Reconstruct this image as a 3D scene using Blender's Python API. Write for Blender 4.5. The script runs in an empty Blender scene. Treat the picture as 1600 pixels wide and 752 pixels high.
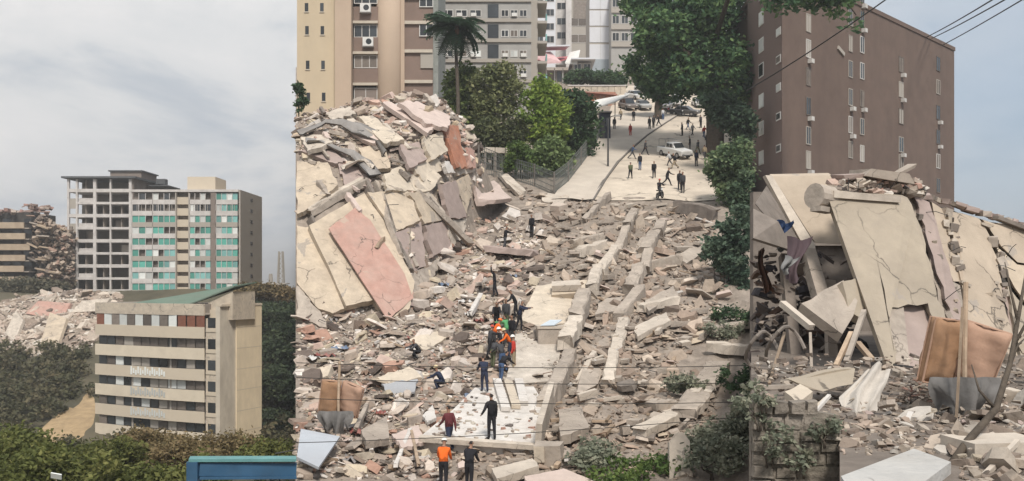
import bpy, math, random
import numpy as np
from mathutils import Vector, Matrix, Euler, noise as mnoise

# ---------------------------------------------------------------- camera, world, sun
scene = bpy.context.scene
COL = scene.collection
F, CX, HY = 1400.0, 800.0, 440.0          # focal length and horizon of the 1600 px wide photograph
cam_data = bpy.data.cameras.new('camera')
cam = bpy.data.objects.new('camera', cam_data)
COL.objects.link(cam)
cam.location = (0, 0, 0)
cam.rotation_euler = (math.radians(90), 0, 0)
cam_data.sensor_width = 36
cam_data.lens = 36 * F / 1600
cam_data.shift_y = (HY - 376) / 1600
cam_data.clip_start = 0.5
cam_data.clip_end = 6000
scene.camera = cam

SUN_ELEV, SUN_AZ = math.radians(52), math.radians(166)      # azimuth clockwise from +Y: behind the camera, to the right
world = bpy.data.worlds.new('World')
scene.world = world
world.use_nodes = True
wn, wl = world.node_tree.nodes, world.node_tree.links
wn.clear()
w_out = wn.new('ShaderNodeOutputWorld')
w_bg = wn.new('ShaderNodeBackground')
w_bg.inputs['Strength'].default_value = 0.1
w_sky = wn.new('ShaderNodeTexSky')
w_sky.sky_type = 'NISHITA'
w_sky.sun_disc = False
w_sky.sun_elevation = SUN_ELEV
w_sky.sun_rotation = SUN_AZ
w_sky.dust_density = 3.0
w_sky.air_density = 1.0
w_tc = wn.new('ShaderNodeTexCoord')
def w_map(scale, loc=(0, 0, 0)):
    m = wn.new('ShaderNodeMapping')
    m.inputs['Scale'].default_value = scale
    m.inputs['Location'].default_value = loc
    wl.new(w_tc.outputs['Generated'], m.inputs['Vector'])
    return m
def w_noise(m, scale, detail, rough, dist=0.0):
    n = wn.new('ShaderNodeTexNoise')
    n.inputs['Scale'].default_value = scale
    n.inputs['Detail'].default_value = detail
    n.inputs['Roughness'].default_value = rough
    n.inputs['Distortion'].default_value = dist
    wl.new(m.outputs[0], n.inputs['Vector'])
    return n
def ramp(nodes, stops):
    r = nodes.new('ShaderNodeValToRGB')
    e = r.color_ramp.elements
    while len(e) < len(stops):
        e.new(0.5)
    for k, (p, c) in enumerate(stops):
        e[k].position = p
        e[k].color = (c[0], c[1], c[2], 1) if not isinstance(c, (int, float)) else (c, c, c, 1)
    return r
cn = w_noise(w_map((1, 1, 2.4), (4.2, 0.2, 1.6)), 2.8, 8.0, 0.6, 0.3)
cr = ramp(wn, [(0.36, (2.5, 2.8, 3.2)), (0.44, (3.1, 3.3, 3.55)), (0.51, (4.0, 4.05, 4.1)), (0.64, (4.6, 4.52, 4.5))])
wl.new(cn.outputs[0], cr.inputs[0])
sep = wn.new('ShaderNodeSeparateXYZ')
wl.new(w_tc.outputs['Generated'], sep.inputs[0])
cover = wn.new('ShaderNodeMapRange')                     # the overcast thins out towards the right
cover.inputs['From Min'].default_value = 0.05
cover.inputs['From Max'].default_value = 0.55
cover.inputs['To Min'].default_value = 1.12
cover.inputs['To Max'].default_value = 0.25
wl.new(sep.outputs['X'], cover.inputs['Value'])
cn2 = w_noise(w_map((1, 1, 1.8), (3.1, 0.4, 1.2)), 2.6, 4.0, 0.45, 0.2)
cm = wn.new('ShaderNodeMath'); cm.operation = 'MULTIPLY_ADD'
cm.inputs[1].default_value = 1.5; cm.inputs[2].default_value = -0.75
wl.new(cn2.outputs[0], cm.inputs[0])
ca = wn.new('ShaderNodeMath'); ca.operation = 'ADD'; ca.use_clamp = True
wl.new(cover.outputs[0], ca.inputs[0]); wl.new(cm.outputs[0], ca.inputs[1])
sky_mul = wn.new('ShaderNodeMixRGB'); sky_mul.blend_type = 'MULTIPLY'; sky_mul.inputs[0].default_value = 1
sky_mul.inputs[2].default_value = (1.0, 1.0, 1.0, 1)
wl.new(w_sky.outputs[0], sky_mul.inputs[1])
veil = wn.new('ShaderNodeMixRGB'); veil.inputs[0].default_value = 0.72     # thin high cloud in front of the blue
veil.inputs[2].default_value = (2.3, 3.05, 3.9, 1)
wl.new(sky_mul.outputs[0], veil.inputs[1])
grad = wn.new('ShaderNodeMapRange')                      # an overcast sky is brighter overhead than at the horizon
grad.inputs['From Min'].default_value = 0.0; grad.inputs['From Max'].default_value = 1.0
grad.inputs['To Min'].default_value = 1.08; grad.inputs['To Max'].default_value = 1.5
wl.new(sep.outputs['Z'], grad.inputs['Value'])
cmul = wn.new('ShaderNodeMixRGB'); cmul.blend_type = 'MULTIPLY'; cmul.inputs[0].default_value = 1
wl.new(cr.outputs[0], cmul.inputs[1]); wl.new(grad.outputs[0], cmul.inputs[2])
wm = wn.new('ShaderNodeMixRGB')
wl.new(ca.outputs[0], wm.inputs[0]); wl.new(veil.outputs[0], wm.inputs[1]); wl.new(cmul.outputs[0], wm.inputs[2])
wl.new(wm.outputs[0], w_bg.inputs['Color'])
wl.new(w_bg.outputs[0], w_out.inputs['Surface'])

sun_data = bpy.data.lights.new('sun', 'SUN')
sun_data.energy = 2.3
sun_data.angle = math.radians(11)
sun_data.color = (1.0, 0.94, 0.86)
sun = bpy.data.objects.new('sun', sun_data)
COL.objects.link(sun)
to_sun = Vector((math.sin(SUN_AZ) * math.cos(SUN_ELEV), math.cos(SUN_AZ) * math.cos(SUN_ELEV), math.sin(SUN_ELEV)))
sun.rotation_euler = to_sun.to_track_quat('Z', 'Y').to_euler()
sun.location = to_sun * 300
vs = scene.view_settings
vs.view_transform = 'Standard'; vs.look = 'None'; vs.exposure = 0.68; vs.gamma = 1.0
scene.cycles.max_bounces = 6
scene.cycles.use_denoising = True

RND = random.Random(7)
def ragged(pts, amp, step, seed):
    # break the straight edges of an outline, staying in its plane
    rd = random.Random(seed); pts = [Vector(p) for p in pts]
    n = Vector((0, 0, 0))
    for a, b in zip(pts, pts[1:] + pts[:1]): n += a.cross(b)
    n.normalize(); out = []
    for a, b in zip(pts, pts[1:] + pts[:1]):
        e = b - a; s = e.cross(n).normalized(); k = max(1, min(14, int(e.length / step))); out.append(a)
        for j in range(1, k): out.append(a + e * ((j + rd.uniform(-.3, .3)) / k) + s * rd.uniform(-amp, amp) * (1.8 if rd.random() < .2 else 1))
    return out
def R(a): return math.radians(a)
def P(px, py, d): return Vector(((px - CX) / F * d, d, (HY - py) / F * d))

# ---------------------------------------------------------------- materials
MATS = {}
def mat(name, col, rough=0.85, var=0.25, scale=1.5, bump=0.15, attr=False, objvar=0.0, dirt=0.0, dirt_col=(0.16, 0.13, 0.11), metal=0.0, spec=0.3, streak=0.0, stain_scale=0.35, trans=0.0, crack=0.0, peel=0.0, peel_col=(0.33, 0.29, 0.25)):
    if name in MATS: return MATS[name]
    m = bpy.data.materials.new(name); m.use_nodes = True
    n, l = m.node_tree.nodes, m.node_tree.links
    b = n['Principled BSDF']
    b.inputs['Roughness'].default_value = rough
    b.inputs['Metallic'].default_value = metal
    b.inputs['Specular IOR Level'].default_value = spec
    tc = n.new('ShaderNodeTexCoord')
    vec = tc.outputs['Object']
    no = n.new('ShaderNodeTexNoise'); no.inputs['Scale'].default_value = scale; no.inputs['Detail'].default_value = 6; no.inputs['Roughness'].default_value = 0.65
    l.new(vec, no.inputs['Vector'])
    if attr:
        a = n.new('ShaderNodeAttribute'); a.attribute_name = 'Col'; base = a.outputs['Color']
    else:
        a = n.new('ShaderNodeRGB'); a.outputs[0].default_value = (*col, 1); base = a.outputs[0]
    mr = n.new('ShaderNodeMapRange'); mr.inputs['From Min'].default_value = 0.25; mr.inputs['From Max'].default_value = 0.75
    mr.inputs['To Min'].default_value = 1 - var; mr.inputs['To Max'].default_value = 1 + var
    l.new(no.outputs[0], mr.inputs['Value'])
    val = mr.outputs[0]
    if objvar > 0:
        oi = n.new('ShaderNodeObjectInfo')
        mo = n.new('ShaderNodeMapRange'); mo.inputs['To Min'].default_value = 1 - objvar; mo.inputs['To Max'].default_value = 1 + objvar
        l.new(oi.outputs['Random'], mo.inputs['Value'])
        mm = n.new('ShaderNodeMath'); mm.operation = 'MULTIPLY'
        l.new(val, mm.inputs[0]); l.new(mo.outputs[0], mm.inputs[1]); val = mm.outputs[0]
    hs = n.new('ShaderNodeHueSaturation')
    l.new(base, hs.inputs['Color']); l.new(val, hs.inputs['Value'])
    out = hs.outputs[0]
    if dirt > 0:
        n2 = n.new('ShaderNodeTexNoise'); n2.inputs['Scale'].default_value = stain_scale; n2.inputs['Detail'].default_value = 8; n2.inputs['Roughness'].default_value = 0.7
        if streak > 0:
            mp = n.new('ShaderNodeMapping'); mp.inputs['Scale'].default_value = (1, 1, 1 - streak); l.new(vec, mp.inputs['Vector']); l.new(mp.outputs[0], n2.inputs['Vector'])
        else:
            l.new(vec, n2.inputs['Vector'])
        r2 = ramp(n, [(0.42, 0.0), (0.72, dirt)])
        l.new(n2.outputs[0], r2.inputs[0])
        mx = n.new('ShaderNodeMixRGB'); mx.inputs[2].default_value = (*dirt_col, 1)
        l.new(r2.outputs[0], mx.inputs[0]); l.new(out, mx.inputs[1]); out = mx.outputs[0]
    if peel > 0:                                      # patches where the plaster has come off
        n4 = n.new('ShaderNodeTexNoise'); n4.inputs['Scale'].default_value = 0.7; n4.inputs['Detail'].default_value = 7; n4.inputs['Roughness'].default_value = 0.6; n4.inputs['Distortion'].default_value = 0.6
        l.new(vec, n4.inputs['Vector']); r4 = ramp(n, [(0.66 - 0.16 * peel, 0.0), (0.675 - 0.16 * peel, 0.85)]); l.new(n4.outputs[0], r4.inputs[0])
        mx = n.new('ShaderNodeMixRGB'); mx.inputs[2].default_value = (*peel_col, 1)
        l.new(r4.outputs[0], mx.inputs[0]); l.new(out, mx.inputs[1]); out = mx.outputs[0]
    if crack > 0:
        nd = n.new('ShaderNodeTexNoise'); nd.inputs['Scale'].default_value = 1.3; nd.inputs['Detail'].default_value = 5; l.new(vec, nd.inputs['Vector'])
        ad = n.new('ShaderNodeVectorMath'); ad.operation = 'MULTIPLY_ADD'; ad.inputs[1].default_value = (0.9, 0.9, 0.9); l.new(nd.outputs['Color'], ad.inputs[0]); l.new(vec, ad.inputs[2])
        vo = n.new('ShaderNodeTexVoronoi'); vo.feature = 'DISTANCE_TO_EDGE'; vo.inputs['Scale'].default_value = crack; l.new(ad.outputs[0], vo.inputs['Vector'])
        rc = ramp(n, [(0.004, 0.75), (0.013, 0.0)]); l.new(vo.outputs['Distance'], rc.inputs[0])
        nm_ = n.new('ShaderNodeTexNoise'); nm_.inputs['Scale'].default_value = 0.5; l.new(vec, nm_.inputs['Vector']); rm = ramp(n, [(0.46, 0.0), (0.56, 1.0)]); l.new(nm_.outputs[0], rm.inputs[0])
        mu = n.new('ShaderNodeMath'); mu.operation = 'MULTIPLY'; l.new(rc.outputs[0], mu.inputs[0]); l.new(rm.outputs[0], mu.inputs[1])
        mx = n.new('ShaderNodeMixRGB'); mx.inputs[2].default_value = (0.07, 0.06, 0.05, 1)
        l.new(mu.outputs[0], mx.inputs[0]); l.new(out, mx.inputs[1]); out = mx.outputs[0]
    l.new(out, b.inputs['Base Color'])
    if bump > 0:
        bp = n.new('ShaderNodeBump'); bp.inputs['Strength'].default_value = bump; bp.inputs['Distance'].default_value = 0.05
        n3 = n.new('ShaderNodeTexNoise'); n3.inputs['Scale'].default_value = scale * 4; n3.inputs['Detail'].default_value = 5
        l.new(vec, n3.inputs['Vector']); l.new(n3.outputs[0], bp.inputs['Height']); l.new(bp.outputs[0], b.inputs['Normal'])
    if trans > 0:                                     # leaves let some light through
        tb = n.new('ShaderNodeBsdfTranslucent'); l.new(out, tb.inputs['Color'])
        ms = n.new('ShaderNodeMixShader'); ms.inputs[0].default_value = trans
        l.new(b.outputs[0], ms.inputs[1]); l.new(tb.outputs[0], ms.inputs[2])
        l.new(ms.outputs[0], n['Material Output'].inputs['Surface'])
    MATS[name] = m
    return m
DUST = (0.40, 0.35, 0.30)
M_conc = mat('concrete', (0.40, 0.345, 0.29), var=0.35, dirt=0.6, bump=0.5, crack=0.9)
M_conc_pale = mat('pale concrete', (0.54, 0.475, 0.40), var=0.28, dirt=0.5, bump=0.45, crack=0.8)
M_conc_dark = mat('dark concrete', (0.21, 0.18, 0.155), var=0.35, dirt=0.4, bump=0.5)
M_cream = mat('cream plaster', (0.51, 0.425, 0.325), var=0.2, dirt=0.65, dirt_col=(0.3, 0.245, 0.2), bump=0.35, stain_scale=0.5, crack=0.45, peel=0.3)
M_cream2 = mat('pale cream plaster', (0.55, 0.475, 0.38), var=0.2, dirt=0.5, dirt_col=(0.33, 0.285, 0.24), bump=0.35, stain_scale=0.45, crack=0.5, peel=0.3)
M_pink = mat('pink paint', (0.44, 0.265, 0.215), var=0.2, dirt=0.65, dirt_col=(0.42, 0.33, 0.28), bump=0.25, stain_scale=0.4, crack=0.4, peel=0.15, peel_col=(0.45, 0.35, 0.28))
M_red = mat('red brick', (0.36, 0.16, 0.10), var=0.35, dirt=0.5, dirt_col=(0.45, 0.36, 0.3), bump=0.5, peel=0.4)
M_white = mat('white dusty', (0.60, 0.57, 0.535), var=0.22, dirt=0.6, dirt_col=(0.38, 0.335, 0.295), bump=0.35, stain_scale=0.9, crack=0.5)
M_grey = mat('grey plaster', (0.34, 0.33, 0.32), var=0.15, dirt=0.35, bump=0.15)
M_rubble = mat('rubble fragments', (1, 1, 1), attr=True, var=0.25, scale=2.5, bump=0.5)
M_chunk = mat('rubble chunk', (0.46, 0.395, 0.335), var=0.3, scale=1.2, bump=0.5, objvar=0.4, dirt=0.4, dirt_col=(0.25, 0.2, 0.17))
M_timber = mat('timber', (0.33, 0.25, 0.18), var=0.35, scale=3, bump=0.2, objvar=0.4)
M_steel = mat('dark steel', (0.06, 0.06, 0.06), rough=0.6, var=0.3, bump=0.1)
M_wire = mat('wire rubber', (0.035, 0.033, 0.03), rough=0.7, var=0.1, bump=0)
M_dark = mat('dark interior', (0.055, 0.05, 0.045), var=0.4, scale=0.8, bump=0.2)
M_glassd = mat('dark glass', (0.035, 0.04, 0.045), rough=0.15, var=0.4, scale=0.6, bump=0, spec=0.6, objvar=0.5)
M_frame = mat('window frame', (0.55, 0.53, 0.5), var=0.1, bump=0)
M_bark = mat('bark', (0.085, 0.068, 0.052), var=0.4, scale=4, bump=0.5)
M_leaf = mat('leaves', (1, 1, 1), attr=True, rough=0.75, var=0.15, scale=0.6, bump=0, trans=0.3, spec=0.15)

# ---------------------------------------------------------------- mesh builder
class MB:
    def __init__(s): s.v = []; s.f = []; s.c = []
    def add(s, vs, fs, col=None):
        o = len(s.v); s.v += [tuple(p) for p in vs]; s.f += [tuple(i + o for i in f) for f in fs]
        s.c += [col or (0.5, 0.5, 0.5)] * len(vs)
        return s
    def box(s, x0, x1, y0, y1, z0, z1, col=None):
        vs = [(x0, y0, z0), (x1, y0, z0), (x1, y1, z0), (x0, y1, z0), (x0, y0, z1), (x1, y0, z1), (x1, y1, z1), (x0, y1, z1)]
        return s.add(vs, BOXF, col)
    def obox(s, c, size, rot, col=None, jit=0.0, rnd=RND):
        M = rot.to_matrix() if isinstance(rot, Euler) else rot
        vs = []
        for q in BOXV:
            p = Vector((q[0] * size[0] / 2, q[1] * size[1] / 2, q[2] * size[2] / 2))
            if jit: p = Vector((p.x * (1 + rnd.uniform(-jit, jit)), p.y * (1 + rnd.uniform(-jit, jit)), p.z * (1 + rnd.uniform(-jit, jit))))
            vs.append(M @ p + Vector(c))
        return s.add(vs, BOXF, col)
    def beam(s, a, b, w, h, col=None, up=Vector((0, 0, 1))):
        a, b = Vector(a), Vector(b); t = (b - a); L = t.length; t.normalize()
        x = t.cross(up)
        if x.length < 1e-3: x = Vector((1, 0, 0))
        x.normalize(); z = x.cross(t)
        vs = []
        for e in (a, b):
            for sx, sz in ((-1, -1), (1, -1), (1, 1), (-1, 1)): vs.append(e + x * sx * w / 2 + z * sz * h / 2)
        return s.add(vs, [(0, 1, 2, 3), (7, 6, 5, 4), (0, 4, 5, 1), (1, 5, 6, 2), (2, 6, 7, 3), (3, 7, 4, 0)], col)
    def tube(s, pts, rad, n=8, col=None, cap=True):
        pts = [Vector(p) for p in pts]
        if not hasattr(rad, '__len__'): rad = [rad] * len(pts)
        vs, fs = [], []
        px = None
        for i, p in enumerate(pts):
            t = (pts[min(i + 1, len(pts) - 1)] - pts[max(i - 1, 0)]).normalized()
            if px is None: px = t.orthogonal().normalized()
            x = (px - t * px.dot(t)).normalized(); px = x; y = t.cross(x)
            for k in range(n):
                a = 2 * math.pi * k / n
                vs.append(p + (x * math.cos(a) + y * math.sin(a)) * rad[i])
        for i in range(len(pts) - 1):
            for k in range(n):
                k2 = (k + 1) % n
                fs.append((i * n + k, i * n + k2, (i + 1) * n + k2, (i + 1) * n + k))
        if cap:
            fs.append(tuple(range(n))[::-1]); fs.append(tuple((len(pts) - 1) * n + k for k in range(n)))
        return s.add(vs, fs, col)
    def rough_beam(s, a, b, w, h, seed=0, jit=0.12, n=7, col=None):
        # a broken concrete member: its section wavers and its ends are ragged
        rd = random.Random(seed); a, b = Vector(a), Vector(b); t = (b - a); L = t.length; t.normalize()
        x = t.cross(Vector((0, 0, 1))); x.normalize(); z = x.cross(t); vs = []
        for i in range(n):
            f = i / (n - 1); c = a.lerp(b, f) + x * rd.uniform(-.06, .06) * w + z * rd.uniform(-.08, .08) * h
            for sx, sz in ((-1, -1), (1, -1), (1, 0.75), (0.8, 1), (-0.8, 1), (-1, 0.75)):
                e = rd.uniform(-.5, .5) * min(w, L / n) if i in (0, n - 1) else rd.uniform(-.1, .1) * L / n
                vs.append(c + t * e + x * sx * w / 2 * (1 + rd.uniform(-jit, jit)) + z * sz * h / 2 * (1 + rd.uniform(-jit, jit)))
        fs = [tuple(range(6))] + [tuple((n - 1) * 6 + k for k in range(6))[::-1]]
        for i in range(n - 1):
            for k in range(6): fs.append((i * 6 + k, (i + 1) * 6 + k, (i + 1) * 6 + (k + 1) % 6, i * 6 + (k + 1) % 6))
        return s.add(vs, fs, col)
    def prism(s, poly, off, col=None):
        poly = [Vector(p) for p in poly]; off = Vector(off); n = len(poly)
        vs = poly + [p + off for p in poly]
        fs = [tuple(range(n))[::-1], tuple(range(n, 2 * n))] + [(i, (i + 1) % n, n + (i + 1) % n, n + i) for i in range(n)]
        return s.add(vs, fs, col)
    def build(s, name, m, parent=None, smooth=False, origin=None, attr=False):
        off = Vector((0, 0, 0))
        if parent is not None and parent.get('world'): off = world_loc(parent)
        if parent is None:
            if origin is None:
                a = np.array(s.v); off = Vector((a[:, 0].mean(), a[:, 1].mean(), a[:, 2].min()))
            else: off = Vector(origin)
        me = bpy.data.meshes.new(name)
        me.from_pydata([(p[0] - off.x, p[1] - off.y, p[2] - off.z) for p in s.v], [], s.f)
        if attr:
            ca_ = me.color_attributes.new('Col', 'FLOAT_COLOR', 'POINT')
            ca_.data.foreach_set('color', np.hstack([np.array(s.c), np.ones((len(s.c), 1))]).astype(np.float32).ravel())
        for mm_ in (m if isinstance(m, list) else [m]): me.materials.append(mm_)
        if smooth: me.polygons.foreach_set('use_smooth', [True] * len(me.polygons))
        me.update()
        o = bpy.data.objects.new(name, me); COL.objects.link(o)
        if parent is None: o.location = off
        else:
            o.parent = parent
            if parent.get('world'): o['world'] = 1
        return o
BOXV = [(-1, -1, -1), (1, -1, -1), (1, 1, -1), (-1, 1, -1), (-1, -1, 1), (1, -1, 1), (1, 1, 1), (-1, 1, 1)]
BOXF = [(0, 3, 2, 1), (4, 5, 6, 7), (0, 1, 5, 4), (1, 2, 6, 5), (2, 3, 7, 6), (3, 0, 4, 7)]
def world_loc(o):
    p = Vector(o.location)
    while o.parent: o = o.parent; p = p + Vector(o.location)
    return p
def tag(o, label, cat, group=None, kind=None):
    o['label'] = label; o['category'] = cat
    if group: o['group'] = group
    if kind: o['kind'] = kind
    return o
def thing(name, label, cat, loc=(0, 0, 0), rz=0.0, group=None, world=False):
    o = bpy.data.objects.new(name, None); COL.objects.link(o)
    o.location = loc; o.rotation_euler = (0, 0, rz); o.empty_display_size = 0.3
    if world: o['world'] = 1
    return tag(o, label, cat, group)
def inst(name, me, parent=None, loc=(0, 0, 0), rot=(0, 0, 0), sc=(1, 1, 1)):
    o = bpy.data.objects.new(name, me); COL.objects.link(o)
    o.location = loc; o.rotation_euler = rot; o.scale = sc
    if parent is not None: o.parent = parent
    return o
def structure(o): o['kind'] = 'structure'; return o

# ---------------------------------------------------------------- ground
def itp(xs, ys): return lambda v: float(np.interp(v, xs, ys))
zc = itp([0, 25, 33, 38, 47, 57, 68, 75, 83, 95, 107, 125, 150, 180, 220, 320, 5000], [-7.6, -7.5, -7.4, -6.7, -5.7, -2.4, 1.9, 4.8, 7.7, 11.5, 15.3, 21.4, 30, 39.9, 52.6, 56, 56])
zl = itp([0, 30, 60, 90, 128, 140, 160, 175, 190, 205, 260, 400, 800, 5000], [-10.5, -11, -12, -22, -23.6, -21, -16, -12, -6, -2.2, -3, -8, -20, -75])
zr1 = itp([0, 5, 8, 25, 30, 60, 130, 400, 5000], [-2.0, -2.0, -1.95, -1.65, -1.5, -1.5, -2, -9, -75])
mk = [455, 520, 580, 640, 690, 725, 750, 775]
m_bd = itp(mk, [55, 56, 58, 60, 66, 71, 75, 80])
m_cy = itp(mk, [182, 172, 156, 146, 154, 190, 245, 303])
m_cd = itp(mk, [74, 75, 76, 77, 78, 79, 80, 82])
UL, UR = (462 - CX) / F, (1173.5 - CX) / F
def mound(px, d):
    if px > 775: return -99
    bd, cd = m_bd(px), m_cd(px); cz = (HY - m_cy(px)) / F * cd
    if d < bd: return -99
    if d <= cd:
        t = (d - bd) / (cd - bd); t = t + 0.13 * math.sin(math.pi * t)
        return zc(bd) + (cz - zc(bd)) * t
    t = min(1, (d - cd) / 13); t = t * t * (3 - 2 * t)
    return cz + (zc(d) - cz) * t
def ground(px, d, rough=True):
    u = (px - CX) / F
    if u < UL: return zl(d) + (0.9 * mnoise.noise((u * d * 0.06, d * 0.06, 3.3)) if d > 60 else 0)
    if u > UR:
        z = zr1(d)
        if d < 10.9 and px < 1312: z = -3.4
        return z
    z = zc(d)
    in_rubble = d < 84
    mz = mound(px, d)
    if mz > z: z = mz
    if rough and in_rubble:
        x = u * d
        a = 0.55 if d < 80 else 0.55 * (84 - d) / 4
        if px > 640 and px < 870 and d < 50: a *= 0.15
        z += a * (mnoise.noise((x * 0.33, d * 0.33, 0.0)) + 0.6 * mnoise.noise((x * 0.9, d * 0.9, 5.0)))
    return z
def hit(px, py, d0=28.0, d1=260.0):
    s = (HY - py) / F
    d = d0
    while d < d1:                                     # coarse march over the smooth ground, then a fine one
        if ground(px, d, False) >= s * d - 0.9: break
        d += 1.0
    while d < d1:
        if ground(px, d) >= s * d: return d
        d += 0.25
    return d1
def G(px, py, up=0.0, d0=28.0):
    d = hit(px, py, d0); p = P(px, py, d); return p + Vector((0, 0, up))

def build_ground():
    pxs = sorted(set(list(np.linspace(-60, 455, 60)) + [461.9, 462.1] + list(np.linspace(466, 1170, 150)) + [1173.3, 1173.7] + list(np.linspace(1178, 1305, 16)) + [1311.9, 1312.1] + list(np.linspace(1320, 1680, 30))))
    th = [math.atan((p - CX) / F) for p in pxs]
    tail = list(np.linspace(th[-1], math.pi, 26))[1:]; head = list(np.linspace(-math.pi, th[0], 26))[:-1]
    ths = head + th + tail
    ds = [3] + list(np.arange(6, 10.8, 1.2)) + [10.85, 10.95] + list(np.arange(12, 30, 1.5)) + list(np.arange(30, 90, 0.6)) + list(np.arange(90, 160, 2.0)) + list(np.arange(160, 260, 5)) + [280, 320, 400, 600, 1000, 2000, 4500]
    me = bpy.data.meshes.new('ground')
    v, mi = [], []
    for d in ds:
        for t in ths:
            front = abs(t) < 1.2
            if front:
                u = math.tan(t); z = ground(CX + u * F, d); v.append((u * d, d, z))
            else:
                k = min(1, (abs(t) - 1.2) / 0.5); rr = d / math.cos(1.2)
                z0 = ground(CX + math.copysign(math.tan(1.2), t) * F, d)
                v.append((math.sin(t) * rr, math.cos(t) * rr, z0 * (1 - k) + (-10.0) * k))
    n = len(ths); f = []
    for i in range(len(ds) - 1):
        for k in range(n - 1):
            f.append((i * n + k, i * n + k + 1, (i + 1) * n + k + 1, (i + 1) * n + k))
            tm = (ths[k] + ths[k + 1]) / 2
            um = math.tan(tm) if abs(tm) < 1.2 else math.copysign(2, tm)
            mi.append(0 if um < UL else (1 if um < UR else 2))
    me.from_pydata(v, [], f)
    for m in (M_hill, M_dirt, M_dirt2): me.materials.append(m)
    me.polygons.foreach_set('material_index', mi)
    me.update()
    o = bpy.data.objects.new('ground', me); COL.objects.link(o)
    return structure(o)
M_hill = mat('hillside soil', (0.085, 0.078, 0.05), var=0.35, scale=0.12, bump=0.6, dirt=0.7, dirt_col=(0.13, 0.105, 0.07), stain_scale=0.06)
M_dirt = mat('rubble dust', (0.28, 0.235, 0.195), var=0.4, scale=1.6, bump=1.0, dirt=0.7, dirt_col=(0.17, 0.14, 0.115), stain_scale=0.25)  # even brown, darkened to put shade into the gaps between fragments
M_dirt2 = mat('grey brown soil', (0.19, 0.16, 0.135), var=0.35, scale=1.6, bump=0.7, dirt=0.5, dirt_col=(0.12, 0.10, 0.085))
build_ground()
# ---------------------------------------------------------------- vegetation
def leaves_mesh(name, blobs, n, size, cols, rng, aspect=0.55, droop=0.0, shell=0.55, m=M_leaf):
    """blobs: (centre, radii, weight).  Many small leaf-shaped faces gathered in clumps through the crown."""
    w = np.array([b[2] for b in blobs], float); w /= w.sum()
    cl, tone = [], []
    ncl = max(8, n // 34)
    which = rng.choice(len(blobs), ncl, p=w)
    for k in which:
        c, r, _ = blobs[k]
        d = rng.normal(size=3); d /= np.linalg.norm(d)
        rad = rng.random() ** (1 / 3) * (1 - shell) + shell * (0.75 + 0.35 * rng.random())
        cl.append(np.array(c) + d * np.array(r) * rad)
        tone.append(rng.random())
    cl, tone = np.array(cl), np.array(tone)
    idx = rng.integers(0, ncl, n)
    rmean = float(np.mean([np.mean(b[1]) for b in blobs]))
    c = cl[idx] + rng.normal(size=(n, 3)) * (rmean * 0.17 + size * 0.6) * np.array([1, 1, 0.75])
    a = rng.normal(size=(n, 3)); a[:, 2] = a[:, 2] * 0.6 - droop; a /= np.linalg.norm(a, axis=1, keepdims=True)
    b = np.cross(a, rng.normal(size=(n, 3))); b /= np.linalg.norm(b, axis=1, keepdims=True)
    s = size * (0.6 + 0.8 * rng.random((n, 1)))
    v = np.empty((n, 4, 3)); v[:, 0] = c - a * s; v[:, 1] = c + b * s * aspect; v[:, 2] = c + a * s; v[:, 3] = c - b * s * aspect
    cols = np.array(cols, float) * np.array([2.15, 1.95, 1.8])
    t = np.clip(tone[idx] * 0.75 + rng.random(n) * 0.4 - 0.08, 0, 0.999) * (len(cols) - 1)
    i0 = t.astype(int); fr = (t - i0)[:, None]
    col = cols[i0] * (1 - fr) + cols[np.minimum(i0 + 1, len(cols) - 1)] * fr
    return quads_mesh(name, v.reshape(-1, 3), np.repeat(col, 4, axis=0), m)
def quads_mesh(name, v, col, m):
    n = len(v) // 4
    me = bpy.data.meshes.new(name)
    me.vertices.add(4 * n); me.loops.add(4 * n); me.polygons.add(n)
    me.vertices.foreach_set('co', v.astype(np.float32).ravel())
    me.loops.foreach_set('vertex_index', np.arange(4 * n, dtype=np.int32))
    me.polygons.foreach_set('loop_start', np.arange(0, 4 * n, 4, dtype=np.int32))
    me.polygons.foreach_set('loop_total', np.full(n, 4, dtype=np.int32))
    at = me.color_attributes.new('Col', 'FLOAT_COLOR', 'POINT')
    at.data.foreach_set('color', np.hstack([col, np.ones((4 * n, 1))]).astype(np.float32).ravel())
    me.materials.append(m); me.update(); me.validate()
    return me
def child_mesh(name, me, parent):
    o = bpy.data.objects.new(name, me); COL.objects.link(o); o.parent = parent
    return o
GR_DARK = [(0.018, 0.035, 0.022), (0.03, 0.058, 0.032), (0.05, 0.085, 0.042)]
GR_MID = [(0.025, 0.045, 0.018), (0.05, 0.085, 0.028), (0.085, 0.125, 0.04)]
GR_LIGHT = [(0.05, 0.085, 0.02), (0.10, 0.16, 0.035), (0.17, 0.22, 0.055)]
GR_DRY = [(0.05, 0.046, 0.025), (0.095, 0.082, 0.045), (0.16, 0.13, 0.08)]
GR_GREY = [(0.06, 0.075, 0.06), (0.10, 0.12, 0.095), (0.17, 0.185, 0.15)]
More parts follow.
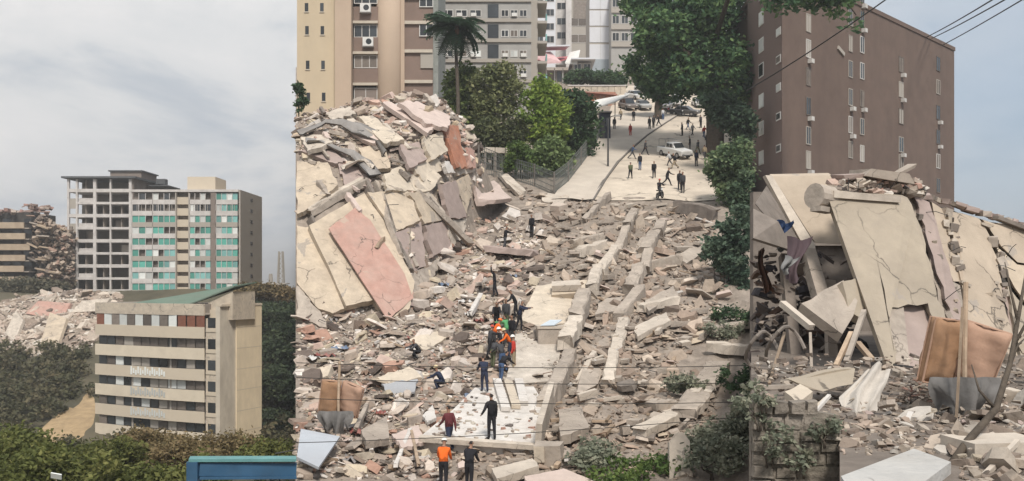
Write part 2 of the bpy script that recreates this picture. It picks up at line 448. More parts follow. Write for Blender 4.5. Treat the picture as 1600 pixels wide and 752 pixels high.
def tree(name, label, cat, base, blobs, n, size, cols, seed, trunk_r=0.2, group=None, stems=1, trunk_top=None, droop=0.0, shell=0.55, part='trunk', nolimb=0, limbs=()):
    """blobs in coordinates relative to the base: (x, y, z, rx, ry, rz[, weight])"""
    rng = np.random.default_rng(seed); rd = random.Random(seed)
    t = thing(name, label, cat, base, group=group)
    bl = [((b[0], b[1], b[2]), (b[3], b[4], b[5]), b[6] if len(b) > 6 else b[3] * b[4] * b[5]) for b in blobs]
    child_mesh('crown', leaves_mesh('crown', bl, n, size, cols, rng, droop=droop, shell=shell), t)
    zt = trunk_top or min(b[0][2] for b in bl)
    for s in range(stems):
        mb = MB(); ox = rd.uniform(-0.35, 0.35) * (stems > 1) * 2; oy = rd.uniform(-0.3, 0.3) * (stems > 1) * 2
        top = Vector((ox + rd.uniform(-0.3, 0.3), oy + rd.uniform(-0.3, 0.3), zt))
        mid = Vector((ox * 0.8 + rd.uniform(-0.2, 0.2), oy, zt * 0.5))
        mb.tube([(ox * 0.6, oy * 0.6, -0.4), (ox * 0.7, oy * 0.7, zt * 0.15), mid, top], [trunk_r * 1.35, trunk_r, trunk_r * 0.85, trunk_r * 0.65], 8)
        for k, (c, r, _) in enumerate(bl):
            if k % stems == s and k < len(bl) - nolimb:
                e = Vector(c); q = top.lerp(e, 0.55) + Vector((rd.uniform(-0.3, 0.3), rd.uniform(-0.3, 0.3), rd.uniform(-0.2, 0.3)))
                mb.tube([top - Vector((0, 0, 0.2)), q, e + Vector((0, 0, r[2] * 0.3))], [trunk_r * 0.5, trunk_r * 0.33, trunk_r * 0.12], 6)
        mb.build(part, M_bark, t, smooth=True)
    for pts in limbs:
        m = MB(); m.tube([Vector(p) - Vector(base) for p in pts], [0.3 - 0.25 * q / (len(pts) - 1) for q in range(len(pts))], 7); m.build('limb', M_bark, t, smooth=True)
    return t
def shrub(name, label, cat, base, w, h, n, size, cols, seed, group=None, droop=0.0):
    rd = random.Random(seed)
    bl = []
    for k in range(4):
        bl.append((rd.uniform(-w, w) * 0.35, rd.uniform(-w, w) * 0.3, h * rd.uniform(0.35, 0.72), w * rd.uniform(0.28, 0.42), w * 0.32, h * rd.uniform(0.22, 0.36)))
    return tree(name, label, cat, base, bl, n, size, cols, seed, trunk_r=0.05 + 0.012 * h, group=group, stems=2, trunk_top=h * 0.25, droop=droop, part='stem')

# ---------------------------------------------------------------- LEFT: ruined and standing blocks on the hillside
M_slabw = mat('white slab edge', (0.60, 0.57, 0.545), var=0.12, dirt=0.35, scale=0.6, bump=0.1, stain_scale=0.5)
M_infill = mat('brown infill wall', (0.23, 0.19, 0.165), var=0.2, dirt=0.4, scale=0.5, bump=0.1)
M_inside = mat('brown grey room wall', (0.26, 0.225, 0.19), var=0.25, dirt=0.5, scale=0.5, bump=0.1)  # even brown grey, the inner walls' own colour
M_roofdk = mat('dark roof sheet', (0.10, 0.105, 0.11), var=0.15, bump=0.1)
M_gwall = mat('warm grey render', (0.40, 0.365, 0.32), var=0.08, dirt=0.3, dirt_col=(0.26, 0.235, 0.21), scale=0.3, bump=0.08, stain_scale=0.3)
M_gglass = mat('green glass', (0.09, 0.33, 0.27), rough=0.25, var=0.3, scale=0.5, bump=0, spec=0.6, objvar=0.4)
M_tglass = mat('teal glass', (0.20, 0.42, 0.40), rough=0.25, var=0.25, scale=0.5, bump=0, spec=0.6, objvar=0.3)
M_shade = mat('pale blind', (0.62, 0.64, 0.62), var=0.1, bump=0, objvar=0.3)
M_grim = mat('brown blind', (0.17, 0.145, 0.125), var=0.3, bump=0, objvar=0.4)
M_beige = mat('beige render', (0.60, 0.52, 0.41), var=0.1, dirt=0.35, dirt_col=(0.3, 0.26, 0.21), scale=0.4, bump=0.1, stain_scale=0.4)
M_clay = mat('clay panel', (0.24, 0.10, 0.065), var=0.25, bump=0.1, objvar=0.2)
M_groof = mat('green metal roof', (0.13, 0.19, 0.15), var=0.15, scale=0.5, dirt=0.3, dirt_col=(0.2, 0.19, 0.16), bump=0.1)

def frame_building():
    d = 228.0; o = P(105, 455, d); W = 16.3; H = 28.8; fh = H / 9
    t = thing('gutted_building', 'gutted tower of bare white floor slabs and columns under a flat dark roof', 'apartment building', o)
    rd = random.Random(3)
    for i in range(9):
        th = 0.85 if i % 2 == 0 else 0.6
        s = MB().box(0 if i % 2 == 0 else 2.4, W, 0, 16, i * fh - th / 2, i * fh + th / 2).build('floor_slab', M_slabw, t)
        if i % 2 and i < 8:
            MB().box(0.1, 2.35, 0.3, 0.5, i * fh - 1.4, i * fh + 1.2).build('infill_panel', M_gwall, t)
    for x, w in ((0.0, 0.5), (2.2, 0.45), (6.6, 0.75), (10.8, 0.35), (15.7, 0.7)):
        MB().box(x, x + w, -0.06, 0.6, -0.5, H - 0.3).build('column', M_slabw, t)
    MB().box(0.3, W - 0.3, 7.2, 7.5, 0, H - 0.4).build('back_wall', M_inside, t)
    MB().box(W + 0.003, W + 0.4, 0.4, 18, -1, H - 2.4).build('side_wall', M_infill, t)
    MB().prism([(W + 0.01, 0.4, H - 2.4), (W + 0.01, 18, H - 2.4), (W + 0.01, 18, H - 1.0), (W + 0.01, 3, H + 0.4), (W + 0.01, 0.4, H + 0.4)], (0.38, 0, 0)).build('gable', M_infill, t)
    MB().box(-1.2, W + 1.4, -0.8, 17, H - 0.1, H + 0.35).build('roof_slab', M_roofdk, t)
    rr = MB().box(9.6, 17.6, 3, 13, H + 0.35, H + 2.0).build('roof_room', M_infill, t)
    MB().box(9.2, 18.0, 2.6, 13.4, H + 2.0, H + 2.3).build('roof_cap', M_roofdk, t)
    MB().box(17.0, 22.5, 8, 17, H - 1.2, H - 0.95).build('canopy', M_roofdk, t)
    wt = MB().box(18.6, 21.0, 10, 12, H - 0.5, H + 0.9)
    wt.build('roof_tank', M_roofdk, t)
    for i in range(9):
        for x in (4.2, 8.7, 13.3):
            if rd.random() < 0.6:
                MB().box(x, x + 0.25, 0.9, 7, i * fh + 0.4, (i + 1) * fh - 0.4).build('partition_wall', M_inside, t)
        for a, b in ((2.8, 6.5), (7.5, 15.6)):
            q = rd.random()
            if i % 2 == 1 and a < 3 and i < 8:
                MB().box(a, b, 0.4, 0.6, i * fh + 0.3, i * fh + 1.3).build('parapet', M_slabw, t)
            if q < 0.5:
                x = rd.uniform(a, b - 2)
                MB().box(x, x + rd.uniform(1.2, 2.6), 2.5, 2.7, i * fh + 0.4, i * fh + rd.uniform(1.2, 2.6)).build('broken_wall', M_gwall if q < 0.2 else M_inside, t)
frame_building()

PANE = {}
def pane_mesh(name, w, h, m):
    k = (name, w, h, m.name)
    if k not in PANE:
        PANE[k] = MB().box(-w / 2, w / 2, -0.03, 0.03, 0, h)
        me = bpy.data.meshes.new(name); me.from_pydata(PANE[k].v, [], PANE[k].f); me.materials.append(m); PANE[k] = me
    return PANE[k]
def glass_building():
    d = 208.0; o = P(205, 459, d); W = 25.0; H = 23.6; fh = H / 9
    t = thing('apartment_building', 'grey apartment block with green glazed balconies and a box on its roof', 'apartment building', o)
    rd = random.Random(11)
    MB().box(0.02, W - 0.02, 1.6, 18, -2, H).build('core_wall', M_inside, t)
    MB().box(W, W + 0.35, 0.0, 18, -2, H + 0.5).build('side_wall', M_gwall, t)
    MB().box(-0.3, W - 0.02, -0.3, 18, H, H + 0.55).build('roof_slab', M_slabw, t)
    MB().box(11.6, 18.2, 4, 12, H + 0.55, H + 4.0).build('roof_room', M_beige, t)
    bays = [(0.2, 4.9, 3), (5.0, 10.2, 4), (13.6, 18.4, 4), (19.7, 24.7, 4)]
    for i in range(9):
        z = i * fh
        for a, b, n in bays:
            MB().box(a, b, 0, 1.6, z + 0.02, z + 0.16).build('floor_slab', M_gwall, t)
            MB().box(a, b, -0.04, 0.12, z - 0.25, z + 0.85).build('parapet', M_slabw if i % 3 else M_gwall, t)
            w = (b - a) / n
            if i >= 7:
                for k in range(n * 3):
                    MB().box(a + k * w / 3 + 0.05, a + k * w / 3 + 0.14, 0.0, 0.08, z + 0.85, z + fh - 0.35).build('railing_bar', M_gwall, t) if i == 7 and k % 2 == 0 else None
            for k in range(n):
                q = rd.random()
                if i >= 7 and a < 19: m = M_grim if q < 0.7 else (M_shade if q < 0.8 else M_glassd)
                elif a > 19: m = M_gglass if q < 0.45 else (M_tglass if q < 0.8 else M_shade)
                elif i in (4, 5, 6): m = M_gglass if q < 0.4 else (M_shade if q < 0.65 else M_grim)
                else: m = M_tglass if q < 0.4 else (M_gglass if q < 0.65 else (M_grim if q < 0.88 else M_shade))
                inst('window_pane', pane_mesh('window_pane', round(w - 0.12, 2), round(fh - 1.15, 2), m), t, (a + (k + 0.5) * w, 0.15 if m is not M_grim else 0.7, z + 0.86))
                MB().box(a + k * w - 0.06, a + k * w + 0.06, -0.06, 0.1, z + 0.85, z + fh - 0.25).build('mullion', M_slabw, t)
        MB().box(10.5, 13.3, 0.5, 1.5, z - 0.2, z + 1.5).build('stair_panel', M_beige, t)
        MB().box(W + 0.35, W + 0.42, 8, 9.6, z + 1.1, z + 1.9).build('side_window', M_glassd, t)
    for x0, x1, m in ((10.25, 10.5, M_gwall), (13.3, 13.55, M_gwall), (18.5, 19.6, M_infill)):
        MB().box(x0, x1, -0.15, 1.5, -2, H).build('pilaster', m, t)
glass_building()

def front_block():
    d = 132.3; o = P(145, 692, d); H = 20.9; fh = 2.92; Dp = 18.0
    t = thing('apartment_building', 'cream apartment block with stacked balcony bands and a green sloping roof, above the scrub', 'apartment building', o, R(-25))
    t.scale = (1.3, 0.45, 1.0)
    rd = random.Random(21)
    M_band = mat('pale cream band', (0.66, 0.58, 0.46), var=0.1, dirt=0.3, dirt_col=(0.45, 0.38, 0.3), scale=0.5, bump=0.1)
    xs = [0, 5.7, 11.4, 16.5]; ys = [0.9, 0.1, -0.35, 0.35]      # bent balcony front
    def band(z0, z1, m, name, inset=0.0, thick=0.22, k0=0, k1=3):
        mb = MB()
        for k in range(k0, k1):
            a, b = (xs[k], ys[k] + inset), (xs[k + 1], ys[k + 1] + inset)
            mb.prism([(a[0], a[1], z0), (b[0], b[1], z0), (b[0], b[1] + thick, z0), (a[0], a[1] + thick, z0)], (0, 0, z1 - z0))
        return mb.build(name, m, t)
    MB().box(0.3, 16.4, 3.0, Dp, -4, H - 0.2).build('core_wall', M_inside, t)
    for i in range(8):
        z = i * fh - 1.6
        if i < 7:
            band(z, z + 1.6, M_beige if i % 2 == 0 else M_band, 'parapet')
            mb = MB(); mb.prism([(xs[0], ys[0] + .25, z), (xs[1], ys[1] + .25, z), (xs[2], ys[2] + .25, z), (xs[3], ys[3] + .25, z), (xs[3], 3.2, z), (xs[0], 3.2, z)], (0, 0, 0.2)); mb.build('floor_slab', M_gwall, t)
        if i < 6:
            n = 12
            for k in range(n):
                x = 0.7 + k * 1.32
                q = rd.random(); m = M_glassd if q < 0.45 else (M_grim if q < 0.75 else (M_shade if q < 0.87 else M_gwall))
                inst('window_pane', pane_mesh('window_pane', 1.2, 1.28, m), t, (x + 0.4, 1.3, z + 1.6))
            for x in (5.6, 11.3):
                MB().box(x, x + 0.25, 1.2, 3.0, z + 0.2, z + fh).build('party_wall', M_gwall, t)
    # top storey with clay coloured panels, roof parapet
    zt = 6 * fh - 1.6 + 1.6
    for k in range(13):
        x = 0.2 + k * 1.26; kk = min(2, int(x / 5.7)); yb = np.interp(x + 0.6, xs, ys)
        m = M_clay if k >= 10 or k == 0 else (M_shade if k % 2 else M_grim)
        inst('shutter_panel', pane_mesh('shutter_panel', 1.14, 1.6, m), t, (x + 0.63, yb + 0.2, zt))
    band(zt + 1.6, zt + 3.2, M_cream2, 'roof_parapet', thick=0.4)
    MB().prism([(xs[0], ys[0] + .3, zt + 1.7), (xs[1], ys[1] + .3, zt + 1.7), (xs[2], ys[2] + .3, zt + 1.7), (xs[3], ys[3] + .3, zt + 1.7), (16.5, Dp, zt + 1.7), (0, Dp, zt + 1.7)], (0, 0, 0.2)).build('roof_deck', M_gwall, t)
    # white railings of the middle bay
    for i in (2, 3, 4):
        z = i * fh - 1.6
        r = MB()
        for k in range(15):
            x = 5.9 + k * 0.36; y = np.interp(x, xs, ys) - 0.12
            r.box(x, x + 0.24, y, y + 0.06, z + 0.35 + 0.2 * (k % 2), z + 1.55 - 0.25 * ((k * 7) % 3))
        r.build('railing', M_shade, t)
    # stair strip
    MB().box(16.55, 18.3, 0.9, 3, -4, zt + 1.2).build('stair_wall', M_cream2, t)
    for i in range(7):
        z = i * fh - 0.1
        w = MB().box(16.85, 17.9, 0.86, 0.95, z, z + 1.4).build('stair_window', M_glassd, t)
        MB().box(16.6, 18.2, 0.7, 0.89, z - 0.55, z - 0.1).build('stair_sill', M_beige, t)
    M_end = mat('end wall sun tint', (0.76, 0.64, 0.46), var=0.1, dirt=0.3, dirt_col=(0.5, 0.42, 0.31), scale=0.4, bump=0.1, stain_scale=0.3)  # cream lightened so the colour itself carries the end wall's sunlight
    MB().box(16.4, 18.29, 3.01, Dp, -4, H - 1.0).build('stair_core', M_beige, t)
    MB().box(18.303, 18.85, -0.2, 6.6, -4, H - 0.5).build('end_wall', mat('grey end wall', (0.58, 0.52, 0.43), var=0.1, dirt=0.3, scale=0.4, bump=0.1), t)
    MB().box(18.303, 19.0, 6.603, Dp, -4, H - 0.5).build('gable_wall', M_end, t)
    for i in range(1, 7):
        MB().box(18.9, 19.012, 6.7, Dp + 0.012, i * fh - 0.12, i * fh - 0.04).build('joint', M_beige, t)
    MB().box(18.35, 19.06, -0.25, Dp + .05, H - 0.497, H - 0.2).build('coping', M_beige, t)
    # green mono-pitch roof and the cream gable under it
    g = zt + 3.2
    MB().prism([(5, 3.5, g - 0.9), (16, 3.5, g - 0.9), (16, 3.5, g + 0.1), (19.4, 3.5, g + 1.7), (19.4, 3.5, g - 2.2), (16, 3.5, g - 2.2)], (0, 10, 0)).build('penthouse_wall', M_cream2, t)
    MB().prism([(4.6, 2.6, g - 0.3), (13.8, 2.2, g - 0.2), (19.8, 2.8, g + 2.3), (19.8, 13, g + 2.9), (8, 13, g + 0.8)], (0, 0.02, 0.18)).build('roof', M_groof, t)
    for k in range(6):
        MB().box(5.2 + k * 1.5, 6.3 + k * 1.5, 3.3, 3.42, g - 0.85, g - 0.25).build('penthouse_window', M_grim if k % 2 else M_shade, t)
front_block()

M_ochre = mat('ochre render', (0.44, 0.35, 0.255), var=0.2, dirt=0.5, dirt_col=(0.3, 0.21, 0.15), scale=0.5, bump=0.1, stain_scale=0.4)
def ruined_block():
    d = 222.0; o = P(-40, 440, d); rd = random.Random(5)
    t = thing('ruined_building', 'half collapsed ochre block with sagging balcony bands, beside the gutted tower', 'apartment building', o)
    k = d / F
    W1 = 84 * k; fh = 17.0 * k
    MB().box(0, W1 - 0.3, 2.0, 14, -2, 6.4 * fh).build('core_wall', M_dark, t)
    for i in range(6):
        z = i * fh - 0.3
        MB().box(0, W1 + rd.uniform(-1.2, 0.6), 0, 0.3, z, z + 1.5).build('parapet', M_ochre, t)
        MB().box(0, W1, 0.3, 10, z - 0.1, z + 0.15).build('floor_slab', M_conc, t)
        for kk in range(5):
            if rd.random() < 0.7: MB().box(1 + kk * 2.6, 2.8 + kk * 2.6, 1.7, 1.85, z + 1.5, z + fh - 0.2).build('window_pane', M_glassd if rd.random() < .6 else M_grim, t)
    tops = MB()
    for j in range(60):
        x = rd.uniform(0, W1 + 3); tops.obox((x, rd.uniform(0.5, 8), 6.15 * fh + rd.uniform(0, 1.2) + (1.6 if abs(x - W1) < 2 else 0)), (rd.uniform(.8, 3), 1, rd.uniform(.2, .8)), Euler((rd.uniform(-.4, .4), rd.uniform(-.5, .5), rd.uniform(0, 3))), rd.choice([(0.33, 0.2, 0.17), (0.4, 0.33, 0.28), (0.28, 0.2, 0.17)]), 0.2)
    q = tops.build('broken_roof', M_rubble, t, attr=True); q['kind'] = 'stuff'
    # torn end: hanging slabs, columns, debris
    for i in range(6):
        z = i * fh
        for j in range(3):
            x = W1 + 1.0 + j * 2.7 + rd.uniform(-.5, .5)
            MB().obox((x, 3 + rd.uniform(-1.5, 2), z + 0.4 - 0.25 * j), (3.0, 5, 0.35), Euler((rd.uniform(-.2, .2), 0.12 + rd.uniform(-.1, .35), rd.uniform(-.3, .3)))).build('hanging_slab', rd.choice([M_conc, M_conc_dark, M_ochre]), t)
    for x in (W1 + 2.2, W1 + 4.6, W1 + 7.0):
        MB().beam((x, 4, -2), (x + rd.uniform(-.6, .6), 4.5, fh * (6.2 - (x - W1) * 0.13)), 0.6, 0.6).build('column', M_conc, t)
    de = MB()
    for j in range(420):
        x = W1 + rd.random() ** 0.8 * 9.2; zm = fh * (6.3 - (x - W1) * 0.18); z = rd.uniform(-1.5, zm)
        de.obox((x, 2 + rd.uniform(-2, 4), z), (rd.uniform(.4, 1.9), rd.uniform(.3, 1.2), rd.uniform(.15, .8)), Euler((rd.uniform(-1, 1), rd.uniform(-1, 1), rd.uniform(0, 3))), rd.choice([(0.36, 0.29, 0.23), (0.30, 0.235, 0.185), (0.42, 0.34, 0.27), (0.18, 0.14, 0.115), (0.34, 0.23, 0.18)]), 0.2)
    q = de.build('rubble', M_rubble, t, attr=True); q['kind'] = 'stuff'
    MB().box(W1, W1 + 8, 6, 13, -2, 5.2 * fh).build('inner_wall', M_conc_dark, t)
ruined_block()

def lattice_mast(px, y0, y1, d, label, w):
    o = P(px, y1, d); h = (y1 - y0) / F * d
    t = thing('lattice_mast', label, 'mast', o)
    for sx in (-1, 1):
        for sy in (-1, 1):
            MB().beam((sx * w, sy * w, -1), (sx * w * 0.6, sy * w * 0.6, h), 0.28, 0.28).build('leg', M_gwall, t)
    b = MB()
    for i in range(7):
        z = h * i / 7; z2 = h * (i + 1) / 7; a = w * (1 - 0.4 * i / 7); c = w * (1 - 0.4 * (i + 1) / 7)
        b.beam((-a, -a, z), (c, -c, z2), 0.16, 0.16); b.beam((a, -a, z), (-c, -c, z2), 0.16, 0.16)
        b.beam((-a, -a, z), (a, -a, z), 0.16, 0.16)
    b.build('bracing', M_gwall, t)
lattice_mast(439, 393, 447, 300, 'tall grey lattice mast on the horizon right of the green glazed block', 1.0)
lattice_mast(423, 428, 448, 330, 'short grey mast on the horizon, left of the taller mast', 0.6)
def shed(px0, px1, y0, y1, d, label):
    o = P(px0, y1, d); w = (px1 - px0) / F * d; h = (y1 - y0) / F * d
    t = thing('shed', label, 'shed', o)
    MB().box(0, w, 0, 8, -4, h).build('wall', M_shade, t)
    MB().prism([(-.3, -.3, h), (w + .3, -.3, h), (w + .3, 8.3, h + .4), (-.3, 8.3, h + .4)], (0, 0, 0.25)).build('roof', M_gwall, t)
    for k in range(3): MB().box(w * (0.15 + 0.3 * k), w * (0.25 + 0.3 * k), -0.06, 0.0, 0.2, h * 0.7).build('door', M_gwall, t)
shed(403, 440, 446, 458, 262, 'low white shed behind the dark green slope')

# rubble heap of a fallen block on the far left hillside
def poly_in(poly, x, y):
    c = False; n = len(poly)
    for i in range(n):
        x1, y1 = poly[i]; x2, y2 = poly[(i + 1) % n]
        if (y1 > y) != (y2 > y) and x < (x2 - x1) * (y - y1) / (y2 - y1) + x1: c = not c
    return c
DEB = [(0.40, 0.34, 0.28), (0.47, 0.405, 0.335), (0.33, 0.275, 0.23), (0.43, 0.32, 0.265), (0.52, 0.475, 0.42), (0.24, 0.195, 0.165), (0.36, 0.225, 0.18), (0.46, 0.42, 0.36), (0.13, 0.11, 0.1)]
heap_poly = [(-30, 485), (40, 464), (110, 455), (190, 462), (172, 500), (140, 545), (60, 556), (-30, 545)]
HEAP = []
def hill_heap():
    t = thing('rubble_heap', 'wide heap of broken concrete from a fallen block on the far left slope', 'rubble', P(60, 548, 172), world=True)
    HEAP.append(t)
    for (pts, m, nm) in (([(62, 540), (78, 488), (104, 498), (88, 545)], M_cream, 'fallen_wall'), ([(40, 490), (60, 470), (110, 474), (96, 500)], M_pink, 'fallen_wall'), ([(112, 488), (128, 470), (172, 466), (158, 486)], M_conc_pale, 'fallen_slab'), ([(8, 520), (24, 486), (36, 500), (22, 536)], M_conc_pale, 'fallen_slab')):
        d = hit(*pts[0], 120) - 2
        v = [P(x, y, d + (pts[0][1] - y) * 0.18) for x, y in pts]
        MB().prism(v, (0.2, 0.6, -0.3)).build(nm, m, t)
hill_heap()

# sandy spill below the front block
def sand():
    mb = MB(); rd = random.Random(2)
    pts = [[(142, 608), (150, 640)], [(128, 622), (146, 662)], [(112, 632), (136, 678)], [(96, 644), (118, 690)], [(78, 658), (98, 700)], [(60, 676), (72, 706)]]
    rows = []
    for a, b in pts:
        row = []
        for k in range(5):
            x = a[0] + (b[0] - a[0]) * k / 4 + rd.uniform(-2, 2); y = a[1] + (b[1] - a[1]) * k / 4
            d = hit(x, y, 100); row.append(P(x, y, d - 0.15) + Vector((0, 0, 0.06 + rd.uniform(-.12, .12))))
        rows.append(row)
    vs = [p for r in rows for p in r]
    fs = [(i * 5 + k, i * 5 + k + 1, (i + 1) * 5 + k + 1, (i + 1) * 5 + k) for i in range(len(rows) - 1) for k in range(4)]
    mb.add(vs, fs)
    o = mb.build('sand_slope', mat('yellow sand', (0.36, 0.26, 0.15), var=0.35, scale=0.6, dirt=0.4, dirt_col=(0.25, 0.18, 0.1), bump=0.5), smooth=True)
    structure(o)
sand()

# hillside growth that nobody could count, and nearer bushes one by one
def hillside_scrub():
    rng = np.random.default_rng(4); bl = []
    rd = random.Random(14)
    k = 0
    while k < 260:
        px, py = rd.uniform(-40, 460), rd.uniform(548, 705)
        if 130 < px < 400 and py < 690: continue
        if 60 < px < 150 and 600 < py and (py - 600) * 0.9 > (146 - px) * 0.75 and py < 700 and px > 60: continue
        d = hit(px, py, 90)
        if d > 250: continue
        p = P(px, py, d); r = rd.uniform(1.0, 2.4)
        bl.append(((p.x, p.y, p.z + r * 0.3), (r * 1.3, r * 1.3, r * 0.8), 1)); k += 1
    me = leaves_mesh('hillside_scrub', bl, 27000, 0.38, [(0.028, 0.034, 0.021), (0.052, 0.056, 0.035), (0.09, 0.084, 0.055)], rng)
    o = bpy.data.objects.new('hillside_scrub', me); COL.objects.link(o)
    tag(o, 'dark dry scrub covering the slope below the heap', 'scrub', kind='stuff')
hillside_scrub()
rd = random.Random(31)
for k, (px, py, w, h) in enumerate([(2, 470, 13, 6), (28, 468, 10, 5.0), (52, 466, 11, 5), (80, 462, 8, 3.6)]):
    d = 212; b = P(px, py, d)
    shrub('hillside_bush', ['round dark bush at the very left edge below the ruined block', 'dark bush in front of the ruined ochre block, second from the left edge', 'dark bush below the torn end of the ruined block', 'low dark bush between ruined block and gutted tower'][k], 'bush', b, w, h, 2600, 0.5, [(0.035, 0.04, 0.03), (0.06, 0.062, 0.045), (0.085, 0.082, 0.06)], 40 + k, group='dark bushes below the ruined block')
hl = ['dark green tree at the top of the slope right of the cream block', 'tall dark green tree on the slope against the cream end wall', 'broad dark tree half way down the slope right of the cream block', 'dark tree low on the right slope above the blue beam', 'dark bushy tree low on the slope, close above the blue beam', 'bushy tree at the right edge of the slope near the rubble mound', 'dull green tree topping the slope below the white shed', 'dull green low tree behind the cream end wall']
for k, (px, py, d, w, h) in enumerate([(428, 512, 172, 8, 6.5), (418, 562, 165, 7, 7.0), (440, 585, 152, 9, 8), (444, 650, 142, 8, 8), (424, 700, 134, 6, 6), (455, 540, 165, 8, 7), (436, 476, 190, 9, 4.5), (398, 474, 190, 8, 4.0)]):
    b = P(px, py, d)
    bl = []
    for q in range(6): bl.append((rd.uniform(-.4, .4) * w, rd.uniform(-.4, .4) * w, h * rd.uniform(.35, .85), w * .28, w * .28, h * .22))
    tree('slope_tree', hl[k], 'tree', b, bl, 5200, 0.36, [(0.018, 0.03, 0.02), (0.032, 0.05, 0.03), (0.055, 0.075, 0.042)] if k < 6 else GR_DRY, 60 + k, trunk_r=0.22, group='trees on the slope right of the cream block')
sl = ['olive bush at the bottom left corner of the left slope', 'olive bush below the dark slope, second from the left', 'yellowish bush under the sand spill', 'dull bush at the bottom beside the small pale board', 'dry bush below the left corner of the cream block', 'dry grey bush in front of the cream block\'s lowest balconies', 'brownish bush below the middle of the cream block', 'brownish bush left of the blue steel beam', 'thin dry bush behind the blue steel beam', 'dull bush behind the right end of the blue beam', 'dry bush in front of the cream end wall', 'olive bush filling the bottom centre of the left slope', 'olive bush low at the left edge', 'dull green bush under the blue beam']
for k, (px, top, d, w) in enumerate([(15, 668, 48, 4.2), (62, 684, 46, 3.6), (112, 694, 50, 3.4), (100, 712, 40, 3.0), (160, 692, 54, 3.6), (212, 680, 58, 3.8), (262, 678, 60, 3.8), (300, 690, 52, 3.2), (352, 684, 56, 3.8), (436, 706, 50, 3.6), (392, 690, 62, 3.4), (205, 716, 40, 3.2), (18, 712, 38, 3.0), (300, 724, 38, 2.8)]):
    zt = (HY - top) / F * d; zb = ground(px, d); h = (zt - zb) * 1.12
    shrub('bush', sl[k], 'bush', ((px - CX) / F * d, d, zb), w * 1.1, h, 5200, 0.12, GR_DRY if 4 < k < 9 else [(0.03, 0.04, 0.014), (0.058, 0.072, 0.024), (0.10, 0.108, 0.04)], 80 + k, group='scrub along the bottom of the left slope')

# blue steel beam with its end plate
def blue_beam():
    M_blue = mat('blue steel paint', (0.035, 0.095, 0.17), rough=0.5, var=0.25, scale=2, dirt=0.3, dirt_col=(0.1, 0.09, 0.08), bump=0.05)
    M_teal = mat('worn teal paint', (0.12, 0.27, 0.27), rough=0.6, var=0.2, scale=3, bump=0.05)
    d = 14.0; a, b = P(296, 733, d), P(463, 733, d + 0.4)
    t = thing('gantry_beam', 'blue painted steel beam with a pale teal top edge, at the bottom of the left slope', 'steel beam', (a.x, a.y, a.z - 0.3))
    t['world'] = 1
    MB().beam(a + Vector((0.16, 0, 0.0)), b, 0.12, 0.20).build('web', M_blue, t)
    MB().beam(a + Vector((0.0, 0, 0.155)), b + Vector((0, 0, 0.165)), 0.26, 0.045).build('top_flange', M_teal, t)
    MB().beam(a + Vector((0.165, 0, -0.125)), b + Vector((0, 0, -0.12)), 0.24, 0.035).build('bottom_flange', M_blue, t)
    MB().beam(a + Vector((0.08, -0.02, 0.13)), a + Vector((0.08, -0.02, -2.6)), 0.17, 0.2, up=Vector((0, 1, 0))).build('post', M_blue, t)
    MB().beam(a + Vector((0.06, 0.1, 0.05)), a + Vector((0.06, 0.14, 0.05)), 0.2, 0.2).build('end_plate', M_teal, t)
blue_beam()
bd = thing('board', 'small pale board lying among the bushes at the bottom left', 'board', P(88, 746, 36), world=True)
MB().obox(P(88, 744, 36), (0.42, 0.05, 0.26), Euler((0.5, 0.2, 0.1))).build('sheet', M_shade, bd)
MB().beam(P(88, 744, 36.08), P(88, 790, 36.2), 0.04, 0.04).build('post', M_timber, bd)
# ---------------------------------------------------------------- CENTRE: buildings above the street
M_tower = mat('cream tower plaster', (0.56, 0.46, 0.325), var=0.07, dirt=0.25, dirt_col=(0.4, 0.33, 0.25), scale=0.3, bump=0.06, stain_scale=0.3, streak=0.8)
M_brown = mat('brown wall panel', (0.23, 0.165, 0.135), var=0.12, dirt=0.25, scale=0.4, bump=0.08)
M_tan = mat('tan column render', (0.50, 0.385, 0.29), var=0.06, dirt=0.25, dirt_col=(0.36, 0.28, 0.22), scale=0.3, bump=0.05, streak=0.85)
M_gblock = mat('grey office render', (0.38, 0.37, 0.35), var=0.1, dirt=0.3, scale=0.4, bump=0.08)
M_wtower = mat('white panel', (0.66, 0.67, 0.70), var=0.05, scale=0.3, dirt=0.12, bump=0.04)
M_acwhite = mat('white casing', (0.68, 0.67, 0.64), var=0.08, bump=0)
M_rail = mat('pale sill', (0.52, 0.46, 0.38), var=0.1, bump=0.05)

def window(parent, x, y, z, w, h, panes=2, m=M_glassd, name='window', fm=M_frame):
    """window in a wall facing -Y: frame > panes"""
    f = MB(); b = 0.09
    f.box(x, x + w, y - 0.06, y + 0.1, z, z + b); f.box(x, x + w, y - 0.06, y + 0.1, z + h - b, z + h)
    for k in range(panes + 1):
        xx = x + (w - b) * k / panes; f.box(xx, xx + b, y - 0.056, y + 0.096, z + b, z + h - b)
    fo = f.build(name, fm, parent)
    pw = (w - b) / panes - b
    for k in range(panes):
        inst('pane', pane_mesh('pane', round(pw, 2), round(h - 2 * b, 2), m), fo, (x + b + (w - b) * k / panes + pw / 2, y - 0.0, z + b))
    return fo

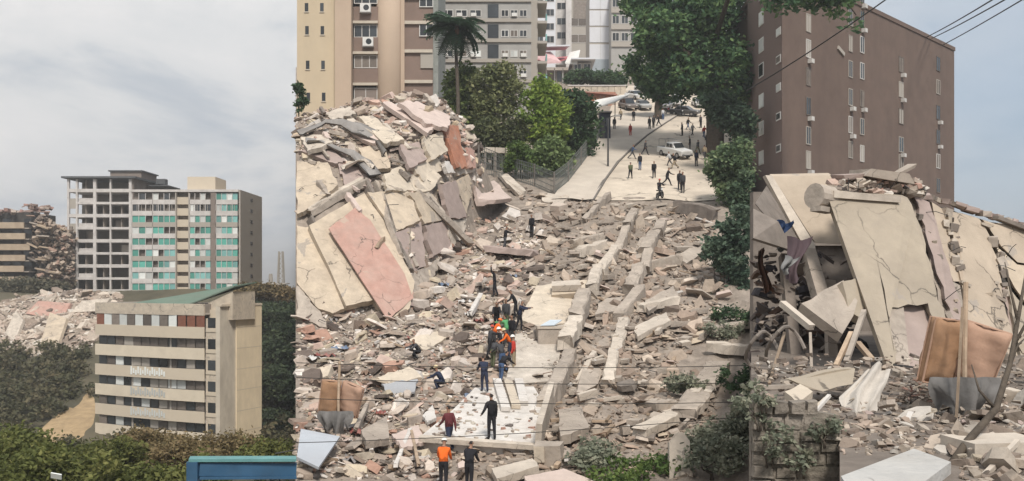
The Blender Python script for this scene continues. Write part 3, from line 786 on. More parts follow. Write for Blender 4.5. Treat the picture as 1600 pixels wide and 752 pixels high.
def cream_tower():
    d = 112.0; k = d / F; zb = 10.0
    o = Vector(((464 - CX) * k, d, zb)); H = 40.0
    t = thing('cream_tower', 'tall cream apartment tower with a round column and brown window bays, behind the rubble mound', 'apartment tower', o)
    def X(px): return (px - 464) * k
    def Z(py): return (HY - py) * k - zb
    MB().box(X(464), X(548), 0, 14, -3, H).build('cream_wall', M_tower, t)
    MB().box(X(526), X(551), -1.1, -0.003, -3, H).build('corner_pier', M_tan, t)
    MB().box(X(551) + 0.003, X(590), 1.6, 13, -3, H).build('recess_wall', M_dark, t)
    MB().box(X(620), X(678), 1.0, 13, -3, H).build('brown_wall', M_brown, t)
    MB().box(X(676), X(684), 0.8, 13, -3, H).build('corner_edge', mat('grey corner', (0.25, 0.26, 0.24), bump=0.05), t)
    c = MB(); cx, r = X(606), 21 * k
    c.tube([(cx, 1.5, -3), (cx, 1.5, H)], r, 28); c.build('round_column', M_tan, t, smooth=False)
    for p in t.children[-1].data.polygons: p.use_smooth = len(p.vertices) == 4
    MB().box(X(625), X(631), 0.6, 1.5, -3, H).build('column_edge', M_tan, t)
    for y in (12, 48, 102, 152, -40):
        for px in (479, 503):
            x = X(px + (y - 12) * 0.02); w = MB().box(x - 0.22, x + 0.22, -0.03, 0.02, Z(y + 6), Z(y - 7)); w.build('slit_window', M_glassd, t)
            MB().box(x - 0.3, x + 0.3, -0.09, -0.031, Z(y + 8), Z(y + 6.5)).build('sill', M_rail, t)
    # recessed bays: brown spandrel, sill, window
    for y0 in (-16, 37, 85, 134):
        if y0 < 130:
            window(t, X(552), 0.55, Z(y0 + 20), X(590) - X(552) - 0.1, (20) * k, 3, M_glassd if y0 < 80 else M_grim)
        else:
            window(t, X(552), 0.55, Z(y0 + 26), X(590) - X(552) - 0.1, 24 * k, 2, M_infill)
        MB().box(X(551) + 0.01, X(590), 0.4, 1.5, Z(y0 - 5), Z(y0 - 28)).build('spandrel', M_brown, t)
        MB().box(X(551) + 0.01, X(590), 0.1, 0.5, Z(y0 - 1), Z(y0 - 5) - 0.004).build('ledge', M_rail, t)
    for y0, m in ((-5, M_brown), (35, M_brown), (80, M_brown), (128, M_brown)):
        MB().box(X(631), X(675), 0.7, 0.997, Z(y0), Z(y0 - 5)).build('ledge', M_rail, t)
    for y0, m in ((-12, M_glassd), (34, M_glassd)):
        window(t, X(654), 0.9, Z(y0 + 20), 22 * k, 20 * k, 2, m, fm=M_acwhite)
    window(t, X(656), 0.9, Z(104), 20 * k, 26 * k, 1, M_gwall, fm=M_gwall)
    for px, py, lab in ((571, 13, 'white air conditioner on the spandrel at the top of the brown bay'), (575, 66, 'white air conditioner below the bay window, nearest the mound')):
        a = thing('air_conditioner', lab, 'air conditioner', (o.x + X(px), d + 0.05, (HY - py - 6) * k), group='air conditioners on the cream tower')
        MB().box(-0.65, 0.65, -0.25, 0.33, 0, 1.05).build('casing', M_acwhite, a)
        fn = MB(); fn.tube([(0.12, -0.27, 0.52), (0.12, -0.24, 0.52)], 0.36, 16); fn.build('fan_grille', M_glassd, a)
        MB().box(-0.7, 0.7, -0.3, 0.34, -0.12, -0.01).build('bracket', M_grey, a)
cream_tower()

def grey_block():
    d = 134.0; k = d / F; zb = (HY - 196) * k
    o = Vector(((684 - CX) * k, d, zb)); H = 36
    t = thing('grey_block', 'grey apartment block with a column of dark windows, behind the palm and garden trees', 'apartment building', o)
    W = (830 - 684) * k
    MB().box(0, W, 0, 12, -3, H).build('front_wall', M_gblock, t)
    rd = random.Random(8)
    def Z(py): return (HY - py) * k - zb
    for f in range(-1, 5):
        y = 32 + f * 31.5
        MB().box(0, W + .02, -0.25, -0.003, Z(y + 3), Z(y - 2.5)).build('floor_band', M_gwall, t)
        MB().box((762 - 684) * k, (779 - 684) * k, -0.06, 0.05, Z(y - 4), Z(y - 25)).build('stair_window', M_glassd, t)
        for a, b, n in ((690, 756, 3), (783, 826, 3)):
            for q in range(n):
                px = a + (b - a) * q / n
                m = rd.choice([M_glassd, M_shade, M_grim, M_glassd])
                window(t, (px - 684) * k, -0.02, Z(y - 5.5), (b - a) / n * k * 0.82, 11 * k, 2, m, fm=M_frame if rd.random() < .7 else M_acwhite)
                if rd.random() < 0.4:
                    MB().box((px - 684) * k + 0.2, (px - 684) * k + 1.0, -0.5, -0.02, Z(y - 2) + .3, Z(y - 2) + 0.8).build('air_unit', M_acwhite, t)
    MB().box(W + 0.003, W + 1.0, 1, 11, -3, H).build('side_pier', M_gwall, t)
    for f in range(-1, 4):
        z = Z(32 + f * 31.5)
        MB().box(W + 1.0, W + 2.4, 0.5, 8, z - 0.3, z + 0.1).build('balcony', M_gwall, t)
        MB().box(W + 2.2, W + 2.4, 0.5, 8, z + 0.1, z + 1.1).build('balcony_rail', M_tglass, t)
grey_block()

def block(name, label, px0, px1, yb, d, H, wall, depth=12, rows=(), win=None, pitch=None, m2=None, cols=3, cat='building'):
    k = d / F; o = Vector(((px0 - CX) * k, d, (HY - yb) * k)); W = (px1 - px0) * k
    H = min(H, (HY + 14) * k - o.z)
    t = thing(name, label, cat, o)
    MB().box(0, W, 0, depth, -6, H).build('wall', wall, t)
    for y in rows:
        z = (yb - y) * k
        if m2: MB().box(-0.03, W + 0.03, -0.3, -0.003, z - 1.5, z - 0.35).build('floor_band', m2, t)
        for c in range(cols):
            w = W / cols
            window(t, c * w + 0.12 * w, -0.02, z - 0.2, w * 0.76, (pitch or 14) * k * 0.55, 2, win or M_glassd)
    return t, k, W
block('white_block', 'white apartment block far behind, left of the red canopy', 834, 868, 72, 225, 34, M_wtower, rows=(2, 24, 46, 66), cols=2, pitch=20)
block('pale_block', 'pale narrow tower far behind the red canopy', 868, 886, 66, 240, 30, M_slabw, rows=(14, 38, 60), cols=1, pitch=20)
t, k, W = block('brown_block', 'grey brown tower with a wide dark glazed bay, left of the white tower', 886, 921, 92, 236, 36, M_gwall, rows=(40, 66), cols=1, pitch=24, win=M_grim)
MB().box(0.28 * W, 0.92 * W, -0.1, -0.003, 10.5, 17).build('glazed_bay', M_grim, t)
MB().box(-0.3, 0.2 * W, -0.3, -0.01, -3, 17).build('pier', M_slabw, t)
# white tower with panel joints
def white_tower():
    d = 205.0; k = d / F; zb = (HY - 110) * k
    o = Vector(((921 - CX) * k, d, zb)); W = 34 * k; H = 18
    t = thing('white_tower', 'blank white panelled tower beside the office block at the top of the street', 'tower', o)
    MB().box(0, W, 0.1, 10, -8, H).build('core', M_gwall, t)
    MB().box(-0.1, W + .1, -0.15, 0.097, -8, 17 * k).build('base', mat('blue grey base', (0.33, 0.37, 0.40), var=0.08, bump=0.05), t)
    for i in range(5):
        z0 = (17 + i * 26) * k + (0.1 if i else 0); 
        for j in range(2): MB().box(j * W / 2 + 0.02 + (0.0), (j + 1) * W / 2 - 0.04, 0.0, 0.097, z0, z0 + 26 * k - 0.35).build('wall_panel', M_wtower, t)
white_tower()
block('office_block', 'grey office block with rows of paired dark windows, behind the big tree', 955, 1040, 100, 200, 34, M_gblock, rows=(10, 36, 63), cols=6, pitch=24, m2=M_gwall)

# red and white canopies, sheds, red brick roof
def canopies():
    M_redroof = mat('red canopy', (0.42, 0.13, 0.14), var=0.2, scale=0.6, dirt=0.3, dirt_col=(0.5, 0.4, 0.38), bump=0.1)
    d = 178.0; k = d / F
    zb = (HY - 128) * k
    t = thing('market_canopy', 'red and white roofed market hall behind the garden trees', 'market hall', ((830 - CX) * k, d, zb))
    W = 78 * k
    MB().box(0, W, 1, 10, -4, 20 * k).build('wall', M_gwall, t)
    for i in range(6):
        MB().box((i * 13 + 2) * k, (i * 13 + 9) * k, 0.9, 0.998, 2 * k, 18 * k).build('opening', M_glassd if i % 2 else M_inside, t)
        MB().box((i * 13 + 10) * k, (i * 13 + 11.5) * k, 0.4, 0.9, -1, 22 * k).build('post', M_acwhite, t)
    MB().prism([(-.5, -1, 30 * k), (40 * k, -1.5, 27 * k), (72 * k, -1, 38 * k), (70 * k, 10, 58 * k), (0, 10, 52 * k)], (0, 0, 0.3)).build('red_roof', M_redroof, t)
    MB().prism([(-.4, -1.8, 41 * k), (22 * k, -2.2, 24 * k), (46 * k, -2.2, 25 * k), (30 * k, -0.2, 45 * k)], (0, 0, 0.25)).build('pale_roof', mat('pink canopy', (0.62, 0.42, 0.42), var=0.15, bump=0.05), t)
    MB().prism([(52 * k, -2.2, 24 * k), (70 * k, -2.4, 22 * k), (76 * k, -1, 46 * k), (60 * k, 0, 44 * k)], (0, 0, 0.25)).build('white_roof', M_acwhite, t)
    MB().prism([(4 * k, -2.0, 50 * k), (60 * k, -2.0, 52 * k), (56 * k, 6, 62 * k), (8 * k, 6, 60 * k)], (0, 0, 0.25)).build('upper_roof', M_wtower, t)
    t2, k2, W2 = block('low_annexe', 'low grey annexe with a pale sheet roof, left of the white tower', 895, 925, 128, 176, 30 * 176 / F, M_gwall, rows=(108,), cols=2, pitch=18)
    MB().box(-.4, W2 + .6, -1.5, 9, 32 * k, 32 * k + 0.3).build('roof', M_wtower, t2)
    # long wall with hedge, red brick building
    d3 = 160.0; k3 = d3 / F
    w = thing('garden_wall', 'long low pale wall below the hedge at the top of the street', 'wall', ((888 - CX) * k3, d3, (HY - 150) * k3))
    for i in range(10): MB().box(i * 9.0 * k3 + 0.05, (i + 1) * 9.0 * k3, 0, 0.5, -3, 15 * k3 + (i % 2) * 0.02).build('wall_panel', M_cream2, w)
    MB().box(-.1, 90 * k3 + .1, -0.1, 0.6, 15.0 * k3 + 0.03, 17 * k3).build('coping', M_slabw, w)
    d4 = 146.0; k4 = d4 / F
    b = thing('brick_house', 'low red brick shop under a pale sheet roof, beside the garden trees', 'shop', ((896 - CX) * k4, d4, (HY - 178) * k4))
    MB().box(0, 66 * k4, 0, 8, -4, 34 * k4).build('wall', M_red, b)
    MB().prism([(-.3, -.6, 34 * k4), (68 * k4, -.6, 28 * k4), (68 * k4, 8, 40 * k4), (-.3, 8, 44 * k4)], (0, 0, 0.2)).build('roof', mat('rusty red roof', (0.36, 0.16, 0.12), var=0.3, scale=0.6, dirt=0.5, dirt_col=(0.5, 0.42, 0.36)), b)
    for i in range(3): MB().box((i * 18 + 8) * k4, (i * 18 + 18) * k4, -0.05, -0.003, 1, 20 * k4).build('shutter', M_grim, b)
canopies()
rd = random.Random(3)
for i, (px, y) in enumerate([(905, 124), (928, 122), (950, 123), (972, 128)]):
    d = 163; b = P(px, y + 12, d)
    shrub('hedge_bush', ['clipped hedge bush at the left end above the pale wall', 'hedge bush above the pale wall, second from the left', 'hedge bush above the pale wall below the white tower', 'hedge bush at the right end of the pale wall'][i], 'bush', b, 5.0, 2.6, 1400, 0.3, GR_DARK, 120 + i, group='hedge above the pale wall')

# ---------------------------------------------------------------- street
M_road = mat('pale street', (0.55, 0.475, 0.385), var=0.2, scale=0.6, dirt=0.75, dirt_col=(0.36, 0.305, 0.25), bump=0.25, stain_scale=0.16, crack=0.12)
M_kerb = mat('dark kerb', (0.15, 0.135, 0.12), var=0.2, bump=0.2)
def street():
    ds = np.arange(82.0, 176, 2.0)
    lf = itp([82, 88, 95, 107, 125, 150, 176], [858, 884, 905, 928, 944, 958, 985])
    rt = itp([82, 95, 107, 125, 150, 176], [1128, 1140, 1150, 1160, 1168, 1165])
    v, f = [], []; n = 13
    for d in ds:
        for k in range(n):
            px = lf(d) + (rt(d) - lf(d)) * k / (n - 1)
            z = max(ground(px, d), 0) + 0.12 + (0.12 if False else 0)
            v.append(((px - CX) / F * d, d, z))
    for i in range(len(ds) - 1):
        for k in range(n - 1): f.append((i * n + k, i * n + k + 1, (i + 1) * n + k + 1, (i + 1) * n + k))
    me = bpy.data.meshes.new('street'); me.from_pydata(v, [], f); me.materials.append(M_road); me.update()
    o = bpy.data.objects.new('street', me); COL.objects.link(o); structure(o)
    # kerb line between pavement and carriageway; pavement as a raised slab left of it
    pts = [(926, 316), (946, 282), (966, 255), (985, 236), (1010, 214), (1040, 194), (1062, 180)]
    pp = []
    for px, py in pts:
        d = hit(px, py, 80); pp.append(P(px, py, d) + Vector((0, 0, 0.14)))
    mb = MB()
    for a, b in zip(pp[:-1], pp[1:]):
        mb.beam(a, b, 0.32, 0.26)
    structure(mb.build('kerb', M_kerb))  # dark grey carries the shade line along the street in its colour
    vs, fs = [], []
    lfp = [(862, 316), (884, 284), (905, 258), (922, 236), (934, 214), (946, 194), (956, 180)]
    for (p2, (px, py)) in zip(pp, lfp):
        for q in range(5):
            a = Vector(((px - CX) / F * p2.y, p2.y, 0)); c = a.lerp(p2, q / 4)
            vs.append((c.x, c.y, ground(CX + c.x / c.y * F, c.y) + 0.26))
    for i in range(len(pp) - 1):
        for q in range(4): fs.append((i * 5 + q, i * 5 + q + 1, (i + 1) * 5 + q + 1, (i + 1) * 5 + q))
    o = MB().add(vs, fs).build('pavement', mat('pavement', (0.5, 0.44, 0.37), var=0.12, scale=0.5, dirt=0.35, dirt_col=(0.33, 0.28, 0.24), bump=0.2)); structure(o)
street()

# fence along the garden
def garden_fence():
    M_mesh = mat('fence mesh', (0.13, 0.14, 0.13), var=0.2, bump=0.1)
    pts = [(748, 262), (790, 274), (835, 288), (866, 302), (888, 284), (908, 258), (924, 236), (936, 214)]
    pos = []
    for px, py in pts:
        d = hit(px, py + 4, 78); pos.append(P(px, py, d))
    t = thing('garden_fence', 'dark wire mesh fence on posts in front of the garden trees', 'fence', pos[0], world=True)
    for i, (a, b) in enumerate(zip(pos[:-1], pos[1:])):
        h = 2.0
        MB().beam(a - Vector((0, 0, .8)), a + Vector((0, 0, h)), 0.14, 0.14, up=Vector((0, 1, 0))).build('post', M_kerb, t)
        m = MB(); n = 16
        for k in range(1, n):
            c = a.lerp(b, k / n); m.beam(c + Vector((0, 0, -.4)), c + Vector((0, 0, h - .1)), 0.05, 0.05, up=Vector((0, 1, 0)))
        for z in (0.1, 0.6, 1.1, 1.6, 1.95): m.beam(a + Vector((0, 0, z)), b + Vector((0, 0, z)), 0.05, 0.05)
        m.build('mesh_panel', M_mesh, t)
    w = thing('garden_wall', 'pale broken parapet wall among the garden trees beside the mound', 'wall', P(740, 240, 92), world=True)
    for k in range(6):
        a, b = P(742 + k * 16, 234 + k * 0.5, 92 + k * .4), P(757 + k * 16, 234.5 + k * 0.5, 92 + k * .4)
        MB().beam(a, b, 0.3, 0.55).build('coping', M_conc_pale, w)
        MB().beam(a - Vector((0, 0, .3)), a - Vector((0, 0, 3.4)), 0.3, 0.3, up=Vector((0, 1, 0))).build('pier', M_conc_dark, w)
garden_fence()

# garden trees
def at(px, py, d): return P(px, py, d)
def bl(px, py, r, d, base, rz=None):
    p = P(px, py, d) - base; rr = r / F * d
    return (p.x, p.y, p.z, rr, rr * 0.9, (rz or r) / F * d)
def ptree(name, label, px, d, blobs, n, size, cols, seed, **kw):
    base = Vector(((px - CX) / F * d, d, ground(px, d)))
    return tree(name, label, 'tree', base, [bl(*b[:3], d + (b[4] if len(b) > 4 else 0), base, b[3] if len(b) > 3 else None) for b in blobs], n, size, cols, seed, **kw)
gtr = 'garden trees beside the rubble mound'
ptree('garden_tree', 'dark green slender tree below the palm, left end of the garden', 718, 104, [(715, 140, 18, 30), (728, 120, 15, 18), (735, 175, 16, 30), (712, 175, 14, 26)], 5200, 0.26, [(0.03, 0.05, 0.02), (0.06, 0.09, 0.033), (0.11, 0.145, 0.055)], 201, trunk_r=0.15, group=gtr)
ptree('garden_tree', 'feathery grey green tree in the middle of the garden', 775, 102, [(765, 130, 24, 26), (790, 118, 20, 22), (775, 165, 26, 26), (752, 165, 16, 26), (800, 150, 14, 30)], 6000, 0.24, [(0.045, 0.06, 0.03), (0.085, 0.105, 0.05), (0.14, 0.155, 0.085)], 202, trunk_r=0.15, group=gtr)
ptree('garden_tree', 'bright yellow green tree standing tallest at the garden corner', 850, 98, [(848, 150, 26, 24), (862, 175, 26, 22), (835, 178, 22, 22), (868, 198, 22, 18), (846, 205, 26, 20), (852, 128, 12, 12)], 7600, 0.24, GR_LIGHT, 203, trunk_r=0.16, group=gtr)
ptree('garden_tree', 'dark leafy tree at the street side of the garden', 905, 104, [(898, 170, 26, 26), (915, 190, 20, 30), (890, 205, 22, 24), (912, 225, 16, 22), (885, 150, 16, 12)], 7600, 0.25, GR_DARK, 204, trunk_r=0.18, group=gtr)
ptree('garden_tree', 'drooping pale green tree low beside the garden fence', 858, 93, [(862, 238, 20, 22), (842, 245, 18, 20), (876, 250, 16, 18), (860, 262, 16, 12)], 5600, 0.22, [(0.04, 0.065, 0.03), (0.075, 0.115, 0.05), (0.12, 0.165, 0.08)], 205, trunk_r=0.1, droop=0.6, group=gtr)
ptree('garden_tree', 'shaded dark tree in the gap between mound and garden', 768, 97, [(765, 205, 20, 20), (785, 215, 22, 20), (806, 205, 16, 24), (755, 235, 12, 14), (790, 243, 20, 14)], 5200, 0.25, [(0.03, 0.042, 0.024), (0.055, 0.07, 0.036), (0.09, 0.105, 0.055)], 206, trunk_r=0.15, group=gtr)
ptree('garden_tree', 'small olive bush tree in front of the garden wall', 815, 92, [(812, 240, 16, 16), (826, 252, 14, 14), (800, 256, 14, 10)], 3000, 0.22, GR_MID, 207, trunk_r=0.09, group=gtr)
ptree('garden_tree', 'small dark sprig of a tree at the left end of the mound', 470, 88, [(468, 150, 8, 12), (472, 165, 6, 9), (467, 138, 5, 7)], 900, 0.2, GR_DARK, 208, trunk_r=0.1, group=gtr)

# palm
def palm():
    d = 100.0; base = Vector(((712 - CX) / F * d, d, ground(712, d)))
    top = P(713, 42, d + 1) - base
    t = thing('palm_tree', 'tall fan palm with a dark drooping crown in front of the grey block', 'palm tree', base)
    tr = MB(); pts = [Vector((0, 0, -.3)).lerp(top, q / 8) + Vector((0.25 * math.sin(q * 0.5), 0, 0)) for q in range(9)]
    pts[-1] = top; tr.tube(pts, [0.26 - 0.012 * q for q in range(9)], 10); tr.build('trunk', M_bark, t, smooth=True)
    rng = np.random.default_rng(12); rd = random.Random(12)
    ms = []
    for var in range(3):                                    # a frond: stalk and a fan of leaflets
        vs, cs = [], []
        L = 3.5
        for q in range(26):
            s = q / 25; x = L * s; z = 0.55 * math.sin(s * 2.2) - 1.6 * s * s
            for sg in (-1, 1):
                ln = 1.1 * math.sin(math.pi * (0.12 + 0.86 * s)) + 0.12
                a = np.array([x, 0, z]); b = a + np.array([0.35 * ln, sg * ln, -0.25 * ln - 0.3 * rd.random()])
                w = np.array([0.13, 0, 0.03])
                vs += [a - w * .4, a + w, b + w * .3, b - w * .2]
                c = np.array([0.035, 0.065, 0.038]) * (0.7 + 0.9 * rd.random()); cs += [c] * 4
        ms.append(quads_mesh('frond', np.array(vs), np.array(cs), M_leaf))
    for q in range(34):
        o = inst('frond', ms[q % 3], t, top, (rd.uniform(-.3, .3), rd.uniform(-0.95, 1.05), q * 2.399))
    st = MB(); st.tube([top + Vector((0.1, -0.5, -0.1)), top + Vector((0.15, -0.8, -1.2)), top + Vector((0.1, -0.6, -2.0))], [0.25, 0.3, 0.1], 7)
    st.build('fruit_cluster', mat('dry fruit', (0.12, 0.06, 0.035), var=0.4, scale=5, bump=0.6), t, smooth=True)
palm()

# big street tree, several trunks and limbs over the right end
def big_tree():
    d = 100.0; base = Vector(((1118 - CX) / F * d, d, ground(1118, d)))
    B = [(1010, 100, 32, 26), (1040, 60, 46, 40), (1090, 30, 55, 40), (1140, 40, 40, 45), (1060, 115, 44, 26), (1110, 95, 50, 40), (1150, 110, 26, 50), (1020, 45, 36, 30), (1045, -10, 55, 40), (1120, -20, 55, 30), (1010, 5, 36, 22), (1030, 140, 22, 18), (1090, 140, 36, 22), (1150, 165, 22, 30), (1130, 150, 20, 20), (1165, 70, 14, 40)]
    H = [(1235, -6, 34, 18, -24), (1275, -10, 36, 18, -25), (1318, 4, 24, 18, -25), (1332, 22, 16, 14, -25), (1340, 38, 9, 8, -25), (1215, 2, 14, 10, -23), (1295, -24, 40, 20, -25), (1180, -30, 34, 24, -18)]
    ptree('street_tree', 'huge dark green tree overhanging the parked cars at the top of the street', 1116, 104, [(*b, random.Random(b[0]).uniform(-5, 6)) for b in B] + H, 34000, 0.30, [(0.016, 0.036, 0.022), (0.028, 0.062, 0.034), (0.05, 0.098, 0.046), (0.085, 0.14, 0.06)], 301, trunk_r=0.75, stems=2, trunk_top=9.0, nolimb=len(H), limbs=[[P(1118, 60, 102), P(1150, -40, 95), P(1235, -34, 81), P(1300, -26, 79), P(1338, 24, 79)]])
    ptree('street_tree', 'dark tree with a thick short trunk between the parked cars', 1030, 132, [(1025, 130, 24, 20), (1040, 118, 24, 20), (1012, 118, 18, 18), (1035, 148, 12, 8)], 6000, 0.3, GR_DARK, 302, trunk_r=0.7)
    ptree('street_tree', 'tree with a leaning trunk at the right edge of the street', 1150, 94, [(1150, 185, 24, 20), (1130, 178, 16, 16), (1162, 210, 14, 22), (1120, 160, 18, 18)], 6500, 0.26, [(0.016, 0.03, 0.022), (0.028, 0.05, 0.034), (0.05, 0.08, 0.05)], 303, trunk_r=0.35)
    ptree('street_tree', 'leafy tree leaning over the street from the right, above the rubble edge', 1150, 80, [(1140, 250, 28, 20), (1118, 265, 18, 14), (1155, 275, 20, 20), (1138, 295, 20, 18), (1160, 235, 14, 16), (1150, 320, 16, 16)], 9000, 0.2, [(0.025, 0.045, 0.028), (0.045, 0.075, 0.042), (0.08, 0.12, 0.062), (0.16, 0.2, 0.13)], 304, trunk_r=0.14, stems=2)
    ptree('street_tree', 'loose blue green bush tree at the right edge of the debris', 1140, 62, [(1125, 385, 24, 14), (1155, 372, 20, 26), (1142, 412, 24, 16), (1112, 398, 16, 9), (1158, 440, 14, 26), (1138, 352, 18, 10), (1130, 446, 14, 12), (1160, 335, 12, 14), (1106, 372, 9, 7), (1150, 475, 16, 14), (1120, 462, 10, 7)], 6200, 0.17, [(0.02, 0.04, 0.03), (0.04, 0.068, 0.05), (0.075, 0.11, 0.08)], 305, trunk_r=0.1, stems=2, shell=0.3)
    ptree('street_tree', 'ragged hanging tree between the street tree and the bush tree at the right edge', 1162, 68, [(1160, 318, 14, 18), (1166, 350, 9, 20), (1150, 300, 12, 12), (1164, 280, 9, 18), (1146, 332, 8, 12)], 2600, 0.17, [(0.02, 0.038, 0.026), (0.038, 0.065, 0.042), (0.07, 0.105, 0.065)], 307, trunk_r=0.09, droop=0.5, shell=0.3)
big_tree()
bsh = ['grey green bush on the debris above the dark hollow', 'grey bush at the right end of the debris beside the hollow', 'pale grey bush inside the dark hollow', 'grey leafy bush at the bottom right of the debris field', 'grey bush near the bottom right corner of the debris', 'small bush below the blue green bush tree', 'weeds along the lower debris left of the leaning slab', 'green weeds at the bottom of the debris field', 'sparse weeds between bottom slabs', 'dark bush at the right edge of the hollow', 'pale dusty bush low in the hollow', 'small weed clump by the rounded stone post']
for i, (px, py, d, w, h, n, c) in enumerate([(1085, 600, 45, 2.2, 1.3, 1300, GR_GREY), (1125, 520, 54, 2.2, 1.3, 1100, GR_GREY), (1140, 690, 38, 2.2, 1.6, 1500, GR_GREY), (1120, 752, 34, 2.4, 1.5, 1700, GR_GREY), (1160, 700, 37, 1.4, 2.2, 1300, GR_GREY), (1150, 500, 56, 2.4, 1.3, 1300, GR_DARK), (940, 735, 35, 2.6, 0.6, 750, GR_GREY), (985, 750, 33.5, 3.0, 0.6, 900, GR_MID), (1030, 745, 34, 2.2, 0.6, 700, GR_MID), (1160, 610, 43, 1.6, 2.2, 1400, GR_DARK), (1095, 715, 36, 1.6, 1.0, 900, GR_GREY), (905, 745, 34, 1.8, 0.5, 500, GR_GREY)]):
    z = ground(px, d)
    shrub('bush', bsh[i], 'bush', ((px - CX) / F * d, d, z), w, h, n, 0.10, c, 320 + i, group='bushes along the right of the debris')

# ---------------------------------------------------------------- street furniture and vehicles
def lamp_post():
    d = hit(950, 264, 80); b = P(950, 264, d)
    t = thing('lamp_post', 'thin dark lamp post on the pavement in front of the guard booth', 'lamp post', b)
    h = 78 / F * d
    m = MB(); m.tube([(0, 0, 0), (0.02, 0, h)], [0.11, 0.07], 8); m.build('pole', M_steel, t)
    MB().box(-.2, .2, -.2, .2, 0, .25).build('base', M_kerb, t)
    m = MB(); m.tube([(0.02, 0, h), (0.4, -0.2, h + 0.25), (0.9, -0.4, h + 0.3)], 0.05, 6); m.build('arm', M_steel, t)
    MB().box(0.7, 1.3, -0.55, -0.3, h + 0.2, h + 0.36).build('lamp_head', M_grey, t)
lamp_post()
def guard_booth():
    d = hit(946, 220, 80); b = P(946, 220, d); k = d / F
    t = thing('guard_booth', 'dark blue guard booth at the street side of the garden', 'booth', b)
    M_navy = mat('navy panel', (0.02, 0.024, 0.045), rough=0.5, var=0.2, bump=0.05)
    MB().box(-9 * k, 8 * k, 0, 1.6, -.5, 44 * k).build('wall', M_navy, t)
    MB().box(-10 * k, 10 * k, -.3, 1.8, 44 * k, 46 * k).build('roof', M_grey, t)
    MB().box(-6 * k, -1 * k, -.05, -.003, 2 * k, 30 * k).build('door', M_steel, t)
    MB().box(1 * k, 6 * k, -.05, -.003, 22 * k, 36 * k).build('window', M_glassd, t)
    a = thing('awning', 'white sloping awning sheet between the brick shop and the guard booth', 'awning', P(950, 172, d + 2), world=True)
    MB().prism([P(922, 172, d + 1), P(962, 160, d + 1.5), P(985, 148, d + 7), P(930, 158, d + 6)], (0, 0, 0.15)).build('sheet', M_acwhite, a)
    for px, py in ((924, 172), (961, 160)):
        p = P(px, py, d + 1.2); MB().beam(p, p - Vector((0, 0, 3.4)), 0.1, 0.1, up=Vector((0, 1, 0))).build('post', M_steel, a)
guard_booth()

def wheel_parts(t, x, y, r, w):
    m = MB(); m.tube([(x, y - w / 2, r), (x, y + w / 2, r)], r, 16); wh = m.build('wheel', M_tyre, t)
    s = 1 if y > 0 else -1
    m = MB(); m.tube([(x, y + s * (w / 2 + 0.005), r), (x, y + s * (w / 2 + 0.02), r)], r * 0.55, 12); m.build('rim', M_grey, wh)
M_tyre = mat('tyre rubber', (0.025, 0.025, 0.025), var=0.2, bump=0)
M_carglass = mat('car glass', (0.03, 0.035, 0.04), rough=0.08, var=0.1, bump=0, spec=0.7)
M_lamp = mat('lamp lens', (0.7, 0.7, 0.68), rough=0.2, var=0.05, bump=0)
M_taill = mat('red lens', (0.35, 0.02, 0.02), rough=0.3, var=0.05, bump=0)
def loft(secs, name, m, parent, smooth=False):
    """secs: list of (x, half_width, z0, z1) cross-sections along the car"""
    mb = MB(); vs, fs = [], []
    for x, w, z0, z1 in secs:
        c = min(0.12, w * 0.2)
        vs += [(x, -w, z0), (x, w, z0), (x, w, z1 - c), (x, w - c, z1), (x, -w + c, z1), (x, -w, z1 - c)]
    n = 6
    for i in range(len(secs) - 1):
        for k in range(n): fs.append((i * n + k, (i + 1) * n + k, (i + 1) * n + (k + 1) % n, i * n + (k + 1) % n))
    fs.append(tuple(range(n))); fs.append(tuple((len(secs) - 1) * n + k for k in range(n))[::-1])
    mb.add(vs, fs); return mb.build(name, m, parent)
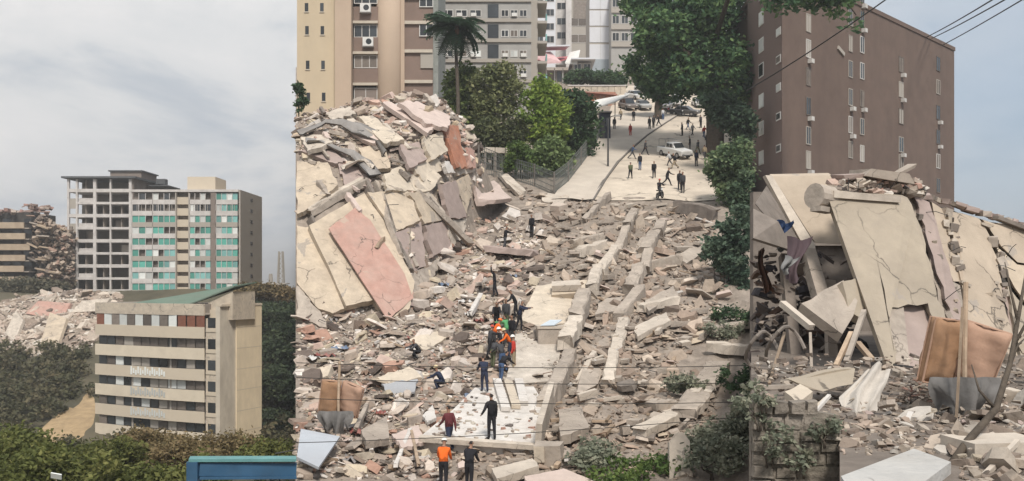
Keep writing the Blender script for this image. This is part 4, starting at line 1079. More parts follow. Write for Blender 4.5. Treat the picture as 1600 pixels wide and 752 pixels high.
def car(name, label, px, py, ang, colr, kind='sedan', group='cars parked at the top of the street', pitch=0.26):
    d = hit(px, py, 80); t = thing(name, label, 'pickup truck' if kind == 'pickup' else 'car', P(px, py, d) + Vector((0, 0, 0.12)), ang, group)
    # follow the slope of the street along the car's length
    s = pitch * math.sin(ang)
    t.rotation_mode = 'XYZ'; t.rotation_euler = (pitch * math.cos(ang), -s, ang)
    M_p = mat('car paint ' + str(colr), colr, rough=0.35, var=0.05, bump=0, spec=0.5, dirt=0.25, dirt_col=(0.4, 0.36, 0.3))
    if kind == 'pickup':
        loft([(2.6, 0.82, 0.5, 0.95), (2.5, 0.9, 0.42, 1.08), (1.1, 0.93, 0.4, 1.2), (0.9, 0.93, 0.4, 1.22), (-2.6, 0.93, 0.45, 1.2), (-2.65, 0.9, 0.5, 1.15)], 'body', M_p, t)
        loft([(1.0, 0.85, 1.22, 1.25), (0.45, 0.78, 1.22, 1.85), (-0.8, 0.78, 1.22, 1.88), (-1.05, 0.82, 1.22, 1.3)], 'cab', M_p, t)
        MB().prism([(1.0, -0.7, 1.27), (1.0, 0.7, 1.27), (0.5, 0.66, 1.8), (0.5, -0.66, 1.8)], (0.03, 0, 0.03)).build('windscreen', M_carglass, t)
        for sy in (-1, 1):
            for x0, x1 in ((-0.75, -0.2), (-0.1, 0.42)):
                MB().box(x0, x1, sy * 0.815 - 0.012, sy * 0.815 + 0.012, 1.3, 1.75).build('side_window', M_carglass, t)
        MB().box(-2.5, -1.15, -0.8, 0.8, 1.2, 1.215).build('cargo_bed', M_steel, t)
        r = MB()
        for sy in (-0.75, 0.75):
            r.beam((-2.5, sy, 2.15), (1.0, sy, 2.15), 0.07, 0.07)
            for x in (-2.45, -1.1): r.beam((x, sy, 1.2), (x, sy, 2.15), 0.06, 0.06, up=Vector((0, 1, 0)))
        for x in (-2.4, -1.6, -0.8, 0.0, 0.8): r.beam((x, -0.75, 2.17), (x, 0.75, 2.17), 0.06, 0.06)
        r.build('ladder_rack', M_grey, t)
        wr, wx = 0.4, (1.65, -1.65)
    else:
        h = 1.75 if kind == 'suv' else 1.42
        loft([(2.2, 0.72, 0.42, 0.72), (2.1, 0.84, 0.32, 0.82), (0.95, 0.87, 0.3, 0.95), (-1.6, 0.87, 0.3, 0.98), (-2.15, 0.84, 0.35, 0.95 if kind == 'sedan' else 1.0), (-2.2, 0.75, 0.45, 0.85)], 'body', M_p, t)
        xr = -1.55 if kind == 'sedan' else -2.05
        loft([(1.05, 0.8, 0.93, 0.97), (0.35, 0.7, 0.93, h), (xr + 0.55, 0.7, 0.93, h), (xr, 0.78, 0.93, 1.0)], 'cabin', M_carglass, t)
        loft([(0.38, 0.68, h - 0.05, h + 0.015), (xr + 0.52, 0.68, h - 0.05, h + 0.015)], 'roof', M_p, t)
        for sy in (-1, 1):
            mb = MB()
            for x in (-0.45, xr + 0.5): mb.beam((x, sy * 0.79, 0.95), (x, sy * 0.7, h), 0.09, 0.06, up=Vector((0, 1, 0)))
            mb.build('pillar', M_p, t)
        wr, wx = 0.33, (1.35, -1.35)
    fx = 2.62 if kind == 'pickup' else 2.18
    for sy in (-0.62, 0.62):
        MB().box(fx - 0.08, fx + 0.03, sy - 0.17, sy + 0.17, 0.68, 0.84).build('headlight', M_lamp, t)
        MB().box(-fx - 0.06, -fx + 0.06, sy - 0.14, sy + 0.14, 0.7, 0.88).build('tail_light', M_taill, t)
    MB().box(fx - 0.12, fx + 0.08, -0.8, 0.8, 0.36, 0.52).build('bumper', M_steel if kind == 'pickup' else M_p, t)
    for x in wx:
        for y in (-0.82, 0.82): wheel_parts(t, x, y, wr, 0.24)
    return t
WHT, SIL, BRN, DRK = (0.66, 0.66, 0.65), (0.42, 0.42, 0.41), (0.17, 0.145, 0.135), (0.05, 0.05, 0.055)
car('pickup_truck', 'white pickup truck with a ladder rack standing in the open street among people', 1054, 247, R(-62), WHT, 'pickup', group=None).scale = (.9, .9, .9)
car('parked_car', 'dull brown car parked nearest the brick shop', 981, 172, R(-75), BRN, 'suv')
car('parked_car', 'silver car parked right of the dull brown car', 1004, 172, R(-80), SIL)
car('parked_car', 'white car parked behind the dull brown car, farthest left', 992, 156, R(-65), WHT)
car('parked_car', 'white car parked in the row behind the silver car, farthest up the street', 1005, 145, R(-70), WHT, 'suv')
car('parked_car', 'white car parked right of the thick tree trunk', 1056, 166, R(-95), WHT, 'suv')
car('parked_car', 'dark car half hidden at the end of the kerb', 1070, 182, R(-30), DRK)
car('parked_car', 'white car behind the tree trunks at the right of the street', 1092, 168, R(-90), WHT)
car('parked_car', 'grey car under the tree, left of the white car by the trunk', 1040, 172, R(-110), (0.2, 0.2, 0.21))

def motorcycle(px, py, ang, label, col):
    d = hit(px, py, 80); t = thing('motorcycle', label, 'motorcycle', P(px, py, d) + Vector((0, 0, 0.13)), ang, 'motorcycles on the street')
    for x in (0.65, -0.65):
        m = MB()
        pts = [(x + 0.27 * math.cos(a), 0, 0.3 + 0.27 * math.sin(a)) for a in [2 * math.pi * q / 14 for q in range(15)]]
        m.tube(pts, 0.06, 6, cap=False); w = m.build('wheel', M_tyre, t)
        m = MB(); m.tube([(x, -0.05, 0.3), (x, 0.05, 0.3)], 0.12, 8); m.build('hub', M_grey, w)
    m = MB(); m.beam((0.65, 0, 0.3), (0.38, 0, 0.95), 0.16, 0.08); m.build('fork', M_steel, t)
    M_p = mat('bike paint ' + str(col), col, rough=0.35, var=0.05, bump=0)
    loft([(0.35, 0.08, 0.7, 0.9), (0.15, 0.15, 0.66, 0.97), (-0.1, 0.12, 0.66, 0.85)], 'fuel_tank', M_p, t)
    loft([(-0.1, 0.12, 0.72, 0.82), (-0.5, 0.14, 0.74, 0.84), (-0.8, 0.08, 0.8, 0.88)], 'seat', M_tyre, t)
    loft([(0.3, 0.1, 0.25, 0.5), (0.0, 0.16, 0.22, 0.62), (-0.4, 0.1, 0.3, 0.6)], 'engine', M_steel, t)
    m = MB(); m.tube([(0.34, -0.36, 1.02), (0.42, 0, 0.98), (0.34, 0.36, 1.02)], 0.022, 6); m.build('handlebar', M_steel, t)
    m = MB(); m.tube([(0.5, 0, 0.82), (0.58, 0, 0.82)], 0.09, 10); m.build('headlight', M_lamp, t)
    return t
motorcycle(1031, 313, R(-80), 'dark motorcycle ridden down the open street toward the debris', (0.04, 0.04, 0.05))
motorcycle(1044, 180, R(-60), 'red motorcycle parked by the kerb end in front of the white car', (0.3, 0.03, 0.03))
motorcycle(1062, 184, R(-50), 'black motorcycle parked beside the dark car', (0.03, 0.03, 0.03))
# ---------------------------------------------------------------- CENTRE: the collapsed building and the debris field
def plate(pix, thick=0.3, m=M_conc, name='wall_slab', lift=0.0, rag=0.0, parent=None, seed=0, d0=28.0, flat=True, depths=None, push=None):
    """a real slab whose visible face has these corners; it lies against the ground that is there"""
    rd = random.Random(seed + int(pix[0][0] * 7 + pix[0][1]))
    if rag:
        q = []
        for (a, b) in zip(pix, pix[1:] + pix[:1]):
            q.append(a)
            n = 6
            for k in range(1, n):
                t = k / n + rd.uniform(-.1, .1); L = math.hypot(b[0] - a[0], b[1] - a[1])
                nx, ny = -(b[1] - a[1]) / (L + 1e-6), (b[0] - a[0]) / (L + 1e-6); o = rd.uniform(-rag, rag)
                q.append((a[0] + (b[0] - a[0]) * t + nx * o, a[1] + (b[1] - a[1]) * t + ny * o))
    else: q = list(pix)
    if depths is None: src = [P(x, y, hit(x, y, d0)) for x, y in pix]
    else: src = [P(x, y, dd) for (x, y), dd in zip(pix, depths)]
    A = np.array([list(p) for p in src]); c = A.mean(0)
    nrm = np.linalg.svd(A - c)[2][2]
    if np.dot(nrm, c) > 0: nrm = -nrm
    c = c + nrm * lift
    pts = []
    for x, y in q:
        r = np.array([(x - CX) / F, 1.0, (HY - y) / F]); den = np.dot(nrm, r)
        t = np.dot(nrm, c) / den if abs(den) > 0.05 else c[1]
        t = min(max(t, c[1] - 7), c[1] + 7)
        pts.append(Vector(r * t))
    mb = MB(); mb.prism(pts, Vector(-nrm) * thick)
    return mb.build(name, m, parent)

M_mauve = mat('mauve plaster', (0.36, 0.285, 0.255), var=0.2, dirt=0.5, dirt_col=(0.28, 0.23, 0.2), bump=0.25)
M_sheet = mat('grey sheet', (0.27, 0.255, 0.24), var=0.25, dirt=0.4, bump=0.3)
M_palepink = mat('pale pink plaster', (0.54, 0.44, 0.39), var=0.15, dirt=0.4, dirt_col=(0.4, 0.32, 0.28), bump=0.25)

def facade():
    t = thing('collapsed_building', 'collapsed block, a mound of tilted cream and pink wall slabs below the cream tower', 'collapsed building', G(600, 480), world=True)
    Q = lambda pix, m, th=0.35, lift=0.35, rag=1.0, name='wall_slab': plate(pix, th, m, name, lift + .15, rag, t)
    Q([(464, 252), (512, 254), (528, 288), (484, 326), (464, 334)], M_cream, lift=.5, rag=1.5)
    Q([(483, 352), (570, 302), (600, 345), (648, 440), (640, 482), (606, 500), (585, 468), (541, 478)], M_cream, lift=.55, th=.5)
    Q([(514, 357), (556, 324), (580, 346), (645, 448), (646, 466), (606, 500)], M_pink, lift=.66, th=.08, name='pink_panel')
    Q([(464, 352), (483, 356), (538, 482), (520, 490), (497, 482), (464, 442)], M_cream, lift=.3, rag=1.0)
    Q([(464, 446), (500, 486), (512, 512), (464, 500)], M_conc, lift=.2, rag=3)
    Q([(574, 300), (640, 300), (657, 344), (618, 362)], M_cream, lift=.55, rag=1.5)
    Q([(618, 364), (658, 346), (666, 416), (628, 432)], M_mauve, lift=.4, rag=2)
    Q([(600, 272), (656, 248), (690, 276), (672, 298), (604, 298)], M_cream2, lift=.6, rag=2)
    Q([(690, 288), (712, 282), (729, 340), (702, 342)], M_mauve, lift=.5, rag=2)
    Q([(712, 284), (732, 272), (738, 300), (730, 335)], M_cream, lift=.35, rag=2)
    Q([(560, 182), (584, 182), (632, 218), (600, 224)], M_cream2, lift=.7, rag=1.5)
    Q([(598, 160), (608, 158), (678, 200), (668, 208)], M_palepink, lift=.8, rag=1)
    Q([(622, 160), (650, 158), (704, 182), (700, 200), (664, 192)], M_palepink, lift=.7, rag=2)
    Q([(640, 150), (690, 152), (712, 166), (700, 178), (650, 160)], M_conc_pale, lift=.7, rag=1.5)
    Q([(661, 212), (690, 206), (700, 236), (674, 250)], M_cream2, lift=.8, rag=2)
    Q([(690, 190), (716, 196), (730, 262), (714, 262)], M_red, lift=.6, rag=2.5, name='brick_wall')
    Q([(700, 174), (716, 180), (712, 196), (692, 190)], M_pink, lift=.6, rag=2)
    Q([(694, 252), (702, 252), (712, 270), (700, 270)], M_white, lift=.9, name='white_board')
    Q([(625, 226), (655, 222), (668, 248), (640, 262)], M_mauve, lift=.5, rag=2)
    Q([(544, 206), (572, 200), (600, 216), (582, 224)], M_palepink, lift=.6, rag=2)
    Q([(470, 214), (500, 206), (520, 222), (480, 236)], M_conc_pale, lift=.4, rag=2)
    Q([(528, 190), (552, 184), (560, 200), (536, 206)], M_conc_pale, lift=.5, rag=2)
    Q([(730, 230), (742, 236), (744, 262), (734, 262)], M_pink, lift=.4, rag=2)
    Q([(560, 230), (602, 226), (610, 262), (572, 268)], M_cream, rag=2)
    Q([(528, 256), (566, 262), (584, 292), (540, 292)], M_mauve, lift=.3, rag=2)
    Q([(640, 256), (676, 238), (696, 262), (662, 284)], M_cream2, lift=.35, rag=2)
    Q([(640, 300), (672, 300), (700, 342), (664, 350)], M_cream, lift=.3, rag=2)
    Q([(664, 352), (702, 345), (712, 384), (676, 402)], M_mauve, lift=.3, rag=2)
    Q([(700, 344), (730, 342), (724, 372), (706, 384)], M_conc_pale, lift=.3, rag=2)
    Q([(634, 432), (668, 418), (690, 400), (680, 430), (650, 462)], M_conc, lift=.25, rag=2)
    Q([(700, 224), (738, 240), (742, 268), (716, 274)], M_conc_pale, lift=.2, rag=2)
    Q([(508, 176), (545, 166), (556, 178), (520, 188)], M_conc_pale, lift=.4, rag=2)
    Q([(575, 158), (600, 152), (618, 166), (590, 176)], M_mauve, lift=.4, rag=2)
    Q([(466, 236), (520, 232), (540, 252), (520, 254)], M_mauve, lift=.3, rag=2)
    Q([(600, 300), (618, 364), (640, 420), (610, 350)], M_conc, lift=.2, rag=2)
    # long ledges and beams lying across the facade
    def bm(a, b, w, h, m, up=0.55, name='beam'):
        A, B = G(*a, up), G(*b, up); MB().rough_beam(A, B, w, h, int(a[0] * 3 + a[1])).build(name, m, t)
    bm((482, 342), (568, 292), 0.6, 0.5, M_conc_pale); bm((484, 350), (572, 300), 0.35, 0.5, M_conc, .7)
    bm((568, 296), (640, 440), 0.35, 0.9, M_conc_dark, .5); bm((585, 298), (648, 432), 0.3, 0.6, M_conc, .6)
    bm((484, 352), (541, 484), 0.25, 0.8, M_conc_dark, .4)
    bm((648, 300), (690, 350), 0.6, 0.5, M_conc_pale, .7); bm((652, 312), (735, 392), 0.5, 0.4, M_conc, .6)
    bm((588, 412), (600, 396), 0.25, 0.3, M_timber, 1.0)
    bm((600, 210), (640, 250), 0.4, 0.4, M_conc_pale, .7); bm((560, 214), (606, 238), 0.5, 0.4, M_conc_pale, .8)
    rd = random.Random(77)
    for k in range(26):
        px, py = rd.uniform(480, 730), rd.uniform(160, 330); L = rd.uniform(10, 34); a = rd.uniform(0.2, 1.1)
        x2, y2 = px + L * math.cos(a), py + L * math.sin(a)
        if x2 > 735: continue
        bm((px, py), (x2, y2), rd.uniform(.2, .5), rd.uniform(.15, .4), rd.choice([M_conc, M_conc_pale, M_palepink, M_conc_dark]), rd.uniform(.5, 1.0))
    # bent roof sheets along the ridge and the limp grey layer hanging over the slabs
    def sheet(pts, w, m, name, up, th=0.12):
        c = [G(x, y, up) for x, y in pts]; mb = MB(); vs = []
        for i, p in enumerate(c):
            tg = (c[min(i + 1, len(c) - 1)] - c[max(0, i - 1)]).normalized()
            s = Vector((0.25, -0.8, -0.55)); s = (s - tg * s.dot(tg)).normalized()
            n = tg.cross(s)
            ww = w * (0.8 + 0.4 * math.sin(i * 1.7))
            for e in (0, 1):
                for j in range(4): vs.append(p + s * ww * (j / 3 - 0.3) + n * (0.25 * math.sin(j * 1.3 + i)) - n * th * e)
        fs = []
        for i in range(len(c) - 1):
            for e in (0, 4):
                for j in range(3): fs.append((i * 8 + e + j, i * 8 + e + j + 1, (i + 1) * 8 + e + j + 1, (i + 1) * 8 + e + j))
            fs.append((i * 8, i * 8 + 4, (i + 1) * 8 + 4, (i + 1) * 8)); fs.append((i * 8 + 3, i * 8 + 7, (i + 1) * 8 + 7, (i + 1) * 8 + 3))
        mb.add(vs, fs); return mb.build(name, m, t, smooth=True)
    sheet([(618, 146), (640, 141), (662, 142), (684, 150), (704, 163), (722, 182), (736, 205), (743, 228)], 1.5, M_conc_pale, 'bent_roof_sheet', .9, .2)
    sheet([(468, 226), (490, 216), (512, 208), (536, 210), (560, 218), (580, 228), (594, 246), (600, 264)], 1.2, M_sheet, 'limp_sheet', .9)
    sheet([(478, 236), (505, 236), (530, 250), (552, 258), (572, 272), (586, 292)], 1.1, M_sheet, 'limp_sheet', .8)
    sheet([(535, 282), (552, 272), (570, 272), (584, 284)], 0.7, M_conc_pale, 'limp_sheet', .9)
    rd = random.Random(88)
    for k in range(34):
        px, py = rd.uniform(470, 735), rd.uniform(190, 430)
        if not poly_in([(463, 190), (600, 150), (690, 156), (742, 230), (735, 330), (690, 395), (640, 440), (463, 440)], px, py): continue
        p = G(px, py, .55); m = MB(); v = Vector((rd.uniform(-1, 1), rd.uniform(-.7, -.2), rd.uniform(-.2, .7)))
        m.tube([p, p + v * .6, p + v * 1.1 + Vector((rd.uniform(-.4, .4), 0, -.3))], .025, 5); m.build('steel_bar', M_steel, t)
facade()

field = [(463, 505), (610, 500), (645, 470), (690, 395), (728, 350), (745, 285), (770, 290), (890, 312), (1000, 320), (1112, 334), (1140, 420), (1120, 520), (1068, 560), (1050, 590), (1125, 600), (1060, 690), (930, 705), (870, 752), (463, 752)]
mound_poly = [(463, 180), (520, 170), (580, 152), (640, 142), (690, 150), (725, 182), (745, 230), (760, 275), (735, 340), (690, 400), (645, 470), (600, 350), (560, 300), (463, 335)]
clear = [[(800, 524), (846, 514), (886, 508), (868, 592), (788, 600)], [(716, 690), (738, 610), (835, 606), (856, 640), (840, 708)], [(845, 440), (905, 436), (900, 505), (825, 520)], [(905, 450), (930, 440), (905, 560), (870, 640), (840, 690), (880, 560)]]
# chunk shapes shared by the loose pieces
def chunk_protos():
    out = []
    rd = random.Random(5)
    for k in range(10):
        mb = MB(); n = rd.randint(4, 6)
        th = rd.uniform(.12, .3) if k < 6 else rd.uniform(.4, .7)
        poly = []
        for q in range(n):
            a = 2 * math.pi * q / n + rd.uniform(-.35, .35); r = rd.uniform(.7, 1.1)
            poly.append((r * math.cos(a) * (1.0 if k % 2 else 1.3), r * math.sin(a) * 0.8, rd.uniform(-.05, .05)))
        top = [(x * rd.uniform(.85, 1), y * rd.uniform(.85, 1), z + th) for x, y, z in poly]
        vs = poly + top
        fs = [tuple(range(n))[::-1], tuple(range(n, 2 * n))] + [(i, (i + 1) % n, n + (i + 1) % n, n + i) for i in range(n)]
        me = bpy.data.meshes.new('chunk'); me.from_pydata(vs, [], fs)
        me.materials.append(None); out.append(me)
    return out
PROTO = chunk_protos()
def set_mat(o, m):
    o.material_slots[0].link = 'OBJECT'; o.material_slots[0].material = m
def scatter_slabs():
    rd = random.Random(17); n = 0
    mats = [M_conc, M_conc_pale, M_chunk, M_chunk, M_chunk, M_cream, M_palepink, M_mauve, M_conc_dark, M_chunk]
    while n < 285:
        if n < 50: px, py = rd.uniform(463, 765), rd.uniform(145, 262); ok = poly_in(mound_poly, px, py)
        else: px, py = rd.uniform(463, 1140), rd.uniform(290, 752); ok = poly_in(field, px, py)
        if not ok or any(poly_in(c, px, py) for c in clear): continue
        d = hit(px, py); k = d / F
        s = rd.uniform(6, 14) * k * (1.8 if rd.random() < 0.15 else 1)
        if py < 400: s *= 0.8
        p = P(px, py, d) + Vector((0, 0, rd.uniform(0.0, 0.35)))
        o = inst('broken_slab', rd.choice(PROTO), None, p, (rd.uniform(-.45, .45), rd.uniform(-.4, .4), rd.uniform(0, 6.28)), (s, s, s * rd.uniform(.45, .8)))
        m = rd.choice(mats); set_mat(o, m); nm = {M_conc: 'grey', M_conc_pale: 'pale', M_chunk: 'dusty brown', M_cream: 'cream painted', M_palepink: 'pale pink', M_mauve: 'mauve plastered', M_conc_dark: 'dark grey'}[m]
        tag(o, 'irregular %s piece of broken slab lying in the central debris' % nm, 'rubble', nm + ' slab pieces in the debris'); n += 1
scatter_slabs()
def scatter_planks():
    rd = random.Random(23); n = 0
    me = MB().box(-.5, .5, -.5, .5, -.5, .5); m0 = bpy.data.meshes.new('plank'); m0.from_pydata(me.v, [], me.f); m0.materials.append(None)
    while n < 190:
        px, py = (rd.uniform(463, 1120), rd.uniform(300, 752)) if n < 100 else (rd.uniform(850, 1120), rd.uniform(325, 690))
        if not poly_in(field, px, py) or any(poly_in(c, px, py) for c in clear): continue
        d = hit(px, py); k = d / F; n += 1
        L = rd.uniform(10, 34) * k
        o = inst('plank', m0, None, P(px, py, d) + Vector((0, 0, .3)), (rd.uniform(-.25, .25), rd.uniform(-.4, .4), rd.choice([rd.uniform(0, 3.14), 1.15 + rd.uniform(-.25, .25)])), (L, rd.uniform(.1, .22) * (1 if n < 101 else 2.6), rd.uniform(.06, .16) * (1 if n < 101 else 2.2)))
        if n > 100: o.rotation_euler = (rd.uniform(-.2, .2), rd.uniform(-.25, .1), rd.choice([1.15, 1.15, .35]) + rd.uniform(-.2, .2))
        q = rd.choice([0, 0, 1, 2, 3]) if n < 101 else rd.choice([1, 1, 2]); set_mat(o, (M_timber, M_conc, M_conc_pale, M_white)[q])
        o.name = ('plank', 'concrete_strip', 'concrete_strip', 'plaster_strip')[q]
        tag(o, ('loose splintered brown plank lying among the debris', 'loose grey concrete strip lying among the debris', 'loose pale concrete strip lying among the debris', 'loose white plaster strip lying among the debris')[q], ('plank', 'strip', 'strip', 'strip')[q], ('brown planks in the debris', 'grey concrete strips in the debris', 'pale concrete strips in the debris', 'white plaster strips in the debris')[q])
scatter_planks()
def chunk_cloud(name, label, P_, S_, T_, SL, K_, seed, sides=6):
    """thousands of irregular broken plates: position, size, thickness, ground slope, albedo"""
    rng = np.random.default_rng(seed); n = len(P_)
    P_, S_, T_, SL, K_ = map(np.array, (P_, S_, T_, SL, K_))
    ang = (np.arange(6) * math.pi / 3)[None] + rng.uniform(-.42, .42, (n, 6)); rad = rng.uniform(.55, 1.15, (n, 6))
    asp = rng.uniform(.35, 1.0, (n, 1)); wob = rng.uniform(-.1, .1, (n, 6))
    bx, by = rad * np.cos(ang), rad * np.sin(ang) * asp
    V = np.zeros((n, 12, 3)); V[:, :6, 0], V[:, :6, 1] = bx, by; V[:, 6:, 0] = bx * rng.uniform(.8, 1, (n, 6)); V[:, 6:, 1] = by * rng.uniform(.8, 1, (n, 6))
    V[:, :6, 2] = -.5 * T_[:, None] + wob * .5 * T_[:, None]; V[:, 6:, 2] = .5 * T_[:, None] + wob * T_[:, None]
    V *= S_[:, None, None]
    tx = SL + rng.normal(0, .33, n); ty = rng.normal(0, .33, n); tz = rng.uniform(0, 6.28, n)
    def rot(a, i, j):
        M = np.zeros((n, 3, 3)); M[:, 0, 0] = M[:, 1, 1] = M[:, 2, 2] = 1
        M[:, i, i] = np.cos(a); M[:, j, j] = np.cos(a); M[:, i, j] = -np.sin(a); M[:, j, i] = np.sin(a); return M
    M = rot(tx, 1, 2) @ rot(ty, 2, 0) @ rot(tz, 0, 1)
    V = np.einsum('nij,nkj->nki', M, V) + P_[:, None, :]
    q = [(0, 3, 2, 1), (0, 5, 4, 3), (6, 7, 8, 9), (6, 9, 10, 11)] + [(i, (i + 1) % 6, 6 + (i + 1) % 6, 6 + i) for i in range(6)]
    Fq = (np.array(q)[None] + (np.arange(n) * 12)[:, None, None]).reshape(-1); nf = n * 10; nv = n * 12
    me = bpy.data.meshes.new(name)
    me.vertices.add(nv); me.loops.add(nf * 4); me.polygons.add(nf)
    me.vertices.foreach_set('co', V.astype(np.float32).ravel()); me.loops.foreach_set('vertex_index', Fq.astype(np.int32))
    me.polygons.foreach_set('loop_start', np.arange(0, nf * 4, 4, dtype=np.int32)); me.polygons.foreach_set('loop_total', np.full(nf, 4, dtype=np.int32))
    at = me.color_attributes.new('Col', 'FLOAT_COLOR', 'POINT')
    at.data.foreach_set('color', np.hstack([np.repeat(K_, 12, axis=0), np.ones((nv, 1))]).astype(np.float32).ravel())
    me.polygons.foreach_set('use_smooth', np.zeros(nf, dtype=bool))
    me.materials.append(M_rubble); me.update(); me.validate()
    o = bpy.data.objects.new(name, me); COL.objects.link(o); tag(o, label, 'rubble', kind='stuff'); return o
PAL_L = [(0.53, 0.47, 0.41), (0.46, 0.395, 0.335), (0.50, 0.39, 0.335), (0.62, 0.57, 0.52), (0.40, 0.335, 0.28), (0.56, 0.50, 0.41), (0.28, 0.22, 0.18), (0.13, 0.105, 0.09), (0.47, 0.41, 0.36), (0.42, 0.27, 0.21), (0.66, 0.63, 0.59), (0.5, 0.44, 0.34)]
PAL_R = [(0.38, 0.315, 0.255), (0.43, 0.36, 0.295), (0.32, 0.255, 0.205), (0.48, 0.415, 0.345), (0.27, 0.215, 0.175), (0.40, 0.315, 0.255), (0.18, 0.145, 0.12), (0.35, 0.295, 0.24)]
PAL_M = PAL_L + [(0.55, 0.44, 0.39), (0.5, 0.36, 0.3), (0.52, 0.43, 0.31)]
def rubble_stuff():
    rd = random.Random(6)
    def region(name, label, n, poly, box, smin, smax, pal, seed, power=.55, flat=.75):
        A = [[], [], [], [], []]; k = 0
        while k < n:
            px, py = rd.uniform(*box[:2]), rd.uniform(*box[2:])
            if not poly_in(poly, px, py): continue
            inclear = any(poly_in(c, px, py) for c in clear)
            if inclear and seed != 5 and rd.random() < 0.95: continue
            d = hit(px, py); s = min(smax, smin * (1 - rd.random()) ** -power) * d / F
            if inclear: s = min(s, 4 * d / F)
            sl = (ground(px, d + .6, False) - ground(px, d - .6, False)) / 1.2
            A[0].append(((px - CX) / F * d, d, ground(px, d) + rd.uniform(-.1, .12) + s * .1)); A[1].append(s)
            A[2].append(rd.uniform(.08, .24) if rd.random() < flat else rd.uniform(.3, .7)); A[3].append(math.atan(max(-1.1, min(1.1, sl))))
            A[4].append(np.array(rd.choice(pal)) * rd.uniform(.68, 1.08) * np.array([1.0, .965, .94])); k += 1
        chunk_cloud(name, label, *A, seed)
    upper = [(463, 180), (520, 170), (580, 152), (640, 142), (690, 150), (725, 182), (746, 230), (742, 268), (700, 250), (640, 236), (590, 240), (540, 262), (463, 246)]
    left = [(463, 500), (690, 395), (740, 350), (840, 330), (850, 430), (800, 520), (740, 610), (690, 752), (463, 752)]
    right = [(770, 290), (890, 312), (1000, 320), (1112, 334), (1140, 420), (1120, 520), (1068, 560), (1050, 590), (1125, 590), (1120, 640), (1090, 752), (690, 752), (740, 610), (800, 520), (850, 430), (840, 330)]
    region('rubble', 'mixed pale broken masonry covering the left half of the debris field', 7200, left, (463, 850, 330, 752), 2.3, 24, PAL_L, 1)
    region('rubble', 'dusty brown broken masonry covering the right half of the debris field', 5200, right, (690, 1140, 290, 752), 2.3, 22, PAL_R, 2)
    region('rubble', 'broken masonry lying over the tilted walls of the mound', 2600, upper, (463, 760, 142, 470), 2.2, 17, PAL_M, 3)
    region('rubble', 'crumbs of masonry on the pale slab beside the tank', 260, clear[0], (785, 890, 505, 604), 1.5, 6, PAL_L, 5)
    region('rubble', 'crumbs of masonry caught on the leaning walls of the mound', 1000, mound_poly, (463, 760, 230, 470), 1.6, 9, PAL_M, 4)
rubble_stuff()
def heap_debris():
    rd = random.Random(9); A = [[], [], [], [], []]
    while len(A[0]) < 5200:
        px, py = rd.uniform(-30, 190), rd.uniform(452, 556)
        if not poly_in(heap_poly, px, py): continue
        d = hit(px, py, 120); s = min(2.0, .30 * (1 - rd.random()) ** -.55)
        A[0].append((P(px, py, d) + Vector((0, 0, rd.uniform(-.1, .5))))[:]); A[1].append(s); A[2].append(rd.uniform(.08, .35)); A[3].append(.3)
        A[4].append(np.array(rd.choice(PAL_R + [(.5, .43, .36), (.46, .37, .31), (.55, .5, .44)])) * rd.uniform(.85, 1.15))
    o = chunk_cloud('debris', 'fine broken masonry of the far left heap', *A, 91)
    w = HEAP[0].location; o.parent = HEAP[0]; o.matrix_parent_inverse = Matrix.Translation(-Vector(w)); del o['category']
heap_debris()
def loose_bits():
    rd = random.Random(57)
    for k in range(46):                                   # bent reinforcing bars
        while True:
            px, py = rd.uniform(470, 1110), rd.uniform(170, 740)
            if poly_in(field, px, py) or poly_in(mound_poly, px, py): break
        p = G(px, py); L = rd.uniform(.7, 2.0); a = rd.uniform(0, 6.28); v = Vector((math.cos(a), math.sin(a) * .5, rd.uniform(.1, .8)))
        m = MB(); m.tube([p - v * .2, p + v * L * .4, p + v * L * .75 + Vector((rd.uniform(-.3, .3), 0, -.05)), p + v * L + Vector((rd.uniform(-.6, .6), rd.uniform(-.3, .3), -.35))], .022, 5)
        o = m.build('steel_bar', M_steel if k % 2 else M_rust); tag(o, ('thin bent rusty reinforcing bar sticking out of the debris', 'thin bent dark reinforcing bar sticking out of the debris')[k % 2], 'steel bar', ('rusty bars in the debris', 'dark bars in the debris')[k % 2])
    cols = [('white', (.6, .59, .57)), ('dull blue', (.12, .18, .28)), ('dark red', (.25, .07, .06)), ('grey', (.22, .21, .21)), ('brown', (.2, .13, .09))]
    for k in range(30):
        while True:
            px, py = rd.uniform(470, 860), rd.uniform(400, 740)
            if poly_in(field, px, py) and not any(poly_in(c, px, py) for c in clear): break
        p = G(px, py, .18); w = rd.uniform(.4, 1.1); n = 7; vs, fs = [], []; ph = rd.uniform(0, 6); a = rd.uniform(0, 3.1)
        for i in range(n):
            for j in range(n):
                u, v = (i / 6 - .5) * w, (j / 6 - .5) * w * .7
                vs.append(p + Vector((u * math.cos(a) - v * math.sin(a), u * math.sin(a) + v * math.cos(a), .14 * math.sin(i * 1.9 + ph) * math.cos(j * 1.4 + ph) + .08 * math.sin(i * j * .5))))
        for i in range(n - 1):
            for j in range(n - 1): fs.append((i * n + j, (i + 1) * n + j, (i + 1) * n + j + 1, i * n + j + 1))
        nm, c = cols[k % 5] if k % 5 else cols[0]
        o = MB().add(vs, fs).build('cloth_scrap', mat(nm + ' scrap', c, var=.25, scale=3, dirt=.5, dirt_col=(.35, .3, .26), bump=.3), smooth=True); tag(o, 'crumpled dusty %s cloth scrap lying among the left debris' % nm, 'cloth', nm + ' cloth scraps in the debris')
M_rust = mat('rusty steel', (0.14, 0.075, 0.045), var=.3, bump=.1)
loose_bits()

